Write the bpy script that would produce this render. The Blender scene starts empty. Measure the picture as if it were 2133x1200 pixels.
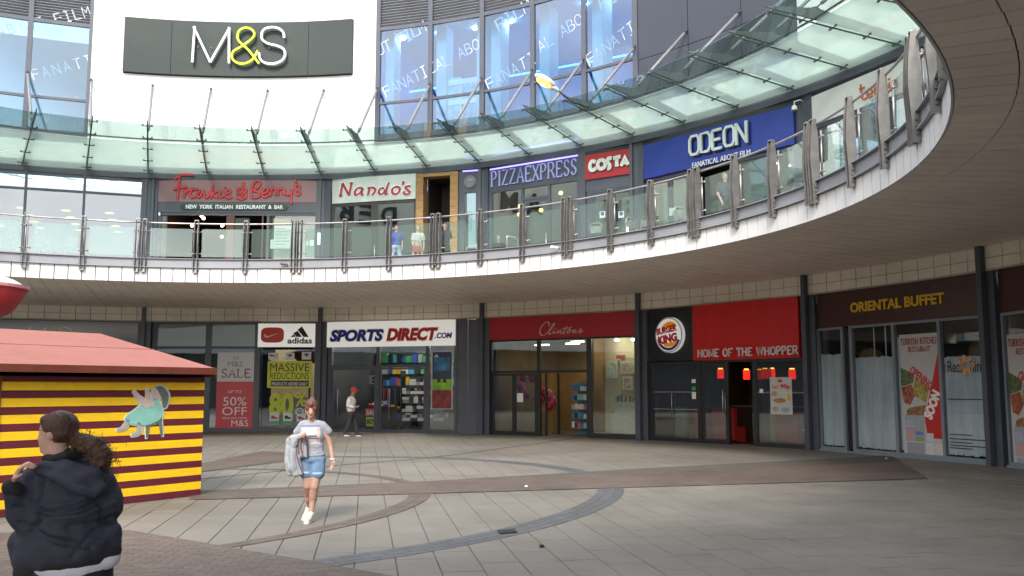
import bpy, bmesh, math, random
from math import sin, cos, pi, radians as R, atan2, hypot, sqrt
from mathutils import Vector, Matrix
random.seed(7)
S = bpy.context.scene
COL = S.collection
# ------------------------------------------------------------------ camera, sky, sun, exposure
TH = math.atan(208 / 1900.0)
cd = bpy.data.cameras.new('camera'); cam = bpy.data.objects.new('camera', cd); COL.objects.link(cam)
cd.sensor_width = 36; cd.lens = 1900 / 2133 * 36; cd.clip_end = 900; cd.clip_start = 0.05
cam.location = (0, 0, 1.7); cam.rotation_euler = (pi / 2 + TH, 0, 0)
S.camera = cam
S.view_settings.view_transform = 'Standard'; S.view_settings.look = 'None'
S.view_settings.exposure = 1.3; S.view_settings.gamma = 1
SUN_EL, SUN_AZ = R(40), R(188)          # azimuth measured clockwise from +Y: behind the camera and to the left
w = bpy.data.worlds.new('World'); S.world = w; w.use_nodes = True
nt = w.node_tree; nt.nodes.clear()
out = nt.nodes.new('ShaderNodeOutputWorld'); bg = nt.nodes.new('ShaderNodeBackground')
sky = nt.nodes.new('ShaderNodeTexSky'); sky.sky_type = 'NISHITA'; sky.sun_disc = False
sky.sun_elevation = SUN_EL; sky.sun_rotation = SUN_AZ; sky.air_density = 1.2; sky.dust_density = 2.5; sky.ozone_density = 1.0
tc = nt.nodes.new('ShaderNodeTexCoord'); nz = nt.nodes.new('ShaderNodeTexNoise')
mp = nt.nodes.new('ShaderNodeMapping'); mp.inputs['Scale'].default_value = (1, 1, 2.2)
nz.inputs['Scale'].default_value = 2.3; nz.inputs['Detail'].default_value = 6; nz.inputs['Roughness'].default_value = .55
cr = nt.nodes.new('ShaderNodeValToRGB'); cr.color_ramp.elements[0].position = .40; cr.color_ramp.elements[1].position = .58
mx = nt.nodes.new('ShaderNodeMixRGB'); mx.inputs[2].default_value = (7.6, 7.7, 8.0, 1)
nt.links.new(tc.outputs['Generated'], mp.inputs[0]); nt.links.new(mp.outputs[0], nz.inputs['Vector'])
nt.links.new(nz.outputs['Fac'], cr.inputs[0]); nt.links.new(cr.outputs[0], mx.inputs[0])
nt.links.new(sky.outputs[0], mx.inputs[1]); nt.links.new(mx.outputs[0], bg.inputs[0])
bg.inputs[1].default_value = 0.15; nt.links.new(bg.outputs[0], out.inputs[0])
ld = bpy.data.lights.new('sun', 'SUN'); ld.energy = 1.5; ld.angle = R(14); ld.color = (1, .95, .88)
sun = bpy.data.objects.new('sun', ld); COL.objects.link(sun)
sd = Vector((sin(SUN_AZ) * cos(SUN_EL), cos(SUN_AZ) * cos(SUN_EL), sin(SUN_EL)))
sun.rotation_euler = sd.to_track_quat('Z', 'Y').to_euler()
S.cycles.max_bounces = 8; S.cycles.transparent_max_bounces = 16; S.cycles.diffuse_bounces = 4; S.cycles.glossy_bounces = 4
S.cycles.caustics_reflective = False; S.cycles.caustics_refractive = False
# ------------------------------------------------------------------ survey helpers (place of a thing seen along a sight line)
FX = 1900.0
EYE = Vector((0, 0, 1.7))
def sight(u, v):
    x = (u - 1066.5) / FX; up = (600 - v) / FX; c, s = cos(TH), sin(TH)
    return Vector((x, c - up * s, s + up * c))
def at_z(u, v, z=0.0):
    d = sight(u, v); return EYE + d * ((z - 1.7) / d.z)
def at_d(u, v, D):
    d = sight(u, v); return EYE + d * (D / d.y)
CC = (-10.53, 14.21); RF = 21.98        # facade circle
C2 = (-7.3, 14.45)                      # balcony edge curve
def redge(a): return 12.73 - .07 * cos(a) + .64 * sin(a) + .58 * cos(2 * a) - .26 * sin(2 * a)
def EP(deg, z, off=0.0):                # point on balcony edge; off > 0 moves towards the open court
    a = R(deg); r = redge(a) - off; return Vector((C2[0] + r * cos(a), C2[1] + r * sin(a), z))
def FP(deg, z, off=0.0):                # point on the facade circle
    a = R(deg); return Vector((CC[0] + (RF - off) * cos(a), CC[1] + (RF - off) * sin(a), z))
def on_cyl(u, v, r=RF):
    d = sight(u, v); ox, oy = -CC[0], -CC[1]
    a = d.x ** 2 + d.y ** 2; b = 2 * (ox * d.x + oy * d.y); c = ox * ox + oy * oy - r * r
    t = (-b + sqrt(b * b - 4 * a * c)) / (2 * a); p = EYE + d * t
    return math.degrees(atan2(p.y - CC[1], p.x - CC[0])), p.z
# ------------------------------------------------------------------ materials
MATS = {}
def mat(name, rgb=(.5, .5, .5), rough=.6, metal=0.0, var=0.0, scale=3.0, bump=0.0, bscale=None, island=0.0, emit=None, es=1.0, spec=.5, stretch=None, grime=0.0):
    if name in MATS: return MATS[name]
    m = bpy.data.materials.new(name); m.use_nodes = True; n = m.node_tree; b = n.nodes['Principled BSDF']
    b.inputs['Base Color'].default_value = (*rgb, 1); b.inputs['Roughness'].default_value = rough; b.inputs['Metallic'].default_value = metal
    b.inputs['Specular IOR Level'].default_value = spec
    L = n.links.new
    src = None
    if var or bump or island or grime:
        t = n.nodes.new('ShaderNodeTexCoord'); g = n.nodes.new('ShaderNodeNewGeometry')
        mp_ = n.nodes.new('ShaderNodeMapping')
        if stretch: mp_.inputs['Scale'].default_value = stretch
        L(g.outputs['Position'], mp_.inputs[0])
        col = n.nodes.new('ShaderNodeRGB'); col.outputs[0].default_value = (*rgb, 1); src = col.outputs[0]
        if var:
            a = n.nodes.new('ShaderNodeTexNoise'); a.inputs['Scale'].default_value = scale; a.inputs['Detail'].default_value = 8; a.inputs['Roughness'].default_value = .65
            L(mp_.outputs[0], a.inputs['Vector'])
            mr = n.nodes.new('ShaderNodeMapRange'); mr.inputs[1].default_value = .3; mr.inputs[2].default_value = .7
            mr.inputs[3].default_value = 1 - var; mr.inputs[4].default_value = 1 + var; L(a.outputs['Fac'], mr.inputs[0])
            vm = n.nodes.new('ShaderNodeVectorMath'); vm.operation = 'SCALE'; L(src, vm.inputs[0]); L(mr.outputs[0], vm.inputs['Scale']); src = vm.outputs[0]
            rr = n.nodes.new('ShaderNodeMapRange'); rr.inputs[3].default_value = max(.03, rough - .1); rr.inputs[4].default_value = min(1, rough + .12)
            L(a.outputs['Fac'], rr.inputs[0]); L(rr.outputs[0], b.inputs['Roughness'])
        if island:
            mr = n.nodes.new('ShaderNodeMapRange'); mr.inputs[3].default_value = 1 - island; mr.inputs[4].default_value = 1 + island
            L(g.outputs['Random Per Island'], mr.inputs[0])
            vm = n.nodes.new('ShaderNodeVectorMath'); vm.operation = 'SCALE'; L(src, vm.inputs[0]); L(mr.outputs[0], vm.inputs['Scale']); src = vm.outputs[0]
        if grime:
            a = n.nodes.new('ShaderNodeTexNoise'); a.inputs['Scale'].default_value = .9; a.inputs['Detail'].default_value = 9; a.inputs['Roughness'].default_value = .7
            L(g.outputs['Position'], a.inputs['Vector'])
            mr = n.nodes.new('ShaderNodeMapRange'); mr.inputs[1].default_value = .48; mr.inputs[2].default_value = .75; mr.inputs[3].default_value = 1; mr.inputs[4].default_value = 1 - grime
            L(a.outputs['Fac'], mr.inputs[0])
            vm = n.nodes.new('ShaderNodeVectorMath'); vm.operation = 'SCALE'; L(src, vm.inputs[0]); L(mr.outputs[0], vm.inputs['Scale']); src = vm.outputs[0]
        L(src, b.inputs['Base Color'])
        if bump:
            a = n.nodes.new('ShaderNodeTexNoise'); a.inputs['Scale'].default_value = bscale or scale * 8; a.inputs['Detail'].default_value = 6
            L(mp_.outputs[0], a.inputs['Vector'])
            bp = n.nodes.new('ShaderNodeBump'); bp.inputs['Strength'].default_value = bump; bp.inputs['Distance'].default_value = .02
            L(a.outputs['Fac'], bp.inputs['Height']); L(bp.outputs[0], b.inputs['Normal'])
    if emit:
        b.inputs['Emission Color'].default_value = (*emit, 1); b.inputs['Emission Strength'].default_value = es
    MATS[name] = m; return m
def glass(name, tint=(.9, .95, .93), f0=.06, f1=1.0, power=4.0, frost=0.0, fcol=(.6, .75, .68), rough=0.0, wobble=0.0):
    if name in MATS: return MATS[name]
    m = bpy.data.materials.new(name); m.use_nodes = True; n = m.node_tree; n.nodes.clear(); L = n.links.new
    o = n.nodes.new('ShaderNodeOutputMaterial'); tr = n.nodes.new('ShaderNodeBsdfTransparent'); tr.inputs[0].default_value = (*tint, 1)
    gl = n.nodes.new('ShaderNodeBsdfAnisotropic'); gl.inputs['Roughness'].default_value = rough; gl.inputs[0].default_value = (.95, .98, 1, 1)
    lw = n.nodes.new('ShaderNodeLayerWeight'); lw.inputs[0].default_value = .5
    pw = n.nodes.new('ShaderNodeMath'); pw.operation = 'POWER'; pw.inputs[1].default_value = power; L(lw.outputs['Facing'], pw.inputs[0])
    ma = n.nodes.new('ShaderNodeMath'); ma.operation = 'MULTIPLY_ADD'; ma.inputs[1].default_value = f1 - f0; ma.inputs[2].default_value = f0; L(pw.outputs[0], ma.inputs[0])
    base = tr.outputs[0]
    if wobble:
        g = n.nodes.new('ShaderNodeNewGeometry'); a = n.nodes.new('ShaderNodeTexNoise'); a.inputs['Scale'].default_value = .55; a.inputs['Detail'].default_value = 1
        L(g.outputs['Position'], a.inputs['Vector']); bp = n.nodes.new('ShaderNodeBump'); bp.inputs['Strength'].default_value = wobble; bp.inputs['Distance'].default_value = .05
        L(a.outputs['Fac'], bp.inputs['Height']); L(bp.outputs[0], gl.inputs['Normal'])
    if frost:
        tl = n.nodes.new('ShaderNodeBsdfTranslucent'); tl.inputs[0].default_value = (*fcol, 1); df = n.nodes.new('ShaderNodeBsdfDiffuse'); df.inputs[0].default_value = (*fcol, 1)
        a1 = n.nodes.new('ShaderNodeMixShader'); a1.inputs[0].default_value = .5; L(tl.outputs[0], a1.inputs[1]); L(df.outputs[0], a1.inputs[2])
        a2 = n.nodes.new('ShaderNodeMixShader'); L(base, a2.inputs[1]); L(a1.outputs[0], a2.inputs[2]); base = a2.outputs[0]
        g = n.nodes.new('ShaderNodeNewGeometry'); a = n.nodes.new('ShaderNodeTexNoise'); a.inputs['Scale'].default_value = 1.4; a.inputs['Detail'].default_value = 8; a.inputs['Roughness'].default_value = .7
        L(g.outputs['Position'], a.inputs['Vector']); mr = n.nodes.new('ShaderNodeMapRange'); mr.inputs[3].default_value = frost * .86; mr.inputs[4].default_value = min(1, frost * 1.14)
        L(a.outputs['Fac'], mr.inputs[0]); L(mr.outputs[0], a2.inputs[0])
    ms = n.nodes.new('ShaderNodeMixShader'); L(ma.outputs[0], ms.inputs[0]); L(base, ms.inputs[1]); L(gl.outputs[0], ms.inputs[2]); L(ms.outputs[0], o.inputs[0])
    MATS[name] = m; return m
def emis(name, rgb, st):
    return mat(name, rgb, .5, emit=rgb, es=st)
slate = mat('slate_frame_paint', (.075, .085, .11), .42, var=.12, scale=1.2, grime=.15)
slate2 = mat('slate_panel_paint', (.088, .098, .125), .5, var=.1, scale=.8, grime=.2)
dark = mat('dark_metal', (.03, .032, .036), .4, var=.1)
black = mat('matt_black', (.012, .012, .014), .6)
steel = mat('brushed_steel', (.42, .41, .40), .36, .75, var=.2, scale=6, grime=.25)
steeld = mat('weathered_bracket_steel', (.17, .165, .16), .5, .3, var=.25, scale=5, grime=.3)
finm = mat('fin_steel', (.075, .088, .095), .6, .0, var=.2, scale=3, grime=.3)
greybeam = mat('grey_channel_paint', (.27, .28, .31), .45, .15, var=.08, scale=1, grime=.12)
whitep = mat('white_fascia_panel', (.64, .64, .64), .38, var=.05, scale=2.2, island=.03, grime=.10, stretch=(1, 1, .3))
render_w = mat('white_render', (.80, .80, .79), .75, var=.05, scale=1.2, grime=.04, bump=.04, bscale=60, stretch=(1, 1, .12))
soffm = mat('taupe_soffit_panel', (.86, .79, .715), .55, var=.06, scale=.6, island=.05, grime=.14)
tilem = mat('cream_bulkhead_tile', (.86, .82, .72), .5, var=.04, scale=1.5, island=.05, grime=.12)
backm = mat('dark_joint', (.05, .045, .04), .8)
white = mat('white_paint', (.8, .8, .8), .5)
offw = mat('off_white_sign', (.80, .80, .78), .45, var=.03, scale=1)
redp = mat('red_gloss_sign', (.52, .012, .016), .38, var=.06, scale=.8)
maroon = mat('dark_maroon_sign', (.055, .016, .012), .3, var=.1)
yellow = mat('bright_yellow_paint', (.88, .55, .012), .5, var=.09, scale=5, grime=.22, stretch=(1, 1, 4), bump=.1, bscale=50)
plum = mat('plum_paint', (.115, .014, .028), .5, var=.08, scale=4, grime=.12)
win = glass('shop_window_glass', (.78, .84, .83), .13, .9, 3.2, wobble=.05)
winu = glass('upper_shop_glass', (.62, .70, .70), .30, .95, 2.6, wobble=.06)
winb = glass('blue_curtain_wall_glass', (.62, .79, .92), .11, .9, 2.8, wobble=.04)
bal_gl = glass('balustrade_glass', (.82, .91, .88), .06, .8, 3.5, frost=.07, fcol=(.7, .85, .8))
can_c = glass('clear_canopy_glass', (.80, .90, .87), .07, .8, 3.0)
can_f = glass('frosted_canopy_glass', (.78, .90, .85), .06, .7, 3.0, frost=.34, fcol=(.84, .95, .90))
mullgl = mat('led_lamp', (1, 1, .95), emit=(1, .95, .8), es=9)
# ------------------------------------------------------------------ mesh building
class MB:
    def __init__(s): s.v = []; s.f = []; s.m = []; s.cur = 0
    def add(s, vs, fs, xf=None):
        k = len(s.v); s.v += [xf(*p) if xf else Vector(p) for p in vs]; s.f += [tuple(i + k for i in f) for f in fs]; s.m += [s.cur] * len(fs); return s
    def box(s, x0, x1, y0, y1, z0, z1, xf=None):
        return s.add([(x0, y0, z0), (x1, y0, z0), (x1, y1, z0), (x0, y1, z0), (x0, y0, z1), (x1, y0, z1), (x1, y1, z1), (x0, y1, z1)],
                     [(0, 3, 2, 1), (4, 5, 6, 7), (0, 1, 5, 4), (1, 2, 6, 5), (2, 3, 7, 6), (3, 0, 4, 7)], xf)
    def prism(s, poly, y0, y1, xf=None):     # poly of (x,z) extruded along y
        n = len(poly)
        return s.add([(x, y0, z) for x, z in poly] + [(x, y1, z) for x, z in poly],
                     [tuple(range(n)), tuple(range(2 * n - 1, n - 1, -1))] + [(i, i + n, (i + 1) % n + n, (i + 1) % n) for i in range(n)], xf)
    def hexa(s, p): # 8 corners, bottom 4 then top 4
        return s.add([tuple(q) for q in p], [(0, 3, 2, 1), (4, 5, 6, 7), (0, 1, 5, 4), (1, 2, 6, 5), (2, 3, 7, 6), (3, 0, 4, 7)])
    def tube(s, pts, r, n=8, r2=None, cap=True):
        pts = [Vector(p) for p in pts]; k = len(s.v); m = len(pts); prev = None
        for i, p in enumerate(pts):
            t = (pts[min(i + 1, m - 1)] - pts[max(i - 1, 0)]).normalized()
            if prev is None:
                a = t.cross(Vector((0, 0, 1))); a = a.normalized() if a.length > .05 else Vector((1, 0, 0))
            else:
                a = (prev - t * prev.dot(t)).normalized()
            prev = a; b = t.cross(a); rr = r if r2 is None else r + (r2 - r) * i / (m - 1)
            for j in range(n):
                q = 2 * pi * j / n; s.v.append(p + a * (cos(q) * rr) + b * (sin(q) * rr))
        fs = [(k + i * n + j, k + i * n + (j + 1) % n, k + (i + 1) * n + (j + 1) % n, k + (i + 1) * n + j) for i in range(m - 1) for j in range(n)]
        if cap: fs += [tuple(k + j for j in range(n - 1, -1, -1)), tuple(k + (m - 1) * n + j for j in range(n))]
        s.f += fs; s.m += [s.cur] * len(fs); return s
    def lathe(s, prof, c=(0, 0, 0), n=16, sx=1, sy=1):
        k = len(s.v)
        for r, z in prof:
            for j in range(n): s.v.append(Vector((c[0] + sx * r * cos(2 * pi * j / n), c[1] + sy * r * sin(2 * pi * j / n), c[2] + z)))
        m = len(prof); fs = [(k + i * n + j, k + i * n + (j + 1) % n, k + (i + 1) * n + (j + 1) % n, k + (i + 1) * n + j) for i in range(m - 1) for j in range(n)]
        fs += [tuple(k + j for j in range(n - 1, -1, -1)), tuple(k + (m - 1) * n + j for j in range(n))]
        s.f += fs; s.m += [s.cur] * len(fs); return s
    def ell(s, c, r, nu=14, nv=9, rot=None):
        k = len(s.v); c = Vector(c)
        for i in range(nv + 1):
            t = pi * i / nv
            for j in range(nu):
                q = Vector((r[0] * sin(t) * cos(2 * pi * j / nu), r[1] * sin(t) * sin(2 * pi * j / nu), r[2] * cos(t)))
                s.v.append(c + (rot @ q if rot else q))
        fs = [(k + i * nu + j, k + (i + 1) * nu + j, k + (i + 1) * nu + (j + 1) % nu, k + i * nu + (j + 1) % nu) for i in range(nv) for j in range(nu)]
        s.f += fs; s.m += [s.cur] * len(fs); return s
    def cap(s, p1, p2, r1, r2, n=12):
        p1 = Vector(p1); p2 = Vector(p2); t = (p2 - p1); L = t.length; t = t / L if L else Vector((0, 0, 1))
        q = t.to_track_quat('Z', 'Y').to_matrix(); k = len(s.v); rings = []
        for i in range(1, 5): a = -pi / 2 + i * pi / 2 / 4.5; rings.append((r1 * cos(a), r1 * sin(a)))
        for i in range(0, 5): a = i * pi / 2 / 4.5; rings.append((r2 * cos(a), L + r2 * sin(a)))
        for rr, z in rings:
            for j in range(n): s.v.append(p1 + q @ Vector((rr * cos(2 * pi * j / n), rr * sin(2 * pi * j / n), z)))
        m = len(rings); fs = [(k + i * n + j, k + i * n + (j + 1) % n, k + (i + 1) * n + (j + 1) % n, k + (i + 1) * n + j) for i in range(m - 1) for j in range(n)]
        fs += [tuple(k + j for j in range(n - 1, -1, -1)), tuple(k + (m - 1) * n + j for j in range(n))]
        s.f += fs; s.m += [s.cur] * len(fs); return s
def link(name, me, parent=None, m=None):
    o = bpy.data.objects.new(name, me); COL.objects.link(o)
    if parent: o.parent = parent
    if m is not None and me is not None:
        me.materials.clear()
        for q in (m if isinstance(m, (list, tuple)) else [m]): me.materials.append(q)
    return o
def top_of(p):
    M = Matrix.Identity(4)
    while p: M = p.matrix_basis @ M; p = p.parent
    return M
def build(name, mb, m, parent=None, smooth=False, local=False):
    """one mesh object; world coordinates unless local"""
    vs = mb.v
    if parent and not local:
        I = top_of(parent).inverted(); vs = [I @ v for v in vs]
    me = bpy.data.meshes.new(name); me.from_pydata([tuple(v) for v in vs], [], mb.f)
    if len(mb.f) < 6000:
        bm = bmesh.new(); bm.from_mesh(me); bmesh.ops.recalc_face_normals(bm, faces=bm.faces); bm.to_mesh(me); bm.free()
    me.update()
    o = link(name, me, parent, m)
    if isinstance(m, (list, tuple)): me.polygons.foreach_set('material_index', mb.m)
    if smooth: me.polygons.foreach_set('use_smooth', [True] * len(me.polygons))
    return o
def tag(o, label=None, cat=None, group=None, kind=None):
    if label: o['label'] = label
    if cat: o['category'] = cat
    if group: o['group'] = group
    if kind: o['kind'] = kind
    return o
def thing(name, label, cat, loc=(0, 0, 0), rz=0.0, group=None):
    o = bpy.data.objects.new(name, None); COL.objects.link(o); o.location = loc; o.rotation_euler = (0, 0, rz)
    o.matrix_basis = Matrix.Translation(loc) @ Matrix.Rotation(rz, 4, 'Z')
    return tag(o, label, cat, group)
# frames: bay planes and arcs. local x = along wall to the viewer's right, y = out towards the court, z = up
class Bay:
    def __init__(s, a0, a1, r=22.1):
        s.o = Vector((CC[0] + r * cos(R(a0)), CC[1] + r * sin(R(a0)), 0)); e = Vector((CC[0] + r * cos(R(a1)), CC[1] + r * sin(R(a1)), 0))
        s.w = (e - s.o).length; s.x = (e - s.o).normalized(); s.y = Vector((s.x.y, -s.x.x, 0))
        s.rz = atan2(s.x.y, s.x.x)
    def P(s, x, y, z): return s.o + s.x * x + s.y * y + Vector((0, 0, z))
    def loc(s, u, v, off=0.0):
        d = sight(u, v); o = s.o + s.y * off; t = (o - EYE).dot(s.y) / d.dot(s.y); p = EYE + d * t
        return (p - s.o).dot(s.x), p.z
    def rect(s, u0, v0, u1, v1, off=0.0):
        x0, z1 = s.loc(u0, v0, off); x1, z0 = s.loc(u1, v1, off); return x0, x1, z0, z1
class Arc:
    def __init__(s, a0, r=RF): s.a0 = a0; s.r = r
    def P(s, x, y, z):
        a = R(s.a0) - x / s.r; return Vector((CC[0] + (s.r - y) * cos(a), CC[1] + (s.r - y) * sin(a), z))
    def loc(s, u, v, off=0.0):
        a, z = on_cyl(u, v, s.r - off); return R(s.a0 - a) * s.r, z
    def rect(s, u0, v0, u1, v1, off=0.0):
        x0, z1 = s.loc(u0, v0, off); x1, z0 = s.loc(u1, v1, off); return x0, x1, z0, z1
class Plane:
    def __init__(s, o, ax): s.o = Vector(o); s.x = Vector(ax).normalized(); s.y = Vector((s.x.y, -s.x.x, 0)); s.rz = atan2(s.x.y, s.x.x)
    P = Bay.P; loc = Bay.loc; rect = Bay.rect
def bbox(mb, F, x0, x1, y0, y1, z0, z1, seg=1):
    for i in range(seg):
        a = x0 + (x1 - x0) * i / seg; b = x0 + (x1 - x0) * (i + 1) / seg
        mb.box(a, b, y0, y1, z0, z1, F.P)
    return mb
def pbox(name, F, r, y0, y1, m, parent, seg=1):
    x0, x1, z0, z1 = r
    return build(name, bbox(MB(), F, x0, x1, y0, y1, z0, z1, seg), m, parent)
# ------------------------------------------------------------------ lettering
_tc = {}
def glyphs(s, bold=0.0, shear=0.0, space=1.0, d=.06, res=3):
    k = (s, bold, shear, space, d, res)
    if k in _tc: return _tc[k]
    c = bpy.data.curves.new('t', 'FONT'); c.body = s; c.size = 1; c.extrude = d / 2; c.offset = bold; c.shear = shear; c.space_character = space; c.resolution_u = res
    o = bpy.data.objects.new('t', c); COL.objects.link(o)
    dg = bpy.context.evaluated_depsgraph_get(); me = bpy.data.meshes.new_from_object(o.evaluated_get(dg))
    vs = [v.co.copy() for v in me.vertices]; fs = [tuple(p.vertices) for p in me.polygons]
    bpy.data.objects.remove(o); bpy.data.curves.remove(c); bpy.data.meshes.remove(me)
    _tc[k] = (vs, fs); return _tc[k]
def text_mb(mb, F, s, r, y0=.0, depth=.01, bold=0.0, shear=0.0, space=1.0, tilt=0.0, res=3):
    """fit string into rect r=(x0,x1,z0,z1); lower-left anchored; tilt rotates in the wall plane"""
    vs, fs = glyphs(s, bold, shear, space, 1.0, res)
    xs = [v.x for v in vs]; ys = [v.y for v in vs]; zs = [v.z for v in vs]; ax, bx_, ay, by = min(xs), max(xs), min(ys), max(ys); az, bz = min(zs), max(zs)
    x0, x1, z0, z1 = r; ct, st = cos(tilt), sin(tilt); sx = (x1 - x0) / (bx_ - ax); sz = (z1 - z0) / (by - ay)
    o = []
    for v in vs:
        x = (v.x - ax) * sx; z = (v.y - ay) * sz; y = y0 + depth * (v.z - az) / (bz - az)
        o.append((x0 + x * ct - z * st, y, z0 + x * st + z * ct))
    mb.add(o, fs, F.P); return mb
def text(name, F, s, r, y0, depth, m, parent, **k):
    return build(name, text_mb(MB(), F, s, r, y0, depth, **k), m, parent)
def cr_spline(p, n=6):
    if len(p) < 3: return p
    q = [p[0]] + list(p) + [p[-1]]; o = []
    for i in range(1, len(q) - 2):
        for j in range(n):
            t = j / n; o.append(tuple(.5 * ((2 * q[i][k]) + (-q[i - 1][k] + q[i + 1][k]) * t + (2 * q[i - 1][k] - 5 * q[i][k] + 4 * q[i + 1][k] - q[i + 2][k]) * t * t + (-q[i - 1][k] + 3 * q[i][k] - 3 * q[i + 1][k] + q[i + 2][k]) * t ** 3) for k in (0, 1)))
    o.append(tuple(p[-1])); return o
def stroke(mb, F, pts, w, y0, y1, smooth=True, nib=None):
    """ribbon of width w following (x,z) points on frame F, with real depth"""
    p = cr_spline(pts) if smooth else pts; L = []; Rr = []
    for i, (x, z) in enumerate(p):
        a = p[max(i - 1, 0)]; b = p[min(i + 1, len(p) - 1)]; dx, dz = b[0] - a[0], b[1] - a[1]; l = hypot(dx, dz) or 1; nx, nz_ = -dz / l, dx / l
        ww = w / 2
        if nib: ww = w / 2 * (nib + (1 - nib) * abs(dx * .45 - dz * .89) / l)
        L.append((x + nx * ww, z + nz_ * ww)); Rr.append((x - nx * ww, z - nz_ * ww))
    n = len(p); vs = [(x, y0, z) for x, z in L] + [(x, y0, z) for x, z in Rr] + [(x, y1, z) for x, z in L] + [(x, y1, z) for x, z in Rr]; fs = []
    for i in range(n - 1):
        fs += [(i, i + 1, n + i + 1, n + i), (2 * n + i, 3 * n + i, 3 * n + i + 1, 2 * n + i + 1), (i, 2 * n + i, 2 * n + i + 1, i + 1), (n + i, n + i + 1, 3 * n + i + 1, 3 * n + i)]
    fs += [(0, n, 3 * n, 2 * n), (n - 1, 3 * n - 1, 4 * n - 1, 2 * n - 1)]
    mb.add(vs, fs, F.P)
def strokes_px(name, F, lines, w, y0, y1, m, parent, nib=None):
    mb = MB()
    for ln in lines:
        sm = True
        if ln and ln[0] == 'L': sm = False; ln = ln[1:]
        stroke(mb, F, [F.loc(u, v, y1) for u, v in ln], w, y0, y1, sm, nib)
    return build(name, mb, m, parent)
def zc_(L, ox, oy, k): return [([('L')] if l[0] == 'L' else []) + [(ox + a / k, oy + b / k) for a, b in (l[1:] if l[0] == 'L' else l)] for l in L]
# simple slab serif capitals as strokes on a 0..1 box (x,y) with width factor
SER = {'P': (.8, [[(0.12, 0), (.12, 1)], [(.12, 1), (.6, 1), (.85, .76), (.6, .5), (.12, .5)]], [(.12, 0), (.12, 1)]),
 'I': (.4, [[(.5, 0), (.5, 1)]], [(.5, 0), (.5, 1)]),
 'Z': (.85, [[(.1, 1), (.9, 1), (.1, 0), (.9, 0)]], []),
 'A': (.95, [[(.08, 0), (.5, 1), (.92, 0)], [(.25, .35), (.75, .35)]], [(.08, 0), (.92, 0)]),
 'E': (.8, [[(.15, 0), (.15, 1)], [(.15, 1), (.88, 1), (.88, .85)], [(.15, .52), (.7, .52)], [(.15, 0), (.9, 0), (.9, .15)]], []),
 'X': (.9, [[(.1, 0), (.9, 1)], [(.1, 1), (.9, 0)]], [(.1, 0), (.9, 0), (.1, 1), (.9, 1)]),
 'R': (.9, [[(.12, 0), (.12, 1)], [(.12, 1), (.6, 1), (.82, .76), (.6, .5), (.12, .5)], [(.5, .5), (.92, 0)]], [(.12, 0), (.12, 1), (.92, 0)]),
 'S': (.75, [[(.85, .8), (.7, .97), (.4, 1), (.18, .8), (.3, .58), (.7, .42), (.84, .2), (.6, 0), (.3, .02), (.13, .2)]], []),
 'H': (1, [[(.15, 0), (.15, 1)], [(.85, 0), (.85, 1)], [(.15, .5), (.85, .5)]], [(.15, 0), (.15, 1), (.85, 0), (.85, 1)]),
 'O': (.95, [[(.5, 1), (.15, .8), (.08, .5), (.15, .2), (.5, 0), (.85, .2), (.92, .5), (.85, .8), (.5, 1)]], []),
 'M': (1.15, [[(.12, 0), (.14, 1), (.5, .1), (.86, 1), (.88, 0)]], [(.12, 0), (.14, 1), (.86, 1), (.88, 0)]),
 'F': (.78, [[(.15, 0), (.15, 1)], [(.15, 1), (.9, 1), (.9, .82)], [(.15, .5), (.7, .5)]], [(.15, 0)]),
 'T': (.85, [[(.5, 0), (.5, 1)], [(.08, .84), (.08, 1), (.92, 1), (.92, .84)]], [(.5, 0)]),
 'W': (1.25, [[(.06, 1), (.28, 0), (.5, .9), (.72, 0), (.94, 1)]], [(.06, 1), (.5, .98), (.94, 1)]),
 'L': (.75, [[(.15, 0), (.15, 1)], [(.15, 0), (.88, 0), (.88, .2)]], [(.15, 1)]),
 'U': (.95, [[(.15, 1), (.15, .3), (.35, .02), (.65, .02), (.85, .3), (.85, 1)]], [(.15, 1), (.85, 1)]),
 'K': (.9, [[(.15, 0), (.15, 1)], [(.85, 1), (.15, .45)], [(.4, .62), (.9, 0)]], [(.15, 0), (.15, 1), (.85, 1), (.9, 0)]),
 'C': (.85, [[(.88, .78), (.6, 1), (.3, .93), (.1, .5), (.3, .07), (.6, 0), (.9, .2)]], []),
 'N': (1, [[(.15, 0), (.15, 1), (.85, 0), (.85, 1)]], [(.15, 0), (.15, 1), (.85, 1)]), ' ': (.55, [], [])}
def serif(name, F, s, r, y0, y1, wd, m, parent, sl=.16, nib=.6, mb=None):
    x0, x1, z0, z1 = r; tot = sum(SER[c][0] for c in s) + .12 * (len(s) - 1); k = (x1 - x0) / tot; h = z1 - z0; x = x0; own = mb is None; mb = mb or MB()
    for c in s:
        w_, ls, ss = SER[c]
        for l in ls: stroke(mb, F, [(x + px * w_ * k, z0 + pz * h) for px, pz in l], wd, y0, y1, c in 'SOCU' or len(l) == 5 and c in 'PR', nib if c not in 'MEFTZ' else None)
        for (px, pz) in ss: stroke(mb, F, [(x + px * w_ * k - sl * k, z0 + pz * h), (x + px * w_ * k + sl * k, z0 + pz * h)], wd * .55, y0, y1, False)
        x += (w_ + .12) * k
    if own: return build(name, mb, m, parent)
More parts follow.
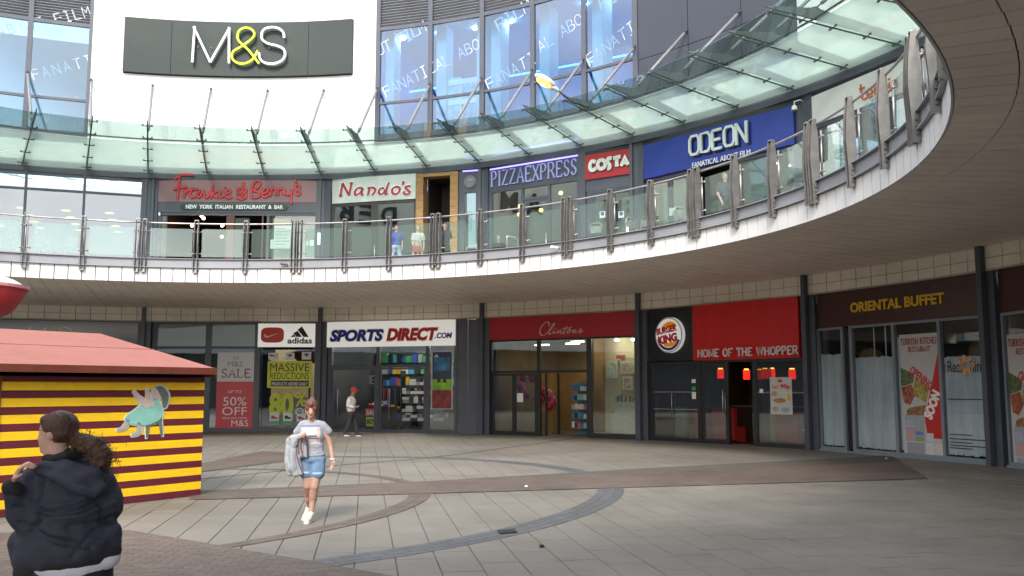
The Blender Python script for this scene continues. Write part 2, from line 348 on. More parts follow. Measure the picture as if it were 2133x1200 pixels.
# ================================================================== GROUND
def clip(poly, inside, cut):
    o = []
    for i in range(len(poly)):
        a, b = poly[i - 1], poly[i]; ia, ib = inside(a), inside(b)
        if ia != ib: o.append(cut(a, b))
        if ib: o.append(b)
    return o
def clip_convex(poly, hull):
    for i in range(len(hull)):
        p, q = hull[i - 1], hull[i]; f = lambda a: (q[0] - p[0]) * (a[1] - p[1]) - (q[1] - p[1]) * (a[0] - p[0])
        def cut(a, b):
            fa, fb = f(a), f(b); t = fa / (fa - fb); return (a[0] + (b[0] - a[0]) * t, a[1] + (b[1] - a[1]) * t)
        poly = clip(poly, lambda a: f(a) >= 0, cut)
        if len(poly) < 3: return []
    return poly
def ccw(h):
    a = sum(h[i - 1][0] * h[i][1] - h[i][0] * h[i - 1][1] for i in range(len(h))); return h if a > 0 else h[::-1]
base = MB(); base.box(-150, 150, -120, 180, -.3, -.012)
tag(build('ground', base, mat('jointing_sand', (.080, .073, .062), .9, var=.2, scale=5), None), kind='structure')
slab_m = mat('buff_concrete_slab', (.176, .161, .138), .62, var=.09, scale=1.1, bump=.12, bscale=45, island=.055, grime=.22)
slab_d = mat('granite_sett', (.088, .092, .098), .6, var=.16, scale=6, bump=.25, bscale=50, island=.12, grime=.15)
brick_m = mat('brown_brick_paver', (.112, .086, .070), .66, var=.14, scale=2, bump=.25, bscale=50, island=.14, grime=.28)
for m_, th_, dk in ((slab_m, .028, .55), (brick_m, .022, .5)):
    n = m_.node_tree; b = n.nodes['Principled BSDF']; L = n.links.new; src = b.inputs['Base Color'].links[0].from_socket
    g = n.nodes.new('ShaderNodeNewGeometry'); v_ = n.nodes.new('ShaderNodeTexVoronoi'); v_.inputs['Scale'].default_value = 2.6; v_.inputs['Randomness'].default_value = 1; L(g.outputs['Position'], v_.inputs['Vector'])
    lt = n.nodes.new('ShaderNodeMapRange'); lt.inputs[1].default_value = th_; lt.inputs[2].default_value = th_ + .02; lt.inputs[3].default_value = dk; lt.inputs[4].default_value = 1; L(v_.outputs['Distance'], lt.inputs[0])
    a = n.nodes.new('ShaderNodeTexNoise'); a.inputs['Scale'].default_value = .35; a.inputs['Detail'].default_value = 5; L(g.outputs['Position'], a.inputs['Vector'])
    mr = n.nodes.new('ShaderNodeMapRange'); mr.inputs[1].default_value = .35; mr.inputs[2].default_value = .65; mr.inputs[3].default_value = .86; mr.inputs[4].default_value = 1.1; L(a.outputs['Fac'], mr.inputs[0])
    ml = n.nodes.new('ShaderNodeMath'); ml.operation = 'MULTIPLY'; L(lt.outputs[0], ml.inputs[0]); L(mr.outputs[0], ml.inputs[1])
    vm = n.nodes.new('ShaderNodeVectorMath'); vm.operation = 'SCALE'; L(src, vm.inputs[0]); L(ml.outputs[0], vm.inputs['Scale']); L(vm.outputs[0], b.inputs['Base Color'])
paving = bpy.data.objects.new('paving', None); COL.objects.link(paving); tag(paving, kind='structure')
ga = Vector((-.161, 1, 0)).normalized(); gb = Vector((ga.y, -ga.x, 0))
org = at_z(739.5, 1150); wcol = .402; slabs = []
for c in range(-60, 75):
    rnd = random.Random(c * 13 + 5); t = -12 + rnd.random() * .6
    while t < 40:
        l = rnd.choice((.6, .6, .6, .45, .75)); x0 = c * wcol; p = org * 1.0 + gb * (x0 + wcol / 2) + ga * (t + l / 2)
        if hypot(p.x - CC[0], p.y - CC[1]) < RF + .9 and p.y > -9: slabs.append((p, c, t, l, rnd.random()))
        t += l
def slab_mb(mb, q, gap=.0018):
    p, c, t, l, r = q; gx = .0032; x0, x1 = c * wcol + gx, (c + 1) * wcol - gx; h = (r - .5) * .003
    def W(x, y, z): v = org + gb * x + ga * y; return Vector((v.x, v.y, z))
    e = .004
    vs = [W(x0, t + gap, -.012), W(x1, t + gap, -.012), W(x1, t + l - gap, -.012), W(x0, t + l - gap, -.012),
          W(x0 + e, t + gap + e, h), W(x1 - e, t + gap + e, h), W(x1 - e, t + l - gap - e, h), W(x0 + e, t + l - gap - e, h)]
    mb.add([tuple(v) for v in vs], [(4, 5, 6, 7), (0, 1, 5, 4), (1, 2, 6, 5), (2, 3, 7, 6), (3, 0, 4, 7)])
def inview(p):
    d = p - EYE; c, s = cos(TH), sin(TH); f = d.y * c + d.z * s
    if f < 3: return 0
    u = 1066.5 + FX * d.x / f; v = 600 - FX * (-d.y * s + d.z * c) / f
    return 430 < u < 2140 and 880 < v < 1205
near = sorted([q for q in slabs if inview(q[0])], key=lambda q: q[0].y)[:290]; ids = set(id(q) for q in near)
for q in near:
    mb = MB(); slab_mb(mb, q); build('paving_slab', mb, slab_m, paving)
rest = MB()
for q in slabs:
    if id(q) not in ids: slab_mb(rest, q)
tag(build('paving_slab_field', rest, slab_m, paving), kind='stuff')
# brown brick bands laid over the slabs
def band(name, hull, z, m, ang, bw=.2, bh=.1, gap=.0025):
    hull = ccw([(p.x, p.y) for p in hull]); mb = MB(); n = len(hull)
    e1 = Vector((cos(ang), sin(ang), 0)); e2 = Vector((-sin(ang), cos(ang), 0)); o = Vector((hull[0][0], hull[0][1], 0))
    us = [(Vector((*h, 0)) - o).dot(e1) for h in hull]; vs = [(Vector((*h, 0)) - o).dot(e2) for h in hull]
    j = 0; y = min(vs)
    while y < max(vs):
        x = min(us) - (bw / 2 if j % 2 else 0)
        while x < max(us):
            rc = [(x + gap, y + gap), (x + bw - gap, y + gap), (x + bw - gap, y + bh - gap), (x + gap, y + bh - gap)]
            P = [o + e1 * a + e2 * b for a, b in rc]; pl = clip_convex([(p.x, p.y) for p in P], hull)
            if pl:
                k = len(pl); h = z + random.uniform(-.0008, .0008)
                mb.add([(a, b, h - .003) for a, b in pl] + [(a, b, h) for a, b in pl], [tuple(range(k, 2 * k))] + [(i, (i + 1) % k, k + (i + 1) % k, k + i) for i in range(k)])
            x += bw
        y += bh; j += 1
    sh = MB(); sh.add([(a, b, z - .0025) for a, b in hull], [tuple(range(n))])
    g = bpy.data.objects.new(name, None); COL.objects.link(g); tag(g, kind='structure')
    tag(build('brick', mb, m, g), kind='stuff'); build('mortar_bed', sh, MATS['jointing_sand'], g)
pb = lambda L: [at_z(u, v) for u, v in L]
band('brick_band', pb([(395, 1024), (880, 1004), (1370, 975), (1855, 949), (1935, 998), (1290, 1017), (890, 1029), (395, 1042)]), .012, brick_m, atan2(.06, 1))
band('brick_wedge', pb([(330, 984), (548, 940), (640, 946), (590, 962), (420, 984), (330, 998)]), .012, brick_m, .1)
fg = [at_z(u, v) for u, v in ((-300, 1118), (270, 1106), (690, 1178), (1000, 1236), (1100, 1500), (-900, 1500))]
band('brick_forecourt', fg, .012, brick_m, atan2(.06, 1))
def ring(name, pts_c, r0, r1, a0, a1, z, m, rows, sl, wob=0):
    g = bpy.data.objects.new(name, None); COL.objects.link(g); tag(g, kind='structure'); mb = MB(); sh = MB()
    n = int((R(a1 - a0)) * r1 / sl)
    for i in range(n):
        for j in range(rows):
            q0 = R(a0 + (a1 - a0) * (i + (.5 if j % 2 else 0)) / n) + .0006; q1 = R(a0 + (a1 - a0) * (i + 1 + (.5 if j % 2 else 0)) / n) - .0006
            def pt(q, k):
                ra, rb = r0(q), r0(q) + wid(q); rr = ra + (rb - ra) * k / rows; return (pts_c[0] + rr * cos(q), pts_c[1] + rr * sin(q))
            A = [pt(q0, j + .03), pt(q0, j + .97), pt(q1, j + .97), pt(q1, j + .03)]
            mb.add([(x, y, z - .003) for x, y in A] + [(x, y, z) for x, y in A], [(4, 7, 6, 5), (0, 1, 5, 4), (1, 2, 6, 5), (2, 3, 7, 6), (3, 0, 4, 7)])
            B_ = [pt(q0 - .0006, j), pt(q0 - .0006, j + 1), pt(q1 + .0006, j + 1), pt(q1 + .0006, j)]
            sh.add([(x, y, z - .002) for x, y in B_], [(0, 3, 2, 1)])
    tag(build('sett', mb, m, g), kind='stuff'); build('mortar_bed', sh, MATS['jointing_sand'], g)
# granite arc and brown arc: width swells where they meet the brick band, as in the square
wid = lambda q: .16 + .72 * max(0, cos(q + .15)) ** 2
wid = lambda q: .44
ring('granite_arc', (-5.837, 15.954), lambda q: 6.927 + 1.161 * cos(q) - .828 * sin(q) - .559 * cos(2 * q) + .691 * sin(2 * q) - wid(q) / 2, 8.0, -62, 100, .004, slab_d, 3, .3)
wid = lambda q: .10 + .42 * max(0, cos(q + .1)) ** 2
wid = lambda q: .20 + .14 * max(0, cos(q + .1)) ** 4
ring('brown_arc', (-6.876, 14.247), lambda q: 5.74 - .208 * cos(q) - .656 * sin(q) - .126 * cos(2 * q) + .461 * sin(2 * q) - wid(q) / 2, 5.8, -52, 108, .0075, brick_m, 2, .2)
mb = MB(); L_ = [at_z(u, v) for u, v in cr_spline([(380, 1002), (560, 984), (700, 970), (900, 953), (1060, 932), (1228, 909)], 6)]
for a, b in zip(L_, L_[1:]):
    n_ = (b - a).cross(Vector((0, 0, 1))).normalized() * .045
    mb.add([tuple(a - n_), tuple(b - n_), tuple(b + n_), tuple(a + n_)], [(0, 1, 2, 3)], lambda x, y, z: Vector((x, y, .005)))
tag(build('slot_drain', mb, mat('drain_slot', (.05, .047, .043), .8)), kind='structure')
p = [at_z(u, v) for u, v in ((1035, 1107), (1071, 1104), (1078, 1111), (1041, 1114))]
mb = MB()
for i in range(11):
    a = p[0].lerp(p[1], i / 10.5); b = p[3].lerp(p[2], i / 10.5); dx = (p[1] - p[0]).normalized() * .011
    mb.add([tuple(q) for q in (a, a + dx, b + dx, b)], [(0, 1, 2, 3)], lambda x, y, z: Vector((x, y, .015)))
for t in (0, .33, .66, 1):
    a = p[0].lerp(p[3], t); b = p[1].lerp(p[2], t); dy = (p[3] - p[0]).normalized() * .012
    mb.add([tuple(q) for q in (a, b, b - dy, a - dy)], [(0, 1, 2, 3)], lambda x, y, z: Vector((x, y, .017)))
dr = thing('drain_grating', 'small dark iron drain grating set in the grey granite arc', 'drain', tuple((p[0] + p[2]) / 2))
build('grating_bar', mb, dark, dr)
mb = MB(); mb.add([tuple(q) for q in p], [(0, 1, 2, 3)], lambda x, y, z: Vector((x, y, .0125))); build('sump', mb, black, dr)
# ================================================================== MAIN CURVED BUILDING
COLA = [118.5, 100.33, 82.17, 64.5, 47.6, 31.0, 16.0, 1.5, -13, -28, -43]
bays = [Bay(a, b) for a, b in zip(COLA, COLA[1:])]
bld = thing('curved_shopping_building', 'curved two storey shopping centre building with white render and blue glass above', 'building', tuple(FP(90, 0, -6)))
def arcbox(mb, a0, a1, o0, o1, z0, z1, seg=1):
    for i in range(seg):
        p, q = a0 + (a1 - a0) * i / seg, a0 + (a1 - a0) * (i + 1) / seg
        mb.hexa([FP(p, z0, o1), FP(q, z0, o1), FP(q, z0, o0), FP(p, z0, o0), FP(p, z1, o1), FP(q, z1, o1), FP(q, z1, o0), FP(p, z1, o0)])
    return mb
for a in COLA[:-1]:      # slender dark columns running past the tiled bulkhead
    F = Arc(a); mb = MB(); bbox(mb, F, -.07, .07, .06, .2, 0, 4.86); bbox(mb, F, .072, .27, -.2, .05, 0, 4.30); bbox(mb, F, -.22, -.072, -.2, .05, 0, 4.30)
    bbox(mb, F, -.40, .42, -.32, -.205, 0, 4.3); build('column', mb, slate, bld)
# bulkhead: two rows of cream tiles
psi = [112.6 + 1.458 * k for k in range(10, 0, -1)] + [112.60, 111.15, 109.70, 108.28, 106.87, 105.48, 104.02, 102.54, 101.08, 99.66, 98.19, 96.74, 95.22, 93.76, 92.29, 90.85, 89.36, 87.86, 86.51, 85.02, 83.45]
while psi[-1] > 72.5: psi.append(psi[-1] - 1.42)
psi += [71.05 - 1.387 * k for k in range(15)]
while psi[-1] > 16: psi.append(psi[-1] - 1.325)
psi_more = [psi[-1] - 1.325 * k for k in range(0, 70)]
mb = MB()
arcbox(mb, psi[0], psi_more[-1], -.12, .0, 4.28, 4.86, 100); build('bulkhead_backing', mb, backm, bld)
for a, b in zip(psi, psi[1:]):
    for z0, z1 in ((4.333, 4.568), (4.58, 4.845)):
        g = .028; mb = MB(); o = .045 + random.uniform(-.002, .002)
        arcbox(mb, a - g, b + g, .0005, o, z0, z1); build('bulkhead_tile', mb, tilem, bld)
mb = MB()
for a, b in zip(psi_more, psi_more[1:]):
    for z0, z1 in ((4.333, 4.568), (4.58, 4.845)): arcbox(mb, a - .028, b + .028, .0005, .045, z0, z1)
tag(build('bulkhead_tile_run', mb, tilem, bld), kind='stuff')
mb = MB(); arcbox(mb, psi[0], psi_more[-1], .0, .07, 4.285, 4.325, 100); build('bulkhead_trim', mb, mat('pale_trim', (.45, .43, .37), .5), bld)
# upper walls
TOPZ = 21.0
mb = MB(); arcbox(mb, 106.7, 76.5, -.35, .02, 10.3, TOPZ, 30); build('white_wall', mb, render_w, bld)
mb = MB(); arcbox(mb, 31.0, -13, -.35, .02, 10.3, TOPZ, 40); build('white_wall', mb, render_w, bld)
for a in (89.4, 98.0):
    mb = MB(); arcbox(mb, a + .012, a - .012, .0205, .0225, 10.5, TOPZ); build('render_joint', mb, mat('render_joint_line', (.5, .5, .5), .8), bld)
for a, b in ((76.5, 31.0), (125, 106.7)): build('white_wall', arcbox(MB(), a, b, -.3, .0, 10.3, 11.30, 20), render_w, bld)
mb = MB(); arcbox(mb, 125, -13, -.3, .14, 10.02, 10.48, 70); build('canopy_root_beam', mb, slate, bld)
mb = MB(); arcbox(mb, 125, -13, .14, .22, 10.36, 10.44, 70); build('root_beam_flange', mb, dark, bld)
# grey cladding panels
ja = [47.35, 42.0, 36.5, 31.02]
for a, b in zip(ja, ja[1:]):
    for z0, z1 in ((11.3, 12.9), (12.92, 16.1), (16.12, 19.4), (19.42, TOPZ)):
        mb = MB(); arcbox(mb, a - .04, b + .04, -.1, .03, z0, z1, 5); build('cladding_panel', mb, mat('grey_blue_cladding', (.055, .063, .082), .55, var=.06, scale=.4, grime=.1, spec=.3), bld)
mb = MB(); arcbox(mb, 47.6, 31.0, -.2, -.11, 10.4, TOPZ, 10); build('cladding_backing', mb, backm, bld)
# curtain wall windows
fins_r = [112.45, 106.52, 100.52, 94.55, 88.56, 82.46, 76.5, 70.6, 64.75, 59.05, 53.3, 47.62, 42.1, 36.55, 31.05, 25.92, 21.1]
def curtain(a, b, louv=True):
    wi = bpy.data.objects.new('window', None); COL.objects.link(wi); wi.parent = bld
    wi.matrix_basis = Matrix.Identity(4)
    for z0, z1 in ((11.72, 12.98), (13.08, 16.05)):
        mb = MB(); arcbox(mb, a - .22, b + .22, -.03, -.01, z0, z1, 1); build('pane', mb, winb, wi)
    mb = MB()
    for z0, z1 in ((11.45, 11.75), (12.98, 13.08), (16.05, 16.2)): arcbox(mb, a, b, -.1, .04, z0, z1, 3)
    arcbox(mb, a + .24, a - .24, -.1, .05, 11.31, TOPZ); arcbox(mb, a, b, -.1, .012, 11.31, 11.46, 3)
    build('frame', mb, slate, wi)
    if louv:
        mb = MB()
        for k in range(40):
            z = 16.24 + k * .115; p = [FP(a - .25, z, -.08), FP(b + .25, z, -.08), FP(b + .25, z + .07, .0), FP(a - .25, z + .07, .0)]
            q = [v + Vector((0, 0, .012)) for v in p]; mb.hexa(p + q)
        tag(build('louvre', mb, greybeam, wi), kind='stuff'); mb = MB(); arcbox(mb, a, b, -.2, -.12, 16.1, TOPZ); build('louvre_backing', mb, black, wi)
for a, b in zip(fins_r[6:11], fins_r[7:12]): curtain(a, b)
for a, b in ((118.4, 112.45), (112.45, 106.7)): curtain(a, b)
for a, b in ((47.92, 47.37), (106.95, 106.65), (76.62, 76.4)): build('corner_mullion', arcbox(MB(), a, b, -.1, .055, 11.3, TOPZ), slate, bld)
# blue cinema lobby behind the glass
blue_in = mat('lobby_blue_wall', (.04, .20, .55), .6, var=.15, scale=.5)
mb = MB(); arcbox(mb, 76.4, 47.5, -6.2, -6, 11.4, 17.5, 12); build('lobby_back_wall', mb, blue_in, bld)
mb = MB(); arcbox(mb, 76.4, 47.5, -6, -.25, 11.3, 11.45, 12); build('lobby_floor', mb, mat('lobby_carpet', (.03, .04, .08), .9), bld)
mb = MB(); arcbox(mb, 76.4, 47.5, -6, -.25, 16.2, 16.35, 12); build('lobby_ceiling', mb, mat('lobby_ceiling_paint', (.10, .22, .42), .7), bld)
mb = MB(); mb.tube([FP(a, 14.6 + .25 * sin((a - 47) * .1), -3.5) for a in range(77, 46, -1)], .035, 6); build('led_line', mb, emis('blue_led', (.03, .2, 1), 6), bld)
mb = MB(); mb.tube([FP(a, 12.6 + .15 * sin((a - 50) * .2), -4.5) for a in range(66, 46, -1)], .03, 6); build('led_line', mb, MATS['blue_led'], bld)
for a, b in ((76.6, 76.3), (47.6, 47.3)): build('lobby_side_wall', arcbox(MB(), a, b, -6, -.12, 11.3, 16.4), blue_in, bld)
for a in (75.9, 70.1, 65.6, 64.0, 58.6, 52.8, 48.2):
    mb = MB(); arcbox(mb, a + .55, a - .55, -1.3, -.6, 11.45, 16.2); build('lobby_pier', mb, mat('pale_blue_pier', (.45, .58, .62), .7), bld)
mb = MB()
for a in range(75, 48, -4):
    for d_ in (-1.2,): mb.ell(FP(a, 16.14, d_), (.11, .11, .02), 8, 5)
build('lobby_fill_light', mb, emis('cool_fill_light', (.70, .86, 1), 60), bld)  # row of ceiling lights added to brighten the lobby and piers
mb = MB(); arcbox(mb, 125, 106.6, -6.2, -6, 11.4, 17.5, 6); build('lobby_back_wall', mb, mat('lobby_pale_wall', (.35, .45, .5), .8), bld)
mb = MB(); arcbox(mb, 106.3, 76.6, -.5, -.4, 10.3, TOPZ, 12); arcbox(mb, 47, -13, -.5, -.4, 10.3, TOPZ, 20); build('wall_core', mb, backm, bld)
mb = MB(); arcbox(mb, 125, -43, -7, .02, TOPZ, TOPZ + .3, 60); build('roof', mb, backm, bld)
# film posters box seen in the lobby
fb = thing('lobby_film_display', 'lit blue corner display box with film posters behind the upper glass', 'display', tuple(FP(69, 11.45, -1.6)))
Fm = Arc(70.6, RF + .9)
def polyrect(F, pts, y0, y1, mb=None):
    mb = mb or MB(); return mb.prism(pts, y0, y1, F.P)
r = Fm.rect(930, 165, 960, 252); mb = MB(); bbox(mb, Fm, r[0], r[1], 0, .05, r[2], r[3]); build('poster_face', mb, mat('poster_cyan', (.25, .55, .62), .5, var=.5, scale=4), fb)
r = Fm.rect(961, 165, 1002, 252); mb = MB(); bbox(mb, Fm, r[0], r[1], -.1, .05, r[2], r[3]); build('poster_face', mb, mat('poster_teal', (.12, .38, .46), .5, var=.6, scale=5), fb)
mb = MB()
for a, b, c, d in ((930, 165, 931.5, 252), (960, 165, 961.5, 252), (1000, 165, 1001, 252), (930, 170, 1001, 171), (930, 212, 1001, 213)):
    r = Fm.rect(a, b, c, d); bbox(mb, Fm, r[0], r[1], .05, .07, r[2], r[3])
build('frame', mb, white, fb)
text('lettering', Fm, 'JUNIOR', Fm.rect(936, 173, 955, 179), .055, .01, white, fb)
text('lettering', Fm, 'HOLY HOUR', Fm.rect(966, 173, 994, 178), .055, .01, white, fb)
# big white window lettering on the curtain wall glass (mono spaced, rising to the right)
filmw = mat('white_vinyl', (.40, .47, .53), .6)
def vinyl(s, u0, v0, u1, v1, h, wi=None):
    """string along a sight line pair of points on the glass, letters h px high"""
    n = len(s)
    for i, c in enumerate(s):
        if c == ' ': continue
        t = i / max(n - 1, 1); u = u0 + (u1 - u0) * t; v = v0 + (v1 - v0) * t
        F = Arc(60); x, z = F.loc(u, v); x2, z2 = F.loc(u + 10, v + (v1 - v0) / (u1 - u0) * 10); t_ = atan2(z2 - z, x2 - x); k = hypot(x2 - x, z2 - z) / 10
        wd = h * .62 * k
        if c == 'I':
            mb = MB(); ct, st = cos(t_), sin(t_)
            for q in ([(.5, 0), (.5, 1)], [(.15, 0), (.85, 0)], [(.15, 1), (.85, 1)]): stroke(mb, F, [(x + a * wd * ct - b * h * k * st, z + a * wd * st + b * h * k * ct) for a, b in q], .055, .002, .006, False)
        else: mb = text_mb(MB(), F, c, (x, x + wd, z, z + h * k), .002, .004, -.012, tilt=t_)
        build('window_lettering', mb, filmw, bld)
vinyl('UT FILM', 790, 118, 876, 72, 22); vinyl('FANATICAL ABO', 804, 205, 988, 108, 22); vinyl('FILM', 1040, 68, 1094, 30, 24)
vinyl('FANATI', 1018, 190, 1104, 138, 22); vinyl('AL ABO', 1126, 112, 1202, 58, 22); vinyl('FI', 1252, 22, 1274, 8, 22); vinyl('FANATI', 1228, 140, 1312, 76, 22)
vinyl('ABOUT FILM', 0, 76, 176, 38, 24); vinyl('FANATI', 70, 168, 180, 140, 24)
for u, v in ((2, 190), (76, 200), (132, 205)):
    F = Arc(115); build('window_lettering', text_mb(MB(), F, 'ODEON', F.rect(u - 6, v - 8, u + 32, v + 4), .002, .004, -.012), mat('grey_vinyl', (.35, .38, .4), .6), bld)
# ================================================================== BALCONY
bal = thing('balcony', 'curved balcony ring with white panelled edge and taupe soffit over the shops', 'balcony', tuple(EP(80, 4.85)))
phk = [114.0 + 0 * k for k in range(1)]
# soffit joints: one edge joint for every bulkhead joint
all_psi = psi + psi_more[1:]
i0 = min(range(len(psi)), key=lambda i: abs(psi[i] - 101.08))
edge0 = 112.16 - (0)                    # edge joint that faces bulkhead joint i0-ish (vertical in view)
def edge_of(i):
    k = i - i0; a = 110.57; st = 1.579
    while k > 0:
        st = 1.579 if a > 75 else (1.56 if a > 45 else (1.5 if a > 15 else 1.5)); a -= st; k -= 1
    while k < 0: a += 1.579; k += 1
    return a
ea = [edge_of(i) for i in range(len(all_psi))]
def EPl(a, t, b, z):     # point between edge (angle a) and wall (angle b)
    p = EP(a, z, -.0); q = FP(b, z, .02); return p.lerp(q, t)
def first_t(a, b): L = (EP(a, 0) - FP(b, 0)).length; return .62 / L
nvis = 99
mbx = MB()
for i in range(len(all_psi) - 1):
    a0, a1, b0, b1 = ea[i], ea[i + 1], all_psi[i], all_psi[i + 1]; g = .02
    A0, A1, B0, B1 = a0 - g, a1 + g, b0 - g * .7, b1 + g * .7
    g = .032; A0, A1, B0, B1 = a0 - g, a1 + g, b0 - g * .7, b1 + g * .7; f = first_t(a0, b0); rows = ((0.001, f - .0012), (f + .0012, .5), (.5015, 1))
    for j, (t0, t1) in enumerate(rows):
        t1_ = t1; t0_ = t0
        mb = MB() if i < nvis else mbx
        z = 4.85 + random.uniform(-.0015, .0015)
        mb.hexa([EPl(A0, t0_, B0, z), EPl(A1, t0_, B1, z), EPl(A1, t1_, B1, z), EPl(A0, t1_, B0, z), EPl(A0, t0_, B0, z + .03), EPl(A1, t0_, B1, z + .03), EPl(A1, t1_, B1, z + .03), EPl(A0, t1_, B0, z + .03)])
        if i < nvis: build('soffit_panel', mb, soffm, bal)
tag(build('soffit_panel_run', mbx, soffm, bal), kind='stuff')
mb = MB(); n = len(all_psi)
for i in range(0, n - 1):
    for z0, z1, m in ((4.9, 5.45, 0),):
        mb.hexa([EPl(ea[i], .004, all_psi[i], z0), EPl(ea[i + 1], .004, all_psi[i + 1], z0), FP(all_psi[i + 1], z0, -.3), FP(all_psi[i], z0, -.3), EPl(ea[i], .004, all_psi[i], z1), EPl(ea[i + 1], .004, all_psi[i + 1], z1), FP(all_psi[i + 1], z1, -.3), FP(all_psi[i], z1, -.3)])
build('slab', mb, mat('slab_concrete', (.2, .19, .18), .9), bal)
for i in range(n - 1):
    if i >= nvis: break
    a0, a1 = ea[i] - .05, ea[i + 1] + .05; mb = MB()
    mb.hexa([EP(a0, 4.842, .03), EP(a1, 4.842, .03), EP(a1, 4.842, .004), EP(a0, 4.842, .004), EP(a0, 5.262, .03), EP(a1, 5.262, .03), EP(a1, 5.262, .004), EP(a0, 5.262, .004)])
    build('fascia_panel', mb, whitep, bal)
def edgebox(mb, a0, a1, o0, o1, z0, z1):
    k = max(1, int(abs(a1 - a0) / 1.5))
    for j in range(k):
        p, q = a0 + (a1 - a0) * j / k, a0 + (a1 - a0) * (j + 1) / k
        mb.hexa([EP(p, z0, o1), EP(q, z0, o1), EP(q, z0, o0), EP(p, z0, o0), EP(p, z1, o1), EP(q, z1, o1), EP(q, z1, o0), EP(p, z1, o0)])
    return mb
mb = MB(); edgebox(mb, ea[nvis], ea[-1], .004, .03, 4.842, 5.262); tag(build('fascia_run', mb, whitep, bal), kind='stuff')
# inner side of the ring beyond the left end keeps going so that the far side of the court is closed
mb = MB(); edgebox(mb, ea[0] + 12, ea[0], .004, .03, 4.842, 5.262); build('fascia_run', mb, whitep, bal)
mb = MB(); edgebox(mb, 125, ea[nvis] - 10, -.02, .035, 5.30, 5.53); edgebox(mb, 125, ea[nvis] - 10, -.05, .10, 5.53, 5.55); edgebox(mb, 125, ea[nvis] - 10, -.05, .10, 5.27, 5.295)
build('edge_channel', mb, greybeam, bal)
# ------------------------------------------------------------------ balustrade sections
dbl = [127.2, 106.8, 86.25, 66.22, 46.75, 28.1, 10.4, -8.4, -27.5]
bal_lab = ['in front of the restaurant windows over the market kiosk', 'in front of the red script restaurant sign', 'in front of the chicken restaurant and wooden portal',
           'in front of the pizza restaurant', 'in front of the coffee shop doors', 'in front of the blue cinema entrance', 'in front of the bowling sign', 'curving up overhead at the soffit edge']
def local_frame(deg):        # axes of a post: o outwards (to the court), t along the edge
    p, q = EP(deg + .3, 0), EP(deg - .3, 0); t = (q - p).normalized(); o = Vector((t.y, -t.x, 0))
    if o.dot(Vector((C2[0], C2[1], 0)) - EP(deg, 0)) < 0: o = -o
    return t, o
def post(a, parent, da=0.0):
    t, o = local_frame(a); c = EP(a, 0)
    def W(x, y, z): return c + t * x + o * y + Vector((0, 0, z))
    pl = [(-.02, 5.13), (.115, 5.11), (.125, 5.5), (.15, 5.95), (.125, 6.35), (.085, 6.70), (.0, 6.73), (-.03, 6.3), (-.03, 5.6)]
    for sx in (-.055, .055):
        mb = MB(); n = len(pl); x0, x1 = sx - .007, sx + .007
        mb.add([W(x0, y + .03, z) for y, z in pl] + [W(x1, y + .03, z) for y, z in pl], [tuple(range(n)), tuple(range(2 * n - 1, n - 1, -1))] + [(i, i + n, (i + 1) % n + n, (i + 1) % n) for i in range(n)])
        for z in (5.22, 5.33, 5.42): mb.tube([W(sx * 1.1, .09, z), W(sx * 1.75, .09, z)], .016, 6)
        build('post_plate', mb, steeld, parent)
    mb = MB()
    for z in (5.12, 6.70): mb.hexa([W(-.055, .02, z), W(.055, .02, z), W(.055, .12, z), W(-.055, .12, z), W(-.055, .02, z + .02), W(.055, .02, z + .02), W(.055, .12, z + .02), W(-.055, .12, z + .02)])
    build('post_spacer', mb, steel, parent)
    mb = MB(); mb.tube([W(0, -.09, 5.58), W(0, -.09, 6.52)], .022, 6)
    for z in (5.72, 6.38):
        mb.tube([W(-.12, -.06, z), W(.12, -.06, z)], .014, 6)
        for s_ in (-1, 1): mb.ell(W(s_ * .125, -.06, z), (.03, .03, .026), 8, 5)
        mb.tube([W(0, -.09, z), W(0, .03, z)], .012, 6)
    build('glass_clamp', mb, steel, parent, smooth=True)
for i, (a, b) in enumerate(zip(dbl, dbl[1:])):
    t_ = thing('balustrade', 'steel and glass balustrade section ' + bal_lab[i], 'balustrade', tuple(EP((a + b) / 2, 5.55)), 0, 'balustrade sections along the balcony edge')
    e = .42; A, B_ = a - e, b + e; ps = [A, A + (B_ - A) / 3, A + 2 * (B_ - A) / 3, B_]
    for p_ in ps: post(p_, t_)
    mb = MB(); mb.tube([EP(a - (a - b) * k / 12, 6.62, .02) for k in range(13)], .024, 8); build('handrail', mb, steel, t_, smooth=True)
    for p_, q_ in zip(ps, ps[1:]):
        mb = MB(); k = .6; mb.hexa([EP(p_ - k, 5.62, -.052), EP(q_ + k, 5.62, -.052), EP(q_ + k, 5.62, -.064), EP(p_ - k, 5.62, -.064), EP(p_ - k, 6.47, -.052), EP(q_ + k, 6.47, -.052), EP(q_ + k, 6.47, -.064), EP(p_ - k, 6.47, -.064)])
        build('glass_panel', mb, bal_gl, t_)
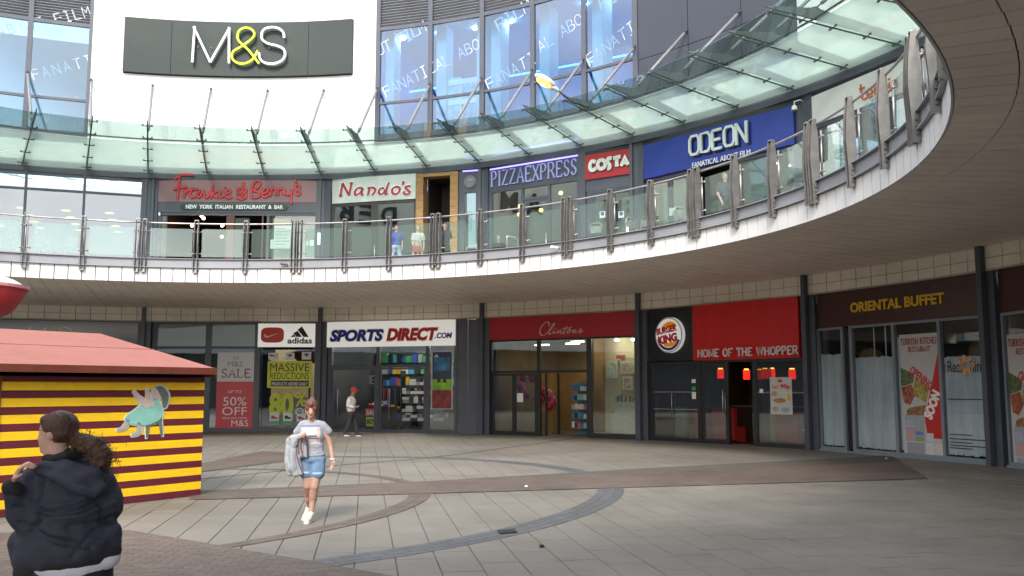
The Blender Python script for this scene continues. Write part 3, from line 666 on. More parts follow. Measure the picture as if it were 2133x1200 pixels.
# ================================================================== GLASS CANOPY
can = thing('glass_canopy', 'curved frosted glass canopy on steel fins hung by rods from the upper wall', 'canopy', tuple(FP(80, 10.3)))
tipspx = [(76, 228), (193, 243), (307, 253), (415, 259), (523, 263), (625, 264), (722, 262), (818, 257), (910, 248), (1002, 236), (1091, 220), None, (1260, 176), (1347, 145), (1433, 108), (1519, 65), (1598, 14)]
tips = [at_z(*p, 11.0) if p else None for p in tipspx]; tips[11] = (tips[10] + tips[12]) / 2 + Vector((.05, .1, 0))
ra = list(fins_r)
for k in range(2): ra.insert(0, ra[0] + 6); tips.insert(0, tips[0] * 2 - tips[1] + Vector((0, -.25, 0)))
for k in range(3): ra.append(ra[-1] - 5); tips.append(tips[-1] * 2 - tips[-2] + Vector((-.12, 0, 0)))
fins = []
for a, tp in zip(ra, tips):
    rt = FP(a, 10.34, .16); fins.append((a, rt, tp))
    d = (tp - rt); L = d.length; d = d.normalized(); sdv = d.cross(Vector((0, 0, 1))).normalized(); up = sdv.cross(d)
    def W(s_, h, x): return rt + d * (s_ * L) + up * h + sdv * x
    prof = [(0, -.03), (0, .12), (.35, .20), (.63, .30), (.72, .26), (1.0, .02), (.98, -.02), (.5, -.01)]
    prof = [(0, -.02), (.0, .14), (.3, .2), (.62, .27), (.66, .33), (.70, .25), (1.02, .0), (1.0, -.015), (.5, -.03)]
    n = len(prof); mb = MB()
    mb.add([W(s_, h, -.012) for s_, h in prof] + [W(s_, h, .012) for s_, h in prof], [tuple(range(n)), tuple(range(2 * n - 1, n - 1, -1))] + [(i, i + n, (i + 1) % n + n, (i + 1) % n) for i in range(n)])
    mb.hexa([W(0, -.035, -.045), W(1, -.02, -.02), W(1, -.02, .02), W(0, -.035, .045), W(0, -.02, -.045), W(1, -.012, -.02), W(1, -.012, .02), W(0, -.02, .045)])
    mb.tube([W(.02, -.125, 0), W(.99, -.11, 0)], .020, 6)
    build('fin', mb, finm, can)
    mb = MB()
    for s_ in (.05, .27, .52, .74, .97):
        mb.tube([W(s_, -.115, -.15), W(s_, -.115, .15)], .016, 6)
        for x in (-.15, .15): mb.tube([W(s_, -.125, x), W(s_, -.05, x)], .028, 8)
    build('spider_clamp', mb, finm, can)
    # hanger rod and its brackets
    if 10 < a < 118:
        w0 = FP(a, {True: 13.6}[True] + (a - 70) * .008, .04); p0 = W(.66, .28, 0)
        mb = MB(); dr_ = (w0 - p0).normalized(); mb.tube([p0 + dr_ * .22, w0 - dr_ * .16], .052, 10); build('hanger_rod', mb, mat('hanger_steel', (.20, .205, .22), .5, .1, var=.12, scale=4), can, smooth=True)
        mb = MB(); mb.tube([p0, p0 + dr_ * .24], .022, 6); mb.tube([w0 - dr_ * .2, w0], .022, 6); mb.ell(w0, (.06, .06, .06), 8, 5)
        s2 = sdv * .02; mb.hexa([w0 - s2 + Vector((0, 0, -.1)), w0 + s2 + Vector((0, 0, -.1)), w0 + s2 - dr_ * .15 + Vector((0, 0, -.02)), w0 - s2 - dr_ * .15 + Vector((0, 0, -.02)), w0 - s2 + Vector((0, 0, .08)), w0 + s2 + Vector((0, 0, .08)), w0 + s2 - dr_ * .15 + Vector((0, 0, .04)), w0 - s2 - dr_ * .15 + Vector((0, 0, .04))])
        build('rod_bracket', mb, dark, can)
def quadslab(p, q, r_, s_, th):
    mb = MB(); nrm = (q - p).cross(s_ - p).normalized() * th
    mb.hexa([p, q, r_, s_, p + nrm, q + nrm, r_ + nrm, s_ + nrm]); return mb
for (a0, r0_, t0), (a1, r1_, t1) in zip(fins, fins[1:]):
    g = (r1_ - r0_).normalized() * .004; dz = Vector((0, 0, -.085))
    def G(p, q, k): return p.lerp(q, k) + dz
    T0, T1 = t0.lerp(r0_, .0), t1.lerp(r1_, .0)
    build('frosted_glass_pane', quadslab(G(r0_, T0, .0) + g, G(r1_, T1, .0) - g, G(r1_, T1, .655) - g, G(r0_, T0, .655) + g, .014), can_f, can)
    build('clear_glass_pane', quadslab(G(r0_, T0, .665) + g, G(r1_, T1, .665) - g, G(r1_, T1, 1.0) - g, G(r0_, T0, 1.0) + g, .014), can_c, can)
mb = MB(); mb.tube([r_.lerp(t, .66) + Vector((0, 0, -.0)) for a, r_, t in fins], .028, 8); build('tie_tube', mb, finm, can, smooth=True)
# ------------------------------------------------------------------ street lamp fixed to a canopy fin
hd = at_d(1136, 172, 27.4)
lamp = thing('wall_lamp', 'lit amber street lamp on a thin arm reaching out over the canopy', 'lamp', tuple(fins[2 + 11][1]))
e = at_d(1162, 188, 27.6); f_ = at_d(1195, 214, 28.2); mb = MB(); mb.tube([e, f_, fins[13][2].lerp(fins[13][1], .35) + Vector((0, 0, .1)), fins[13][1] + Vector((0, 0, .1))], .035, 8); build('arm', mb, finm, lamp, smooth=True)
ax = (hd - e).normalized(); q = ax.to_track_quat('X', 'Z').to_matrix()
mb = MB(); mb.ell(hd + Vector((0, 0, .06)), (.40, .17, .13), 18, 10, q); mb.cap(hd - ax * .28, e, .09, .05); build('lamp_head', mb, mat('pale_lamp_shell', (.62, .60, .60), .4), lamp, smooth=True)
mb = MB(); mb.ell(hd + ax * .06 + Vector((0, -.02, -.035)), (.27, .135, .11), 14, 8, q); build('lamp_bowl', mb, mat('amber_bowl', (1, .5, .05), .3, emit=(1, .42, .04), es=2.2), lamp, smooth=True)
mb = MB(); mb.ell(hd + ax * .08 + Vector((0, -.05, -.07)), (.10, .08, .09), 10, 6); build('bulb', mb, emis('sodium_bulb', (1, .62, .2), 12), lamp)
# ================================================================== SHOPS, LOWER LEVEL
def room(B, x0, x1, d, z0, z1, wall, parent, floor=None, ceil=None, lights=0, lm=None):
    for nm, b in (('back_wall', (x0, x1, -d - .1, -d, z0, z1)), ('side_wall', (x0, x0 + .05, -d, -.3, z0, z1)), ('side_wall', (x1 - .05, x1, -d, -.3, z0, z1))):
        build(nm, bbox(MB(), B, *b), wall, parent)
    build('shop_floor', bbox(MB(), B, x0, x1, -d, -.12, z0, z0 + .02), floor or mat('shop_floor_vinyl', (.12, .11, .10), .4, var=.1), parent)
    build('shop_ceiling', bbox(MB(), B, x0, x1, -d, -.12, z1, z1 + .05), ceil or mat('shop_ceiling_board', (.25, .25, .25), .8), parent)
def frame_px(B, parent, name, m, us=(), vs=(), y0=-.03, y1=.05):
    """us: (u_left,u_right,v_top,v_bot) upright pieces; vs: (u0,vtop0,u1,vbot1) rails"""
    for r in us: pbox(name, B, B.rect(r[0], r[2], r[1], r[3], y1), y0, y1, m, parent)
    for r in vs: pbox(name, B, B.rect(r[0], r[1], r[2], r[3], y1), y0 + .002, y1 - .002, m, parent)
def up(B, u0, u1, vt, z0, z1=None):      # upright from pixel columns, explicit heights
    x0, _ = B.loc(u0, vt, .05); x1, _ = B.loc(u1, vt, .05); return x0, x1, z0, z1
def shopfront(name, lab, i, cat='shopfront'):
    B = bays[i]; t = thing(name, lab, cat, tuple(B.P(B.w / 2, 0, 0)), B.rz, None); return B, t
def upr(B, t, m, lst, y0=-.04, y1=.05, nm='mullion'):      # list of (x0,x1,z0,z1)
    for r in lst: pbox(nm, B, r, y0, y1, m, t)
def rail(B, t, m, lst, y0=-.038, y1=.047, nm='rail'):
    for r in lst: pbox(nm, B, r, y0, y1, m, t)
def pane(B, t, r, m=None, nm='glass_pane', y=-.005): return pbox(nm, B, r, y, y + .008, m or win, t)
def X(B, u, v=800, off=.05): return B.loc(u, v, off)[0]
def Z(B, u, v, off=.05): return B.loc(u, v, off)[1]
def leafs(B, t, m, x0, x1, z0, z1, wd=.07, g=None, y0=-.03, y1=.03, handle=None):
    """framed glazed door leaf with a pull handle"""
    d = MB()
    for r in ((x0, x0 + wd, z0, z1), (x1 - wd, x1, z0, z1)): bbox(d, B, r[0], r[1], y0, y1, r[2], r[3])
    for r in ((x0 + wd, x1 - wd, z0, z0 + wd * 1.6), (x0 + wd, x1 - wd, z1 - wd, z1)): bbox(d, B, r[0], r[1], y0, y1, r[2], r[3])
    o = build('door', d, m, t); I = None
    mb = MB(); bbox(mb, B, x0 + wd, x1 - wd, -.004, .004, z0 + wd * 1.6, z1 - wd)
    me = build('glass_pane', mb, g or win, t)
    if handle:
        hx = x0 + wd * .5 if handle < 0 else x1 - wd * .5; mb = MB(); mb.tube([B.P(hx, y1 + .05, .85), B.P(hx, y1 + .05, 1.55)], .016, 8)
        for z in (.9, 1.5): mb.tube([B.P(hx, y1, z), B.P(hx, y1 + .05, z)], .012, 6)
        build('handle', mb, steel, t, smooth=True)
ZB = 4.28       # underside of the bulkhead
# ---- M&S (bay 0 and glazed part of bay 1)
B, t = shopfront('department_store_shopfront', 'black fascia department store front behind the striped kiosk', 0)
pbox('fascia_panel', B, (.35, B.w - .2, 3.25, ZB - .02), -.05, .06, mat('black_glass_fascia', (.012, .02, .018), .12), t)
def ms_letters(F, u0, u1, v0, v1, wd, y0, y1, t, wm, gm, lab='lettering'):
    (x0, z1), (x1, z0) = F.loc(u0, v0, y1), F.loc(u1, v1, y1)
    h = z1 - z0; W_ = x1 - x0; q = lambda L: [(x0 + a * W_, z0 + b * h) for a, b in L]
    mb = MB(); stroke(mb, F, q([(.0, 0), (.012, 1)]), wd, y0, y1, False)
    stroke(mb, F, q([(.0, .985), (.19, .02)]), wd, y0, y1 - .002, False); stroke(mb, F, q([(.19, .02), (.385, .985)]), wd, y0, y1 - .001, False); stroke(mb, F, q([(.378, 1), (.39, 0)]), wd, y0, y1 - .003, False)
    build('letter_m', mb, wm, t)
    mb = MB(); stroke(mb, F, q([(.715, .0), (.60, .36), (.49, .62), (.475, .80), (.50, .93), (.565, .99), (.63, .93), (.655, .80), (.62, .66), (.52, .47), (.435, .33), (.42, .17), (.46, .04), (.54, -.01), (.62, .06), (.67, .20), (.695, .36)]), wd, y0, y1); build('ampersand', mb, gm, t)
    mb = MB(); stroke(mb, F, q([(.985, .70), (.97, .86), (.915, .97), (.84, 1.0), (.765, .95), (.735, .82), (.745, .66), (.81, .55), (.90, .49), (.975, .40), (1.0, .25), (.975, .09), (.90, .0), (.83, -.01), (.76, .04), (.72, .16), (.715, .30)]), wd, y0, y1); build('letter_s', mb, wm, t)
lime = mat('lime_sign_green', (.60, .76, .01), .4)
ms_letters(B, 60, 148, 681, 706, .035, .065, .09, t, mat('dull_white_letter', (.8, .8, .8), .4), mat('dull_lime', (.5, .62, .03), .4))
gm = mat('store_dim_wall', (.16, .15, .13), .8, var=.3, scale=1)
room(B, 0, B.w, 6, 0, ZB, gm, t)
upr(B, t, slate, [(x, x + .1, 0, 3.25) for x in (.36, 1.9, 3.4, 4.9)] + [(B.w - .3, B.w - .2, 0, 3.25)])
pane(B, t, (.4, B.w - .3, .15, 3.25)); rail(B, t, slate, [(.46, B.w - .3, 0, .15)])
B, t = shopfront('store_window_shopfront', 'tall slate framed shop windows between the kiosk and the sports shop posters', 1)
x = lambda u: X(B, u); z = lambda u, v: Z(B, u, v)
x425, x437, x530, x545, x655 = x(425), x(437), x(528), x(540), x(656)
zt = z(480, 724)
upr(B, t, slate, [(.36, .52, 0, ZB), (x425, x437, 0, ZB), (x530, x545, 0, ZB), (x655, x655 + .2, 0, ZB)])
rail(B, t, slate, [(.52, x425, zt - .05, zt + .05), (x437, x530, zt - .05, zt + .05), (.52, x425, 0, .14), (x437, x530, 0, .14), (x545, x655, 0, .14), (.52, x425, ZB - .08, ZB), (x437, x530, ZB - .08, ZB)])
for a, b in ((.52, x425), (x437, x530)): pane(B, t, (a, b, .14, zt - .05)); pane(B, t, (a, b, zt + .05, ZB - .08))
pane(B, t, (x545, x655, .14, 3.2), glass('dim_window_glass', (.75, .8, .82), .05, .8, 3.6, wobble=.04))
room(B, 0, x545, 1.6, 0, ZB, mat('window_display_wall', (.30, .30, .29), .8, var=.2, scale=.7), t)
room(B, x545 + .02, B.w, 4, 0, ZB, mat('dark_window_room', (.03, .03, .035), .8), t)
pbox('display_board', B, (x437 + .3, x530 - .1, 3.35, 4.2), -.6, -.5, mat('display_grey', (.28, .28, .27), .7), t)
litw = mat('backlit_sign_white', (.8, .8, .78), .4, emit=(1, .98, .93), es=.16)
sg = pbox('sign_panel', B, B.rect(538, 674, 657, 723, .1), .02, .1, litw, t)
# red rounded lozenge with tick and three stripe mark
lo = [(cos(q) * (abs(cos(q)) ** -.45 if abs(cos(q)) > .02 else 1), sin(q) * (abs(sin(q)) ** -.45 if abs(sin(q)) > .02 else 1)) for q in [2 * pi * k / 40 for k in range(40)]]
r = B.rect(544, 682, 591, 714, .1); cx, cz, hw, hh = (r[0] + r[1]) / 2, (r[2] + r[3]) / 2, (r[1] - r[0]) / 2, (r[3] - r[2]) / 2
redl = mat('red_logo', (.68, .05, .03), .45); polyrect
mb = MB(); mb.prism([(cx + max(-1, min(1, a)) * hw, cz + max(-1, min(1, b)) * hh) for a, b in lo], .1, .112, B.P); build('logo_lozenge', mb, redl, t)
tick = [(552, 696), (550, 700), (553, 703.5), (559, 703), (582, 693), (560, 700), (555, 700), (553, 698)]
mb = MB(); mb.prism([B.loc(u, v, .112) for u, v in tick[::-1]], .112, .12, B.P); build('logo_tick', mb, white, t)
mb = MB()
for p_ in ([(605, 702), (612, 696.5), (616, 702)], [(611, 694.5), (620, 689), (629, 702), (617.5, 702)], [(620, 687), (629, 680), (643, 702), (632, 702)]):
    mb.prism([B.loc(u, v, .1) for u, v in p_], .1, .112, B.P)
build('logo_stripes', mb, black, t)
text('lettering', B, 'adidas', B.rect(599, 703.5, 650, 716, .1), .1, .012, black, t, bold=.03)
# posters
def poster(nm, lab, B, r, m, y=.012, th=.006, cat='poster', group=None, back=False):
    p = thing(nm, lab, cat, tuple(B.P((r[0] + r[1]) / 2, y, r[2])), B.rz, group); pbox('sheet', B, r, y, y + th, m, p); return p
pw = mat('poster_white', (.62, .64, .66), .4); pr = mat('poster_red', (.55, .05, .06), .4); py = mat('poster_yellow', (.55, .60, .02), .45); grey_t = mat('print_grey', (.2, .2, .22), .5); pg = mat('poster_green', (.05, .35, .12), .5)
PY = .018; TY = .019
r = B.rect(454, 734, 528, 903); rw = B.rect(454, 734, 528, 795)
p = poster('sale_poster', 'tall white over red sale poster in the shop window beside the kiosk', B, (r[0], r[1], r[2], rw[2]), pr); pbox('sheet', B, (r[0], r[1], rw[2] + .002, r[3]), .012, .018, pw, p)
T = lambda s, u0, v0, u1, v1, m, **k: text('lettering', B, s, B.rect(u0, v0, u1, v1, TY), PY, .003, m, p, **k)
T('THE', 484, 743, 498, 749, grey_t); T('M&S', 475, 753, 505, 764, grey_t)
serif('lettering', B, 'SALE', B.rect(461, 769, 522, 786, TY), PY, TY + .002, .05, mat('dark_red_print', (.3, .03, .04), .5), p, .2, .5)
lw_ = mat('print_white', (.72, .70, .70), .5)
T('UP TO', 475, 813, 503, 819, lw_); T('50%', 465, 827, 513, 845, lw_); T('OFF', 463, 848, 514, 865, lw_); T('SELECTED ITEMS', 463, 869, 514, 873, lw_); T('M&S', 482, 875, 517, 888, lw_)
r = B.rect(558, 752, 649, 808)
p = poster('reductions_poster', 'lime yellow poster reading massive reductions in the sports shop window', B, (r[0], r[1], r[2], r[3]), py)
pbox('print_block', B, B.rect(564, 793, 643, 805, TY), PY, PY + .002, black, p)
T('MASSIVE', 563, 757, 644, 774, black); T('REDUCTIONS', 563, 776, 643, 790, black)
text('lettering', B, 'PRODUCTS ADDED DAILY', B.rect(566, 796, 641, 803, .025), .0205, .002, lw_, p, bold=.02)
r = B.rect(561, 816, 612, 870)
p = thing('discount_lettering', 'huge lime 80% off lettering stuck on the sports shop window', 'poster', tuple(B.P(r[0], .01, 1)), B.rz)
limep = mat('lime_vinyl', (.50, .56, .02), .5)
T('80', 561, 817, 611, 869, limep, bold=.045); T('%', 614, 816, 640, 847, limep, bold=.02); T('OFF', 615, 849, 655, 866, mat('pale_vinyl', (.5, .55, .58), .5), bold=.03)
for k, (u, v, w_, h_, top, bot) in enumerate(((559, 735, 18, 14, pw, pw), (595, 735, 18, 14, pw, pw), (629, 733, 19, 16, pw, pw), (562, 860, 19, 24, pw, pg), (590, 860, 19, 24, pw, pg), (618, 862, 19, 22, pw, pg))):
    r = B.rect(u, v, u + w_, v + h_, .03)
    lab = ['shoe sticker above the lime poster', 'shirt sticker above the lime poster', 'multi item sticker over the corner of the lime poster', 'green based sticker below the round eight', 'green based sticker below the zero digit', 'green based sticker under the percent sign'][k]
    p = poster('product_sticker', 'small ' + lab, B, r, top, .027, .004, 'sticker', 'product stickers on the sports shop window')
    if k > 2: pbox('print_block', B, (r[0] + .01, r[1] - .01, r[2] + .01, r[2] + (r[3] - r[2]) * .3), .0315, .033, pg, p)
    mb = MB(); cx = (r[0] + r[1]) / 2; cz = r[2] + (r[3] - r[2]) * .6; ww = (r[1] - r[0]) * .34; hh = (r[3] - r[2]) * .2
    sh_ = [(-1, -.6), (1, -.7), (1, -.1), (.3, .2), (-.3, .9), (-1, .8)] if k in (0, 3, 4, 5) else [(-.5, -1), (.5, -1), (.5, .3), (1, .2), (.9, .8), (.3, 1), (-.3, 1), (-.9, .8), (-1, .2), (-.5, .3)]
    mb.prism([(cx + a * ww, cz + b * hh) for a, b in sh_], .0315, .033, B.P); build('print_picture', mb, [mat('print_dark_blue', (.05, .08, .15), .5), MATS['print_dark_blue'], MATS['print_dark_blue'], mat('print_rust', (.35, .06, .04), .5), black, MATS['print_rust']][k], p)
# ---- sports shop (bay 2)
B, t = shopfront('sports_shopfront', 'sports shop front with long white sign and double glazed doors', 2)
x = lambda u: X(B, u); z = lambda u, v: Z(B, u, v)
xs = [x(u) for u in (684, 690, 783, 790, 886, 894, 946, 952)]; xe = xs[7]
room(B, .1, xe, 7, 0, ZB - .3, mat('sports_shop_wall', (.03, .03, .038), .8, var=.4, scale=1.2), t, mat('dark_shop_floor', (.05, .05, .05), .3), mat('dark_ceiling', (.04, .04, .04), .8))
zs = z(800, 722); zt = z(800, 763)
pbox('sign_panel', B, (x(680), x(948.5), zs, ZB - .01), .03, .13, litw, t)
upr(B, t, slate, [(.3, xs[1], 0, ZB), (xs[2], xs[3], 0, zs), (xs[4], xs[5], 0, zs), (xs[6], xs[7], 0, ZB)])
rail(B, t, slate, [(xs[1], xs[4], zt - .05, zt + .05), (xs[1], xs[2], 0, .05), (xs[5], xs[6], 0, .14), (xs[3], xs[4], 0, .05)])
pane(B, t, (xs[1], xs[2], zt + .05, zs)); pane(B, t, (xs[3], xs[4], zt + .05, zs)); pane(B, t, (xs[5], xs[6], .14, zs))
cg_ = glass('open_door_glass', (.95, .97, .96), .02, .5, 4)
leafs(B, t, slate, xs[1] + .01, xs[2] - .01, .01, zt - .06, .07, cg_); leafs(B, t, slate, xs[3] + .01, xs[4] - .01, .01, zt - .06, .07, cg_)
for u in (705, 812):
    mb = MB(); q0 = x(u); mb.tube([B.P(q0, .1, .5), B.P(q0, .1, 1.65)], .018, 8); mb.tube([B.P(q0, .03, 1.55), B.P(q0, .1, 1.55)], .012, 6); mb.tube([B.P(q0, .03, .6), B.P(q0, .1, .6)], .012, 6); build('handle', mb, steel, t, smooth=True)
for a, b in ((x(950), x(973)), (x(974.5), x(1000))): pbox('slate_wall_panel', B, (a, b, 0, ZB - .01), -.06, .02, slate2, t)
pbox('slate_wall_panel', B, (x(1000), B.w - .30, 0, ZB - .01), -.06, .05, slate, t)
blu = mat('sign_blue', (.02, .05, .38), .4); rd = mat('sign_red', (.66, .015, .02), .4)
for s_, a, b, m in (('SPORTS', (688, 688), (799, 710), blu), ('DIRECT', (806, 684.5), (912, 708.5), rd)):
    r = B.rect(a[0], a[1], b[0], b[1], .13)
    text('lettering_edge', B, s_, (r[0] - .03, r[1] + .03, r[2] - .03, r[3] + .03), .13, .01, white, t, bold=.075, shear=.22)
    text('lettering', B, s_, r, .142, .02, m, t, bold=.045, shear=.22)
text('lettering', B, '.COM', B.rect(906, 693, 942, 704.5, .13), .13, .02, blu, t, bold=.04, shear=.2)
mb = MB()
for px_, pz, d_ in ((1.2, 3.35, .9), (3.6, 3.35, .9), (4.9, 3.35, 1.0), (1.2, 3.55, 1.9), (3.0, 3.6, 1.9), (2.0, 3.6, 3.5), (4.2, 3.6, 3.2), (.8, 3.6, 4.6), (3.6, 3.6, 5.2)): bbox(mb, B, px_, px_ + .45, -d_ - .12, -d_, pz, pz + .05)  # strips nearest the front are added to light the shelving
build('ceiling_light', mb, emis('sports_strip_and_fill', (1, .94, .8), 42), t)
# inside: shelving with pale shoe boxes, hanging stock, sale bin
rk = thing('shoe_shelving', 'dark shelving stacked with pale shoe boxes inside the sports shop', 'shelving', tuple(B.P(x(860), -2, 0)), B.rz)
rx0, rx1 = x(792), x(893); sb = mat('shelf_black', (.02, .02, .022), .5)
for k in range(6): pbox('shelf', B, (rx0, rx1, .35 + k * .36, .37 + k * .36), -2.4, -2.0, sb, rk)
for k in (0, 1): pbox('upright', B, (rx0 - .05 + k * (rx1 - rx0 + .05), rx0 + k * (rx1 - rx0 + .05), 0, 2.4), -2.42, -1.98, sb, rk)
for k in range(5):
    xx = rx0 + .02
    while xx < rx1 - .2:
        w_ = random.choice((.17, .2, .3)); nst = random.choice((1, 2, 2))
        if random.random() < .9:
            for j in range(nst): pbox('shoe_box', B, (xx, min(xx + w_ - .015, rx1), .375 + k * .36 + j * .125, .375 + k * .36 + j * .125 + .115), -2.35, -2.02 + random.uniform(-.03, .01), random.choice((mat('box_white', (.5, .5, .52), .6, var=.2, scale=20), mat('box_grey', (.25, .26, .28), .6), mat('box_dark', (.04, .04, .05), .6), MATS['box_white'])), rk)
        xx += w_
sw = thing('sportswear_display', 'back wall of colourful folded and hung sportswear inside the sports shop', 'display', tuple(B.P(2.0, -4.6, 0)), B.rz)
pbox('back_panel', B, (.2, 5.6, 0, 3.3), -4.75, -4.65, sb, sw)
for k in range(6):
    xx = .3
    while xx < 5.4:
        w_ = random.choice((.16, .22, .3)); h_ = random.uniform(.22, .42); c_ = random.choice([(.5, .5, .52), (.45, .04, .05), (.03, .07, .3), (.5, .3, .03), (.02, .02, .03), (.05, .25, .4), (.3, .32, .34), (.02, .02, .02), (.05, .3, .12)])
        pbox('garment', B, (xx, xx + w_ - .03, .3 + k * .5, .3 + k * .5 + h_), -4.64, -4.5, mat('cloth_%d' % int(sum(c_) * 1000 + c_[2] * 77), c_, .9), sw); xx += w_
cl = thing('hanging_stock_rail', 'rail of dark and coloured clothing inside the sports shop', 'clothes rail', tuple(B.P(x(740), -3.2, 0)), B.rz)
mb = MB(); mb.tube([B.P(x(700), -3.2, 1.75), B.P(x(835), -3.2, 1.75)], .02, 6)
for u in (700, 768, 835): mb.tube([B.P(x(u), -3.2, 0), B.P(x(u), -3.2, 1.75)], .02, 6)
build('rail', mb, sb, cl)
xx = x(702)
while xx < x(833):
    c_ = random.choice([(.02, .02, .03), (.02, .02, .02), (.06, .07, .12), (.25, .03, .04), (.03, .12, .2), (.3, .3, .3), (.02, .03, .04)]); mb = MB(); bbox(mb, B, xx, xx + .05, -3.42, -2.95, .9 + random.random() * .2, 1.68)
    build('garment', mb, mat('cloth_%d' % int(sum(c_) * 1000), c_, .9), cl); xx += .085
sbin = thing('sale_bin', 'low bin heaped with trainers and marked with a sale board inside the door', 'bin', tuple(B.P(x(765), -.9, 0)), B.rz)
r = (x(738), x(792), 0, 1.05); pbox('bin_body', B, (r[0], r[1], .05, .95), -1.6, -1.0, sb, sbin)
pbox('sale_board', B, (x(738), x(768), z(752, 868), z(752, 852)), -.99, -.97, pr, sbin); text('lettering', B, 'SALE', (x(740), x(766), z(752, 866), z(752, 855)), -.969, .004, lw_, sbin, bold=.03)
pbox('price_board', B, (x(740), x(764), z(752, 890), z(752, 871)), -.99, -.97, py, sbin); text('lettering', B, '80%', (x(741), x(763), z(752, 887), z(752, 874)), -.969, .004, black, sbin, bold=.03)
for k in range(26):
    c_ = B.P(random.uniform(r[0] + .1, r[1] - .1), random.uniform(-1.55, -1.05), .97 + random.random() * .16); mb = MB(); q = Matrix.Rotation(random.random() * 3, 3, 'Z') @ Matrix.Rotation(random.uniform(-.6, .6), 3, 'X')
    mb.ell(c_, (.15, .055, .05), 8, 5, q); mb.ell(c_ + q @ Vector((.07, 0, .04)), (.06, .045, .05), 8, 5, q); build('trainer', mb, random.choice((white, black, pr, MATS['box_grey'], blu)), sbin, smooth=True)
lp = thing('logo_placard', 'small grey placard with a black S inside the sports shop doors', 'sign', tuple(B.P(x(770), -.5, 1.9)), B.rz)
pbox('sheet', B, B.rect(757, 781, 783, 800), -.52, -.5, MATS['box_grey'], lp); text('lettering', B, 'S', B.rect(763, 784, 777, 798), -.499, .004, black, lp, bold=.05)
# tall framed poster
r = B.rect(899, 733, 942, 852)
p = poster('boot_poster', 'tall framed poster of football boots on a green pitch at the end window', B, r, mat('poster_night', (.03, .05, .12), .4, var=.8, scale=1.6), .02)
for a, b, c, d, m in ((900.5, 790, 941, 813, mat('poster_lime', (.25, .5, .04), .5, var=.4, scale=2)), (900.5, 812, 941, 851, mat('poster_dark_red', (.22, .03, .03), .5, var=.8, scale=3)), (905, 745, 936, 772, mat('poster_blue', (.03, .16, .3), .5, var=.9, scale=3))):
    pbox('print_block', B, B.rect(a, b, c, d, .03), .0265, .028, m, p)
mb = MB()
for u in (914, 926): mb.prism([B.loc(a, b, .03) for a, b in ((u - 4, 797), (u - 3, 785), (u - 1, 775), (u + 3, 776), (u + 3.5, 788), (u + 4, 797))][::-1], .0285, .03, B.P)
build('print_picture', mb, mat('print_boot', (.03, .06, .02), .5), p)
mb = MB()
for a, b, c, d in ((898, 731, 900, 853), (941, 731, 943, 853)): rr = B.rect(a, b, c, d, .03); bbox(mb, B, rr[0], rr[1], .012, .035, rr[2], rr[3])
for a, b, c, d in ((900, 731, 941, 733), (900, 851, 941, 853)): rr = B.rect(a, b, c, d, .03); bbox(mb, B, rr[0], rr[1], .013, .034, rr[2], rr[3])
build('frame', mb, steel, p)
T = lambda s, u0, v0, u1, v1, m, **k: text('lettering', B, s, B.rect(u0, v0, u1, v1, TY), .0265, .003, m, p, **k)
mb = MB()
for q_ in ([(904, 744), (907, 741), (909, 744)], [(907, 740), (909, 738), (914, 744), (911, 744)]): mb.prism([B.loc(a, b, .03) for a, b in q_], .0265, .03, B.P)
build('logo_stripes', mb, white, p)
# ---- card shop (bay 3)
B, t = shopfront('card_shopfront', 'card shop front under a plain red sign with white script', 3)
x = lambda u: X(B, u); z = lambda u, v: Z(B, u, v)
frm = mat('near_black_frame', (.022, .024, .027), .4)
room(B, .1, x(1227), 5, 0, ZB - .25, mat('card_shop_wall', (.32, .20, .09), .8, var=.3, scale=1.3), t, None, mat('card_shop_ceiling', (.12, .11, .10), .8))
r = (x(1016), x(1327), z(1171, 704), ZB - .01)
pbox('sign_panel', B, r, .0, .12, mat('crimson_sign', (.42, .014, .028), .4, var=.05, scale=1), t)
zs = r[2]
upr(B, t, frm, [(.3, x(1024), 0, zs), (x(1118), x(1125), 0, zs), (x(1222), x(1232), 0, zs), (x(1326), B.w - .28, 0, zs)])
zt = z(1120, 774)
rail(B, t, frm, [(x(1024), x(1222), zt - .05, zt + .04), (x(1024), x(1118), 0, .04), (x(1232), x(1326), 0, .16), (x(1024), x(1326), zs - .06, zs)])
for a, b in ((1024, 1118), (1125, 1222)): pane(B, t, (x(a), x(b), zt + .04, zs - .06))
pane(B, t, (x(1232), x(1326), .16, zs - .06), glass('clear_display_glass', (.9, .94, .92), .07, .8, 3.5, wobble=.04))
xm = x(1070); leafs(B, t, frm, x(1025), xm, .01, zt - .06, .08); leafs(B, t, frm, xm + .01, x(1117), .01, zt - .06, .08)
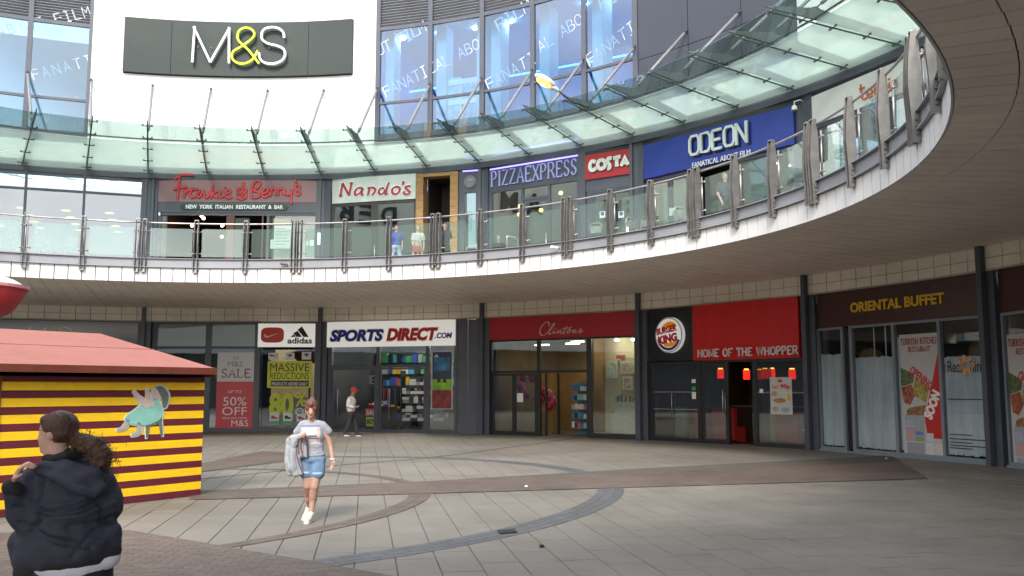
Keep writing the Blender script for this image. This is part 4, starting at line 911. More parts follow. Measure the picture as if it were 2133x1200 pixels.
# one open leaf folded inwards
d = MB(); 
for k in (0, 1): d.hexa([B.P(x(1132), -.05 - k * .85, .02), B.P(x(1132) + .05, -.05 - k * .85, .02), B.P(x(1132) + .05, -.13 - k * .85, .02), B.P(x(1132), -.13 - k * .85, .02)] + [B.P(x(1132), -.05 - k * .85, zt - .06), B.P(x(1132) + .05, -.05 - k * .85, zt - .06), B.P(x(1132) + .05, -.13 - k * .85, zt - .06), B.P(x(1132), -.13 - k * .85, zt - .06)])
build('door', d, frm, t)
script = zc_([[(555, 260), (600, 210), (590, 130), (520, 105), (420, 150), (300, 300), (255, 430), (270, 540), (330, 595), (430, 580), (540, 490)],
       [(540, 490), (660, 390), (760, 250), (795, 170), (770, 150), (700, 250), (620, 380), (585, 480), (600, 545), (650, 540), (750, 470)], [(810, 420), (770, 450), (755, 500), (790, 520), (880, 480)], ['L', (828, 350), (842, 366)],
       [(930, 420), (900, 520)], [(905, 515), (990, 420), (1030, 430), (1000, 510), (1040, 520), (1110, 470)], [(1260, 260), (1190, 370), (1140, 480), (1150, 560)], [(1075, 365), (1160, 330), (1300, 330), (1400, 310), (1440, 275)],
       [(1340, 390), (1270, 430), (1265, 500), (1320, 510), (1370, 440), (1340, 390), (1440, 410)], [(1500, 390), (1460, 515)], [(1465, 505), (1540, 410), (1580, 420), (1550, 490), (1590, 500), (1680, 440)], [(1690, 450), (1785, 335), (1745, 400), (1775, 450), (1750, 500), (1690, 490)], [(1750, 500), (1810, 460), (1850, 405)]], 1110, 665, 17.78)
strokes_px('lettering', B, script, .034, .12, .135, mat('script_white', (.66, .62, .58), .45), t, nib=.35)
mb = MB()
for px_, d_, pz in ((1.2, 1.6, 3.3), (2.2, 2.2, 3.35), (2.9, 2.6, 3.35), (3.5, 3.1, 3.4), (2.4, 4.2, 3.5), (3.2, 4.4, 3.5), (1.6, 3.6, 3.5)): bbox(mb, B, px_, px_ + .55, -d_ - .14, -d_, pz, pz + .04)
build('ceiling_light', mb, emis('shop_strip_light', (1, .92, .62), 8), t)
# card displays
cr_ = thing('card_rack', 'stepped card rack with blue cards and toys in the open card shop doorway', 'rack', tuple(B.P(x(1160), -1.2, 0)), B.rz)
xa, xb = x(1155), x(1192); ol = mat('rack_wood', (.32, .20, .08), .6)
pbox('side_panel', B, (xb, xb + .04, 0, 1.5), -1.6, -1.0, ol, cr_); pbox('back_panel', B, (xa, xb, 0, 1.9), -1.62, -1.58, mat('rack_blue', (.12, .32, .42), .6), cr_)
for k in range(5):
    pbox('shelf', B, (xa, xb, .25 + k * .33, .27 + k * .33), -1.58, -1.0 - k * .05, ol, cr_)
    xx = xa + .02
    while xx < xb - .1:
        h = random.uniform(.14, .24); pbox('card', B, (xx, xx + .11, .275 + k * .33, .275 + k * .33 + h), -1.12, -1.10, mat(*random.choice([('card_blue', (.04, .18, .38)), ('card_cyan', (.2, .45, .5)), ('card_white', (.6, .6, .6)), ('card_pink', (.5, .12, .2)), ('card_navy', (.02, .04, .14))])), cr_); xx += .125
cr2 = thing('greetings_card_wall', 'long timber card display glowing amber at the back of the card shop', 'display', tuple(B.P(x(1180), -3.5, 0)), B.rz)
pbox('back_panel', B, (x(1130), x(1215), 0, 2.6), -3.6, -3.5, mat('amber_board', (.30, .17, .05), .6), cr2)
for k in range(7):
    pbox('shelf', B, (x(1130), x(1215), .3 + k * .3, .32 + k * .3), -3.5, -3.2, ol, cr2)
    for j in range(11):
        pbox('card', B, (x(1130) + .02 + j * .145, x(1130) + .13 + j * .145, .325 + k * .3, .5 + k * .3), -3.3, -3.28, random.choice((MATS['amber_board'], MATS.get('card_white') or white, mat('card_yellow', (.55, .4, .1)), mat('card_peach', (.5, .3, .2)))), cr2)
bl = thing('balloon_display', 'pink and red balloons and gift bags behind the closed card shop doors', 'display', tuple(B.P(x(1060), -1.5, 0)), B.rz)
pbox('stand', B, (x(1030), x(1110), 0, .8), -1.7, -1.3, ol, bl)
for k in range(16):
    c_ = B.P(random.uniform(x(1034), x(1106)), random.uniform(-1.6, -1.2), random.uniform(1.0, 2.2)); mb = MB(); mb.ell(c_, (.15, .13, .18), 10, 7); build('balloon', mb, random.choice((mat('balloon_pink', (.55, .05, .2), .3), mat('balloon_red', (.5, .02, .03), .3), mat('bag_pink', (.5, .25, .3)), mat('balloon_plum', (.12, .02, .08), .3))), bl, smooth=True)
nt_ = thing('door_notice', 'small white paper notice taped to the card shop door', 'notice', tuple(B.P(x(1083), .03, 1.2)), B.rz); pbox('sheet', B, B.rect(1077, 819, 1090, 838), .006, .009, white, nt_)
# lit window display
dw = thing('gift_window_display', 'bright cream window display with framed pictures and gifts on a dresser', 'display', tuple(B.P(x(1280), -.8, 0)), B.rz)
cream = mat('display_cream', (.55, .52, .40), .7, var=.06, scale=1)
pbox('back_panel', B, (x(1227), x(1340), 0, zs), -1.15, -1.1, cream, dw); pbox('floor_board', B, (x(1230), x(1330), .0, .16), -1.1, -.05, cream, dw)
pbox('dresser_back', B, (x(1264), x(1322), .3, 2.75), -1.09, -1.0, mat('dresser_olive', (.40, .38, .25), .6), dw)
pbox('dresser_table', B, (x(1256), x(1318), .15, 1.15), -1.0, -.55, mat('dresser_lace', (.58, .58, .5), .7, var=.15, scale=16), dw); pbox('dresser_top', B, (x(1254), x(1320), 1.15, 1.22), -1.0, -.5, mat('dresser_cream', (.6, .55, .42), .6), dw)
for u0, v0, u1, v1, c_ in ((1263, 752, 1286, 788, (.5, .6, .62)), (1292, 752, 1322, 778, (.55, .45, .42)), (1296, 784, 1318, 812, (.5, .4, .4))):
    rr = B.rect(u0, v0, u1, v1, -.95); f_ = build('picture_frame', bbox(MB(), B, rr[0], rr[1], -.99, -.95, rr[2], rr[3]), mat('frame_white', (.68, .66, .6), .5), dw)
    k = .06; build('picture', bbox(MB(), B, rr[0] + k, rr[1] - k, -.949, -.945, rr[2] + k, rr[3] - k), mat('pic_%d' % int(c_[1] * 100), c_, .6, var=.5, scale=9), f_)
for k in range(7):
    xx = x(1256) + .1 + k * .15; h = random.uniform(.12, .26); build('gift_box', bbox(MB(), B, xx, xx + .1, -.75, -.6, 1.22, 1.22 + h), random.choice((mat('gift_pink', (.5, .3, .32)), mat('gift_grey', (.3, .28, .3)), mat('gift_blue', (.3, .4, .45)))), dw)
pbox('name_plate', B, B.rect(1283, 740, 1301, 747, -.95), -.99, -.96, mat('gift_rose', (.45, .08, .12)), dw)
mb = MB(); mb.ell(B.P(x(1265), -.7, zs - .1), (.08, .08, .03), 8, 5); mb.ell(B.P(x(1300), -.7, zs - .1), (.08, .08, .03), 8, 5); build('spot_light', mb, emis('warm_spot', (1, .88, .6), 45), dw)
# ---- burger restaurant (bay 4)
B, t = shopfront('burger_restaurant_shopfront', 'burger restaurant front with red sign, round logo and dark frames', 4)
x = lambda u: X(B, u); z = lambda u, v: Z(B, u, v)
room(B, .1, B.w - .1, 5.5, 0, ZB - .3, mat('burger_wall', (.10, .07, .055), .8, var=.3, scale=.9), t, mat('burger_floor', (.08, .06, .05), .35), mat('burger_ceiling', (.06, .06, .06), .8))
zs = z(1560, 747) - .0
xb = x(1449)
mb = MB(); bbox(mb, B, .32, xb, .0, .06, z(1400, 752), ZB - .01); build('sign_backing', mb, black, t)
zz = z(1400, 752) + .02
while zz < ZB - .08:
    build('slat', bbox(MB(), B, .34, xb - .02, .06, .095, zz, zz + .055), mat('black_slat', (.022, .022, .024), .4, var=.15), t); zz += .085
upr(B, t, mat('slat_border', (.04, .045, .05), .4), [(.3, .34, z(1400, 752), ZB), (xb - .05, xb - .01, z(1400, 752), ZB)], .05, .12)
zr = z(1560, 748)
pbox('sign_panel', B, (xb, B.w - .33, zr, ZB - .005), .0, .13, mat('pillar_red_sign', (.62, .008, .012), .42, var=.08, scale=.8, stretch=(6, 6, .4)), t)
for k in (1, 2, 3): 
    pass
serif('lettering', B, 'HOME OF THE WHOPPER', (B.loc(1453, 740, .33)[0], B.loc(1662, 730, .33)[0], B.loc(1453, 744, .33)[1], B.loc(1453, 729, .33)[1]),   .305, .345, .036, mat('pale_grey_letter', (.75, .75, .76), .4), t, .12, None)
# round burger logo
cx, cz = B.loc(1396, 698, .16); R0 = abs(B.loc(1396, 661, .16)[1] - B.loc(1396, 735, .16)[1]) / 2
def disc(F, cx, cz, rx, rz, y0, y1, n=40, a0=0, a1=2 * pi, tilt=0):
    pts = [(rx * cos(a0 + (a1 - a0) * k / (n if a1 - a0 > 6.2 else n - 1)), rz * sin(a0 + (a1 - a0) * k / (n if a1 - a0 > 6.2 else n - 1))) for k in range(n)]
    c, s = cos(tilt), sin(tilt); return MB().prism([(cx + a * c - b * s, cz + a * s + b * c) for a, b in pts], y0, y1, F.P)
lg = bpy.data.objects.new('round_logo', None); COL.objects.link(lg); lg.parent = t
build('logo_disc', disc(B, cx, cz, R0, R0, .10, .24), mat('logo_white', (.70, .70, .72), .4, emit=(1, 1, 1), es=.14), lg)
build('logo_rim', MB().add(*(lambda n: ([(cx + rr_ * cos(2 * pi * k / n), y, cz + rr_ * sin(2 * pi * k / n)) for rr_, y in ((R0 * .99, .241), (R0 * .93, .241), (R0 * .93, .25), (R0 * .99, .25)) for k in range(n)], [(i * n + k, i * n + (k + 1) % n, ((i + 1) % 4) * n + (k + 1) % n, ((i + 1) % 4) * n + k) for i in range(4) for k in range(n)]))(40), B.P), mat('logo_grey', (.3, .33, .4), .4), lg)
mb = MB(); stroke(mb, B, [(cx + R0 * .80 * cos(a), cz + R0 * .80 * sin(a)) for a in [R(-165 + k * 9) for k in range(17)]], R0 * .15, .241, .249, True); build('logo_crescent', mb, mat('logo_navy', (.03, .03, .25), .4), lg)
org_ = mat('logo_orange', (.80, .28, .01), .4, emit=(.8, .28, .01), es=.12)
ti = .16
build('logo_bun', disc(B, cx + .03, cz + R0 * .36, R0 * .56, R0 * .38, .241, .249, 24, 0, pi, ti), org_, lg); build('logo_bun', disc(B, cx + R0 * .12, cz - R0 * .42, R0 * .52, R0 * .26, .241, .249, 24, pi, 2 * pi, ti), org_, lg)
lr = mat('logo_letter_red', (.60, .012, .02), .4)
text('logo_lettering', B, 'BURGER', (cx - R0 * .84, cx + R0 * .66, cz - R0 * .0, cz + R0 * .40), .252, .008, lr, lg, bold=.05, tilt=.14)
text('logo_lettering', B, 'KING', (cx - R0 * .72, cx + R0 * .68, cz - R0 * .55, cz - R0 * .06), .252, .008, lr, lg, bold=.06, tilt=.14)
zu = z(1560, 752)
X1, X2, X3, X4, X5 = x(1359), x(1452), x(1460), x(1514), x(1568)
zbk = z(1400, 754)
upr(B, t, frm, [(.3, X1, 0, zbk), (X2, X3, 0, zr), (X4 - .0, X4 + .05, 0, zr), (X5, x(1575), 0, zr), (x(1680), B.w - .3, 0, zr)])
rail(B, t, frm, [(X1, X2, 0, .12), (X3, x(1680), zr - .07, zr), (x(1575), x(1680), 0, .12), (X1, X2, zbk - .05, zbk)])
pane(B, t, (X1, X2, .12, zbk - .05)); pane(B, t, (x(1575), x(1680), .12, zr - .07))
leafs(B, t, frm, X3 + .005, X4 - .01, .01, zr - .09, .08, handle=1)
mb = MB(); hx = X4 - .12; mb.tube([B.P(hx, .05, .95), B.P(hx, .11, .98), B.P(hx, .11, 1.62), B.P(hx, .05, 1.65)], .022, 8); build('handle', mb, steel, t, smooth=True)
mb = MB(); d0 = X5 - .12; bbox(mb, B, d0, d0 + .05, -1.0, -.06, .02, zr - .1); build('door', mb, glass('door_edge_glass', (.6, .6, .55), .1, .8, 3), t)
pbox('wooden_screen', B, (x(1549), x(1561), .03, 1.65), -.9, -.85, mat('pale_wood', (.35, .28, .18), .6), t)
for u, zz_ in ((1450.5, 1.85), (1450.5, 1.62), (1450.5, 1.35), (1580, 1.55)):
    s_ = thing('door_sticker', 'small %s sticker on the burger restaurant glass' % {1.85: 'top white', 1.62: 'green', 1.35: 'tall white', 1.55: 'pale square'}[zz_], 'sticker', tuple(B.P(x(u) - .15, .01, zz_)), B.rz); pbox('sheet', B, (x(u) - (.22 if u < 1500 else 0), x(u) - (.06 if u < 1500 else -.12), zz_, zz_ + (.12 if zz_ != 1.35 else .22)), .006, .01, {1.62: pg}.get(zz_, white), s_)
mb = MB()
for k in range(26):
    for a, b, zz_ in ((X1, X2, 1.55), (x(1575), x(1680), 1.55), (X1, X2, 1.0)):
        xx = a + (b - a) * (k + .5) / 26; bbox(mb, B, xx - .02, xx + .02, .004, .006, zz_, zz_ + .035)
tag(build('manifestation_dot', mb, mat('etched_dot', (.3, .3, .3), .7), t), kind='stuff')
# pendant lamps
for u, v, nm in ((1501, 778, 'over the closed door leaf'), (1555, 780, 'beside the open doorway'), (1594, 778, 'behind the price poster'), (1608, 777, 'small one deep in the room'), (1650, 779, 'near the end column')):
    d_ = -1.2 if u != 1608 else -3.2; cx_, cz_ = B.loc(u, v, d_); l_ = thing('pendant_lamp', 'lit red drum pendant lamp ' + nm, 'lamp', tuple(B.P(cx_, d_, cz_)), B.rz, 'red pendant lamps in the burger restaurant')
    c_ = B.P(cx_, d_, cz_ - .16); mb = MB(); mb.lathe([(.095, 0), (.105, .02), (.105, .28), (.095, .30)], c_, 16); build('lamp_shade', mb, emis('red_lamp_shade', (.85, .02, .012), .7), l_, smooth=False)
    mb = MB(); mb.lathe([(.07, .30), (.07, .33)], c_, 12); build('lamp_collar', mb, emis('warm_glow', (1, .45, .05), 3), l_); mb = MB(); mb.tube([B.P(cx_, d_, cz_ + .2), B.P(cx_, d_, ZB - .3)], .008, 6); build('cord', mb, black, l_)
for a, b, m, nm in ((1386, 1408, mat('seat_grey_green', (.22, .24, .18), .6), 'grey green'), (1425, 1450, mat('seat_red', (.40, .02, .02), .6), 'red'), (1463, 1508, MATS['seat_red'], 'wide red'), (1582, 1592, mat('seat_lime', (.3, .32, .05), .6), 'narrow lime'), (1596, 1640, MATS['seat_red'], 'broad red'), (1660, 1680, MATS['seat_grey_green'], 'cream')):
    s_ = thing('booth_seat', nm + ' padded booth back standing behind the burger restaurant window at %s' % {1386: 'the first pane', 1425: 'the first frame', 1463: 'the door leaf', 1582: 'the second opening', 1596: 'the price poster', 1660: 'the end column'}[a], 'seat', tuple(B.P(x(a), -.5, 0)), B.rz, 'booth seats in the burger restaurant')
    pbox('backrest', B, (x(a), x(b), .12, 1.08), -.55, -.40, m, s_); pbox('seat', B, (x(a), x(b), .05, .5), -.95, -.56, m, s_)
ct = thing('serving_counter', 'dark serving counter deep inside the burger restaurant', 'counter', tuple(B.P(3, -3.2, 0)), B.rz); pbox('counter_body', B, (1.2, 5.2, 0, 1.05), -3.6, -3.2, mat('counter_brown', (.06, .03, .02), .4), ct); pbox('counter_top', B, (1.15, 5.25, 1.051, 1.1), -3.65, -3.15, mat('counter_top_grey', (.2, .2, .2), .3), ct)
rr = B.rect(1603, 785, 1650, 862); p = poster('price_poster', 'white burger poster with a red price in the burger restaurant window', B, B.rect(1604, 786, 1652, 864), mat('poster_cream', (.55, .55, .52), .45, var=.08, scale=3), .012)
T = lambda s, u0, v0, u1, v1, m, **k: text('lettering', B, s, B.rect(u0, v0, u1, v1, TY), PY, .003, m, p, **k)
T('ONLY', 1608, 803, 1623, 810, pr, bold=.03); T('99p', 1625, 800, 1646, 813, pr, bold=.05)
for a, b, c, d, m in ((1611, 829, 1638, 840, mat('burger_brown', (.36, .2, .08), .6, var=.6, scale=20)), (1609, 847, 1622, 858, mat('meal_tan', (.4, .33, .2), .6, var=.6, scale=20)), (1626, 848, 1646, 860, mat('meal_blue', (.25, .35, .45), .6, var=.6, scale=20)), (1639, 820, 1647, 836, mat('fries_yellow', (.6, .42, .05), .6, var=.4, scale=20)), (1619, 790, 1630, 797, pr), (1606, 815, 1620, 826, MATS['meal_tan'])):
    r_ = B.rect(a, b, c, d, TY); build('print_picture', disc(B, (r_[0] + r_[1]) / 2, (r_[2] + r_[3]) / 2, (r_[1] - r_[0]) / 2, (r_[3] - r_[2]) / 2, PY, PY + .002, 12), m, p)
# ---- buffet restaurant (bays 5 and 6)
slf = mat('light_slate_frame', (.20, .235, .275), .45, var=.08, scale=2, grime=.15)
paper = mat('whitewashed_paper', (.45, .51, .545), .7, var=.22, scale=1.6, stretch=(3, 3, .35), grime=.25)
def torn(F, x0, x1, z0, z1, rg=.03, n=22):
    top = [(x0 + (x1 - x0) * k / n, z1 + random.uniform(-rg, rg * .4)) for k in range(n + 1)]; bot = [(x1 - (x1 - x0) * k / n, z0 + random.uniform(-rg, rg)) for k in range(n + 1)]
    return MB().prism(top + bot, -.03, -.022, F.P)
brn = mat('print_black', (.03, .03, .035), .5)
def turkish(B, u0, v0, name_lab, du=1.0, cut=None):
    """opening soon poster, top left pixel, real size"""
    x0, z1 = B.loc(u0, v0, .012); w_, h_ = 1.22, 2.98
    p = poster('opening_poster', name_lab, B, (x0, x0 + w_, z1 - h_, z1), mat('poster_pale', (.50, .50, .50), .4, var=.03, scale=2), .012)
    q = lambda a, b: (x0 + a * w_, z1 - b * h_)
    def blk(pts, m, y=.0185, d=.002, nm='print_block'): build(nm, MB().prism([q(*k) for k in pts], y, y + d, B.P), m, p)
    blk([(1, .07), (1, .84), (.60, .84), (.55, .68), (.80, .35)], mat('poster_scarlet', (.52, .02, .02), .42))
    foods = [mat('food_%d' % k, c_, .6, var=.75, scale=9 + k) for k, c_ in enumerate([(.10, .13, .05), (.32, .09, .05), (.38, .30, .08), (.28, .14, .06)])]
    blk([(.0, .27), (.34, .33), (.30, .40), (.0, .43)], foods[0]); blk([(.0, .435), (.26, .41), (.34, .50), (.2, .58), (.05, .56)], foods[1])
    blk([(.36, .36), (.70, .43), (.60, .56), (.27, .49)], foods[2]); blk([(.20, .60), (.60, .575), (.52, .66), (.10, .66), (.12, .62)], foods[3])
    blk([(.06, .66), (.54, .66), (.54, .87), (.06, .87)], mat('poster_map_grey', (.34, .36, .4), .5, var=.1, scale=5))
    for k, (a, b, c, d, cc_) in enumerate(((.08, .78, .26, .86, (.55, .3, .3)), (.3, .79, .5, .82, (.15, .22, .45)), (.3, .83, .5, .87, (.25, .35, .15)), (.56, .80, .74, .86, (.55, .55, .6)), (.56, .88, .74, .97, (.6, .6, .6)), (.78, .88, .98, .97, (.6, .55, .5)), (.08, .88, .52, .97, (.3, .32, .35)), (.08, .70, .26, .76, (.4, .42, .5)))):
        blk([(a, b), (c, b), (c, d), (a, d)], mat('panel_tint_%d' % k, cc_, .5, var=.12, scale=8), .0205, .0015)
    red_t = mat('poster_dark_red_letter', (.32, .02, .03), .5)
    def tx(s, a, b, c, d, m, tilt=0, **k): r_ = (x0 + a * w_, x0 + c * w_, z1 - d * h_, z1 - b * h_); text('lettering', B, s, r_, .0205, .003, m, p, tilt=tilt, **k)
    r_ = (x0 + .03 * w_, x0 + .96 * w_, z1 - .085 * h_, z1 - .035 * h_); serif('lettering', B, 'TURKISH KITCHEN', r_, .0205, .0225, .022, red_t, p, .14, None)
    r_ = (x0 + .22 * w_, x0 + .76 * w_, z1 - .145 * h_, z1 - .105 * h_); serif('lettering', B, 'RESTAURANT', r_, .0205, .0225, .018, red_t, p, .14, None)
    tx('OPENING', .20, .24, .82, .315, pr, -.62, bold=.04); tx('SOON', .72, .61, 1.30, .70, white, 1.12, bold=.06)
    blk([(.0, .995), (1, .975), (1, .985), (.0, 1.0)], pr, .0205)
for bi, lab in ((5, 'closed buffet restaurant front with papered windows and yellow lettering'), (6, 'second papered bay of the closed buffet restaurant at the picture edge')):
    B, t = shopfront('buffet_restaurant_shopfront', lab, bi)
    x = lambda u: X(B, u); z = lambda u, v: Z(B, u, v)
    z5 = bays[5].loc(1860, 672, .05)[1]
    pbox('fascia_panel', B, (.33, B.w - .31, z5 + .005, ZB - .01), .0, .05, maroon, t)
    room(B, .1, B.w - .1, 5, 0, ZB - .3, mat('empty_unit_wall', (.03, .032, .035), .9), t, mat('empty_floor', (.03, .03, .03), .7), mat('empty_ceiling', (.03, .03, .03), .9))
    if bi == 5:
        xsx = [(x(1703), x(1708)), (x(1755), x(1760)), (x(1773), x(1779)), (x(1862), x(1868)), (x(1958), x(1964)), (x(2051), x(2057))]
        for u in (1808, 1932): build('fascia_joint', bbox(MB(), B, x(u) - .004, x(u) + .004, .0505, .052, z5, ZB - .02), black, t)
        text('lettering', B, 'ORIENTAL BUFFET', (B.loc(1772, 640, .06)[0], B.loc(1968, 620, .06)[0], B.loc(1772, 652, .06)[1], B.loc(1772, 631, .06)[1]), .052, .03, mat('mustard_letter', (.75, .45, .02), .4), t, bold=.03)
    else: xsx = [(.36, .42), (1.9, 1.96), (3.4, 3.46), (4.9, 4.96), (B.w - .4, B.w - .34)]
    upr(B, t, slf, [(a, b, 0, z5) for a, b in xsx], -.04, .07)
    for (a, b), (c, d) in zip(xsx, xsx[1:]):
        if bi == 5 and a == xsx[1][0]: pbox('dark_infill', B, (b, c, .1, z5 - .06), -.03, .0, black, t); continue
        build('window_rail', bbox(MB(), B, b, c, -.038, .067, 0, .12), slf, t); build('window_rail', bbox(MB(), B, b, c, -.038, .067, z5 - .06, z5), slf, t)
        pane(B, t, (b, c, .12, z5 - .06), glass('papered_window_glass', (.95, .97, .98), .04, .8, 3.8, wobble=.04), y=.0)
        k = [2.62, 0, 2.50, 2.95, 2.43, 2.6][xsx.index((a, b))] if bi == 5 else 2.7
        build('paper_blind', torn(B, b + .01, c - .01, .16, k), paper, t)
    pbox('sill', B, (xsx[0][0], xsx[-1][1], .0, .05), .07, .13, slf, t)
    if bi == 5:
        turkish(B, 1873, 698, 'large opening soon restaurant poster on the third papered pane beside the yellow lettering')
        for u in (1810, 1834): pbox('hanging_cable', B, (x(u) - .01, x(u) + .01, 2.5, z5 - .06), -.2, -.18, white, t)
        x0_, x1_ = B.loc(1975, 770, 0)[0], B.loc(2054, 770, 0)[0]; zz = B.loc(1975, 776, 0)[1]
        text('window_lettering', B, 'Real', (x0_, x0_ + (x1_ - x0_) * .38, zz, zz + .27), .009, .003, brn, t); text('window_lettering', B, 'hina', (x0_ + (x1_ - x0_) * .60, x1_, zz, zz + .27), .009, .003, brn, t)
        text('window_lettering', B, 'THE', (x0_ - .04, x0_ + .16, zz, zz + .05), .009, .003, brn, t, tilt=pi / 2)
        om = mat('window_orange', (.62, .34, .18), .5); cx, cz = x0_ + (x1_ - x0_) * .49, zz + .16
        mb = MB()
        for k in range(7): a = k * 2 * pi / 7; mb.prism([(cx + cos(a + q_) * r_, cz + sin(a + q_) * r_) for q_, r_ in ((-.4, .13), (-.25, .22), (0, .25), (.25, .22), (.4, .13))], .009, .012, B.P)
        stroke(mb, B, [(cx + .1 * cos(a), cz + .1 * sin(a)) for a in [R(40 + k * 28) for k in range(11)]], .05, .009, .012)
        build('window_logo', mb, om, t)
        mb = MB(); zc = [1.43, .62, .52, .44, .37, .31]
        for k, zz_ in enumerate(zc): bbox(mb, B, x0_ - .05, x0_ + (x1_ - x0_) * (1 if k % 2 == 0 else .55), .008, .010, zz_, zz_ + .02)
        build('window_rule', mb, brn, t)
        for u, v in ((1815, 752), (2050, 738)):
            c_ = B.P(B.loc(u, v, -1.2)[0], -1.2, B.loc(u, v, -1.2)[1]); g = thing('globe_lantern', 'round tan paper lantern %s' % ('behind the second papered pane' if u < 1900 else 'behind the pane with black lettering'), 'lantern', tuple(c_), 0, 'paper lanterns in the empty restaurant')
            mb = MB(); mb.ell(c_, (.36, .36, .36), 16, 10); build('lamp_shade', mb, mat('lantern_paper', (.30, .20, .09), .7), g, smooth=True); mb = MB(); mb.tube([c_ + Vector((0, 0, .35)), Vector((c_.x, c_.y, ZB - .3))], .008, 6); build('cord', mb, black, g)
    else:
        turkish(B, 2097, 698, 'large opening soon restaurant poster cut by the picture edge beyond the dark column')
# other lower bays round to the back: plain closed fronts
for i in range(7, len(bays)):
    B, t = shopfront('closed_shopfront', 'plain dark closed shop front, %s past the papered buffet windows' % ['first', 'second', 'third', 'fourth'][i - 7], i)
    t['group'] = 'closed shop fronts behind the viewer'
    pbox('front_panel', B, (.3, B.w - .3, 0, ZB - .01), -.05, .03, slate2, t)
# ================================================================== SHOPS, UPPER LEVEL
FZ = 5.56; TZ = 10.02
def ushop(nm, lab, i):
    B = bays[i]; return B, thing(nm, lab, 'shopfront', tuple(B.P(B.w / 2, 0, FZ)), B.rz)
def uroom(B, t, x0, x1, d, wall, ceil, floor=None, z1=TZ - .4):
    for b in ((x0, x1, -d - .1, -d, FZ, z1), (x0, x0 + .05, -d, -.3, FZ, z1), (x1 - .05, x1, -d, -.3, FZ, z1)): build('room_wall', bbox(MB(), B, *b), wall, t)
    build('room_floor', bbox(MB(), B, x0, x1, -d, -.12, FZ - .05, FZ), floor or mat('timber_floor', (.14, .09, .05), .5), t); build('room_ceiling', bbox(MB(), B, x0, x1, -d, -.12, z1, z1 + .05), ceil, t)
def upile(B, t):   # slate pilasters at both ends
    for a, b in ((.0, .34), (B.w - .34, B.w)): pbox('pilaster', B, (a, b, FZ - .1, TZ), -.05, .12, slate, t)
    for k in (.17, B.w - .17): pbox('downpipe', B, (k - .04, k + .04, FZ - .1, TZ), .12, .2, slate2, t)
# restaurant windows (bay 0)
B, t = ushop('restaurant_window_shopfront', 'wide restaurant windows with slate mullions and diners behind them', 0); upile(B, t)
x = lambda u: X(B, u, 450); z = lambda u, v: Z(B, u, v)
uroom(B, t, 0, B.w, 8, mat('restaurant_wall', (.14, .13, .12), .8, var=.3, scale=.8), mat('restaurant_ceiling', (.22, .20, .18), .8))
zm = z(120, 396)
xs = [.34, x(50), x(173), B.w - .34]
upr(B, t, slate, [(a - .04, a + .04, FZ, TZ) for a in xs[1:3]], -.05, .08)
rail(B, t, slate, [(a, b, zz, zz + .09) for a, b in zip(xs, xs[1:]) for zz in (zm - .05, TZ - .14)] + [(a, b, FZ - .02, FZ + .06) for a, b in zip(xs, xs[1:])])
for a, b in zip(xs, xs[1:]): pane(B, t, (a, b, FZ + .05, zm - .05), glass('restaurant_window_glass', (.72, .76, .76), .17, .9, 3.0, wobble=.05)); pane(B, t, (a, b, zm + .04, TZ - .14), winu)
mb = MB()
for k in range(16): mb.ell(B.P(.6 + (k % 4) * 1.6, -1.2 - (k // 4) * 1.6, TZ - 1.25), (.19, .19, .03), 12, 5)
build('ceiling_light', mb, emis('restaurant_downlight', (.9, .72, .18), .7), t)
# bay 1 : red script restaurant
B, t = ushop('italian_restaurant_shopfront', 'restaurant front with mauve sign, red script and an open timber door', 1); upile(B, t)
x = lambda u: X(B, u, 450); z = lambda u, v: Z(B, u, v)
x0, x1 = x(326), x(660); zs0, zs1 = z(327, 421), min(z(327, 357.5), 9.99)
pbox('sign_panel', B, (x0 + .02, x(490), zs0, zs1), .02, .10, mat('mauve_sign', (.27, .15, .165), .45, var=.1, scale=.6), t); pbox('sign_panel', B, (x(490) + .01, x1, zs0, zs1), .02, .10, MATS['mauve_sign'], t)
pbox('frieze', B, (x0, x1, zs0 - .42, zs0 - .005), .0, .08, slate, t); pbox('head_trim', B, (x0, x1, zs1, TZ), .0, .09, dark, t)
pl = B.rect(381, 427, 594, 444, .12); nn = 8; h = (pl[3] - pl[2])
zc = zs0 - .20
build('oval_plaque', MB().prism([(pl[0], zc + .12), (pl[0] - .12, zc + .02), (pl[0] - .02, zc - .12), (pl[1] + .02, zc - .12), (pl[1] + .12, zc + .02), (pl[1], zc + .12)], .085, .13, B.P), mat('dark_green_plaque', (.01, .04, .035), .4), t)
text('lettering', B, 'NEW  YORK  ITALIAN  RESTAURANT  &  BAR', (pl[0] + .12, pl[1] - .08, zc - .08, zc + .085), .131, .012, mat('plaque_letter', (.78, .8, .78), .5), t, bold=.035)
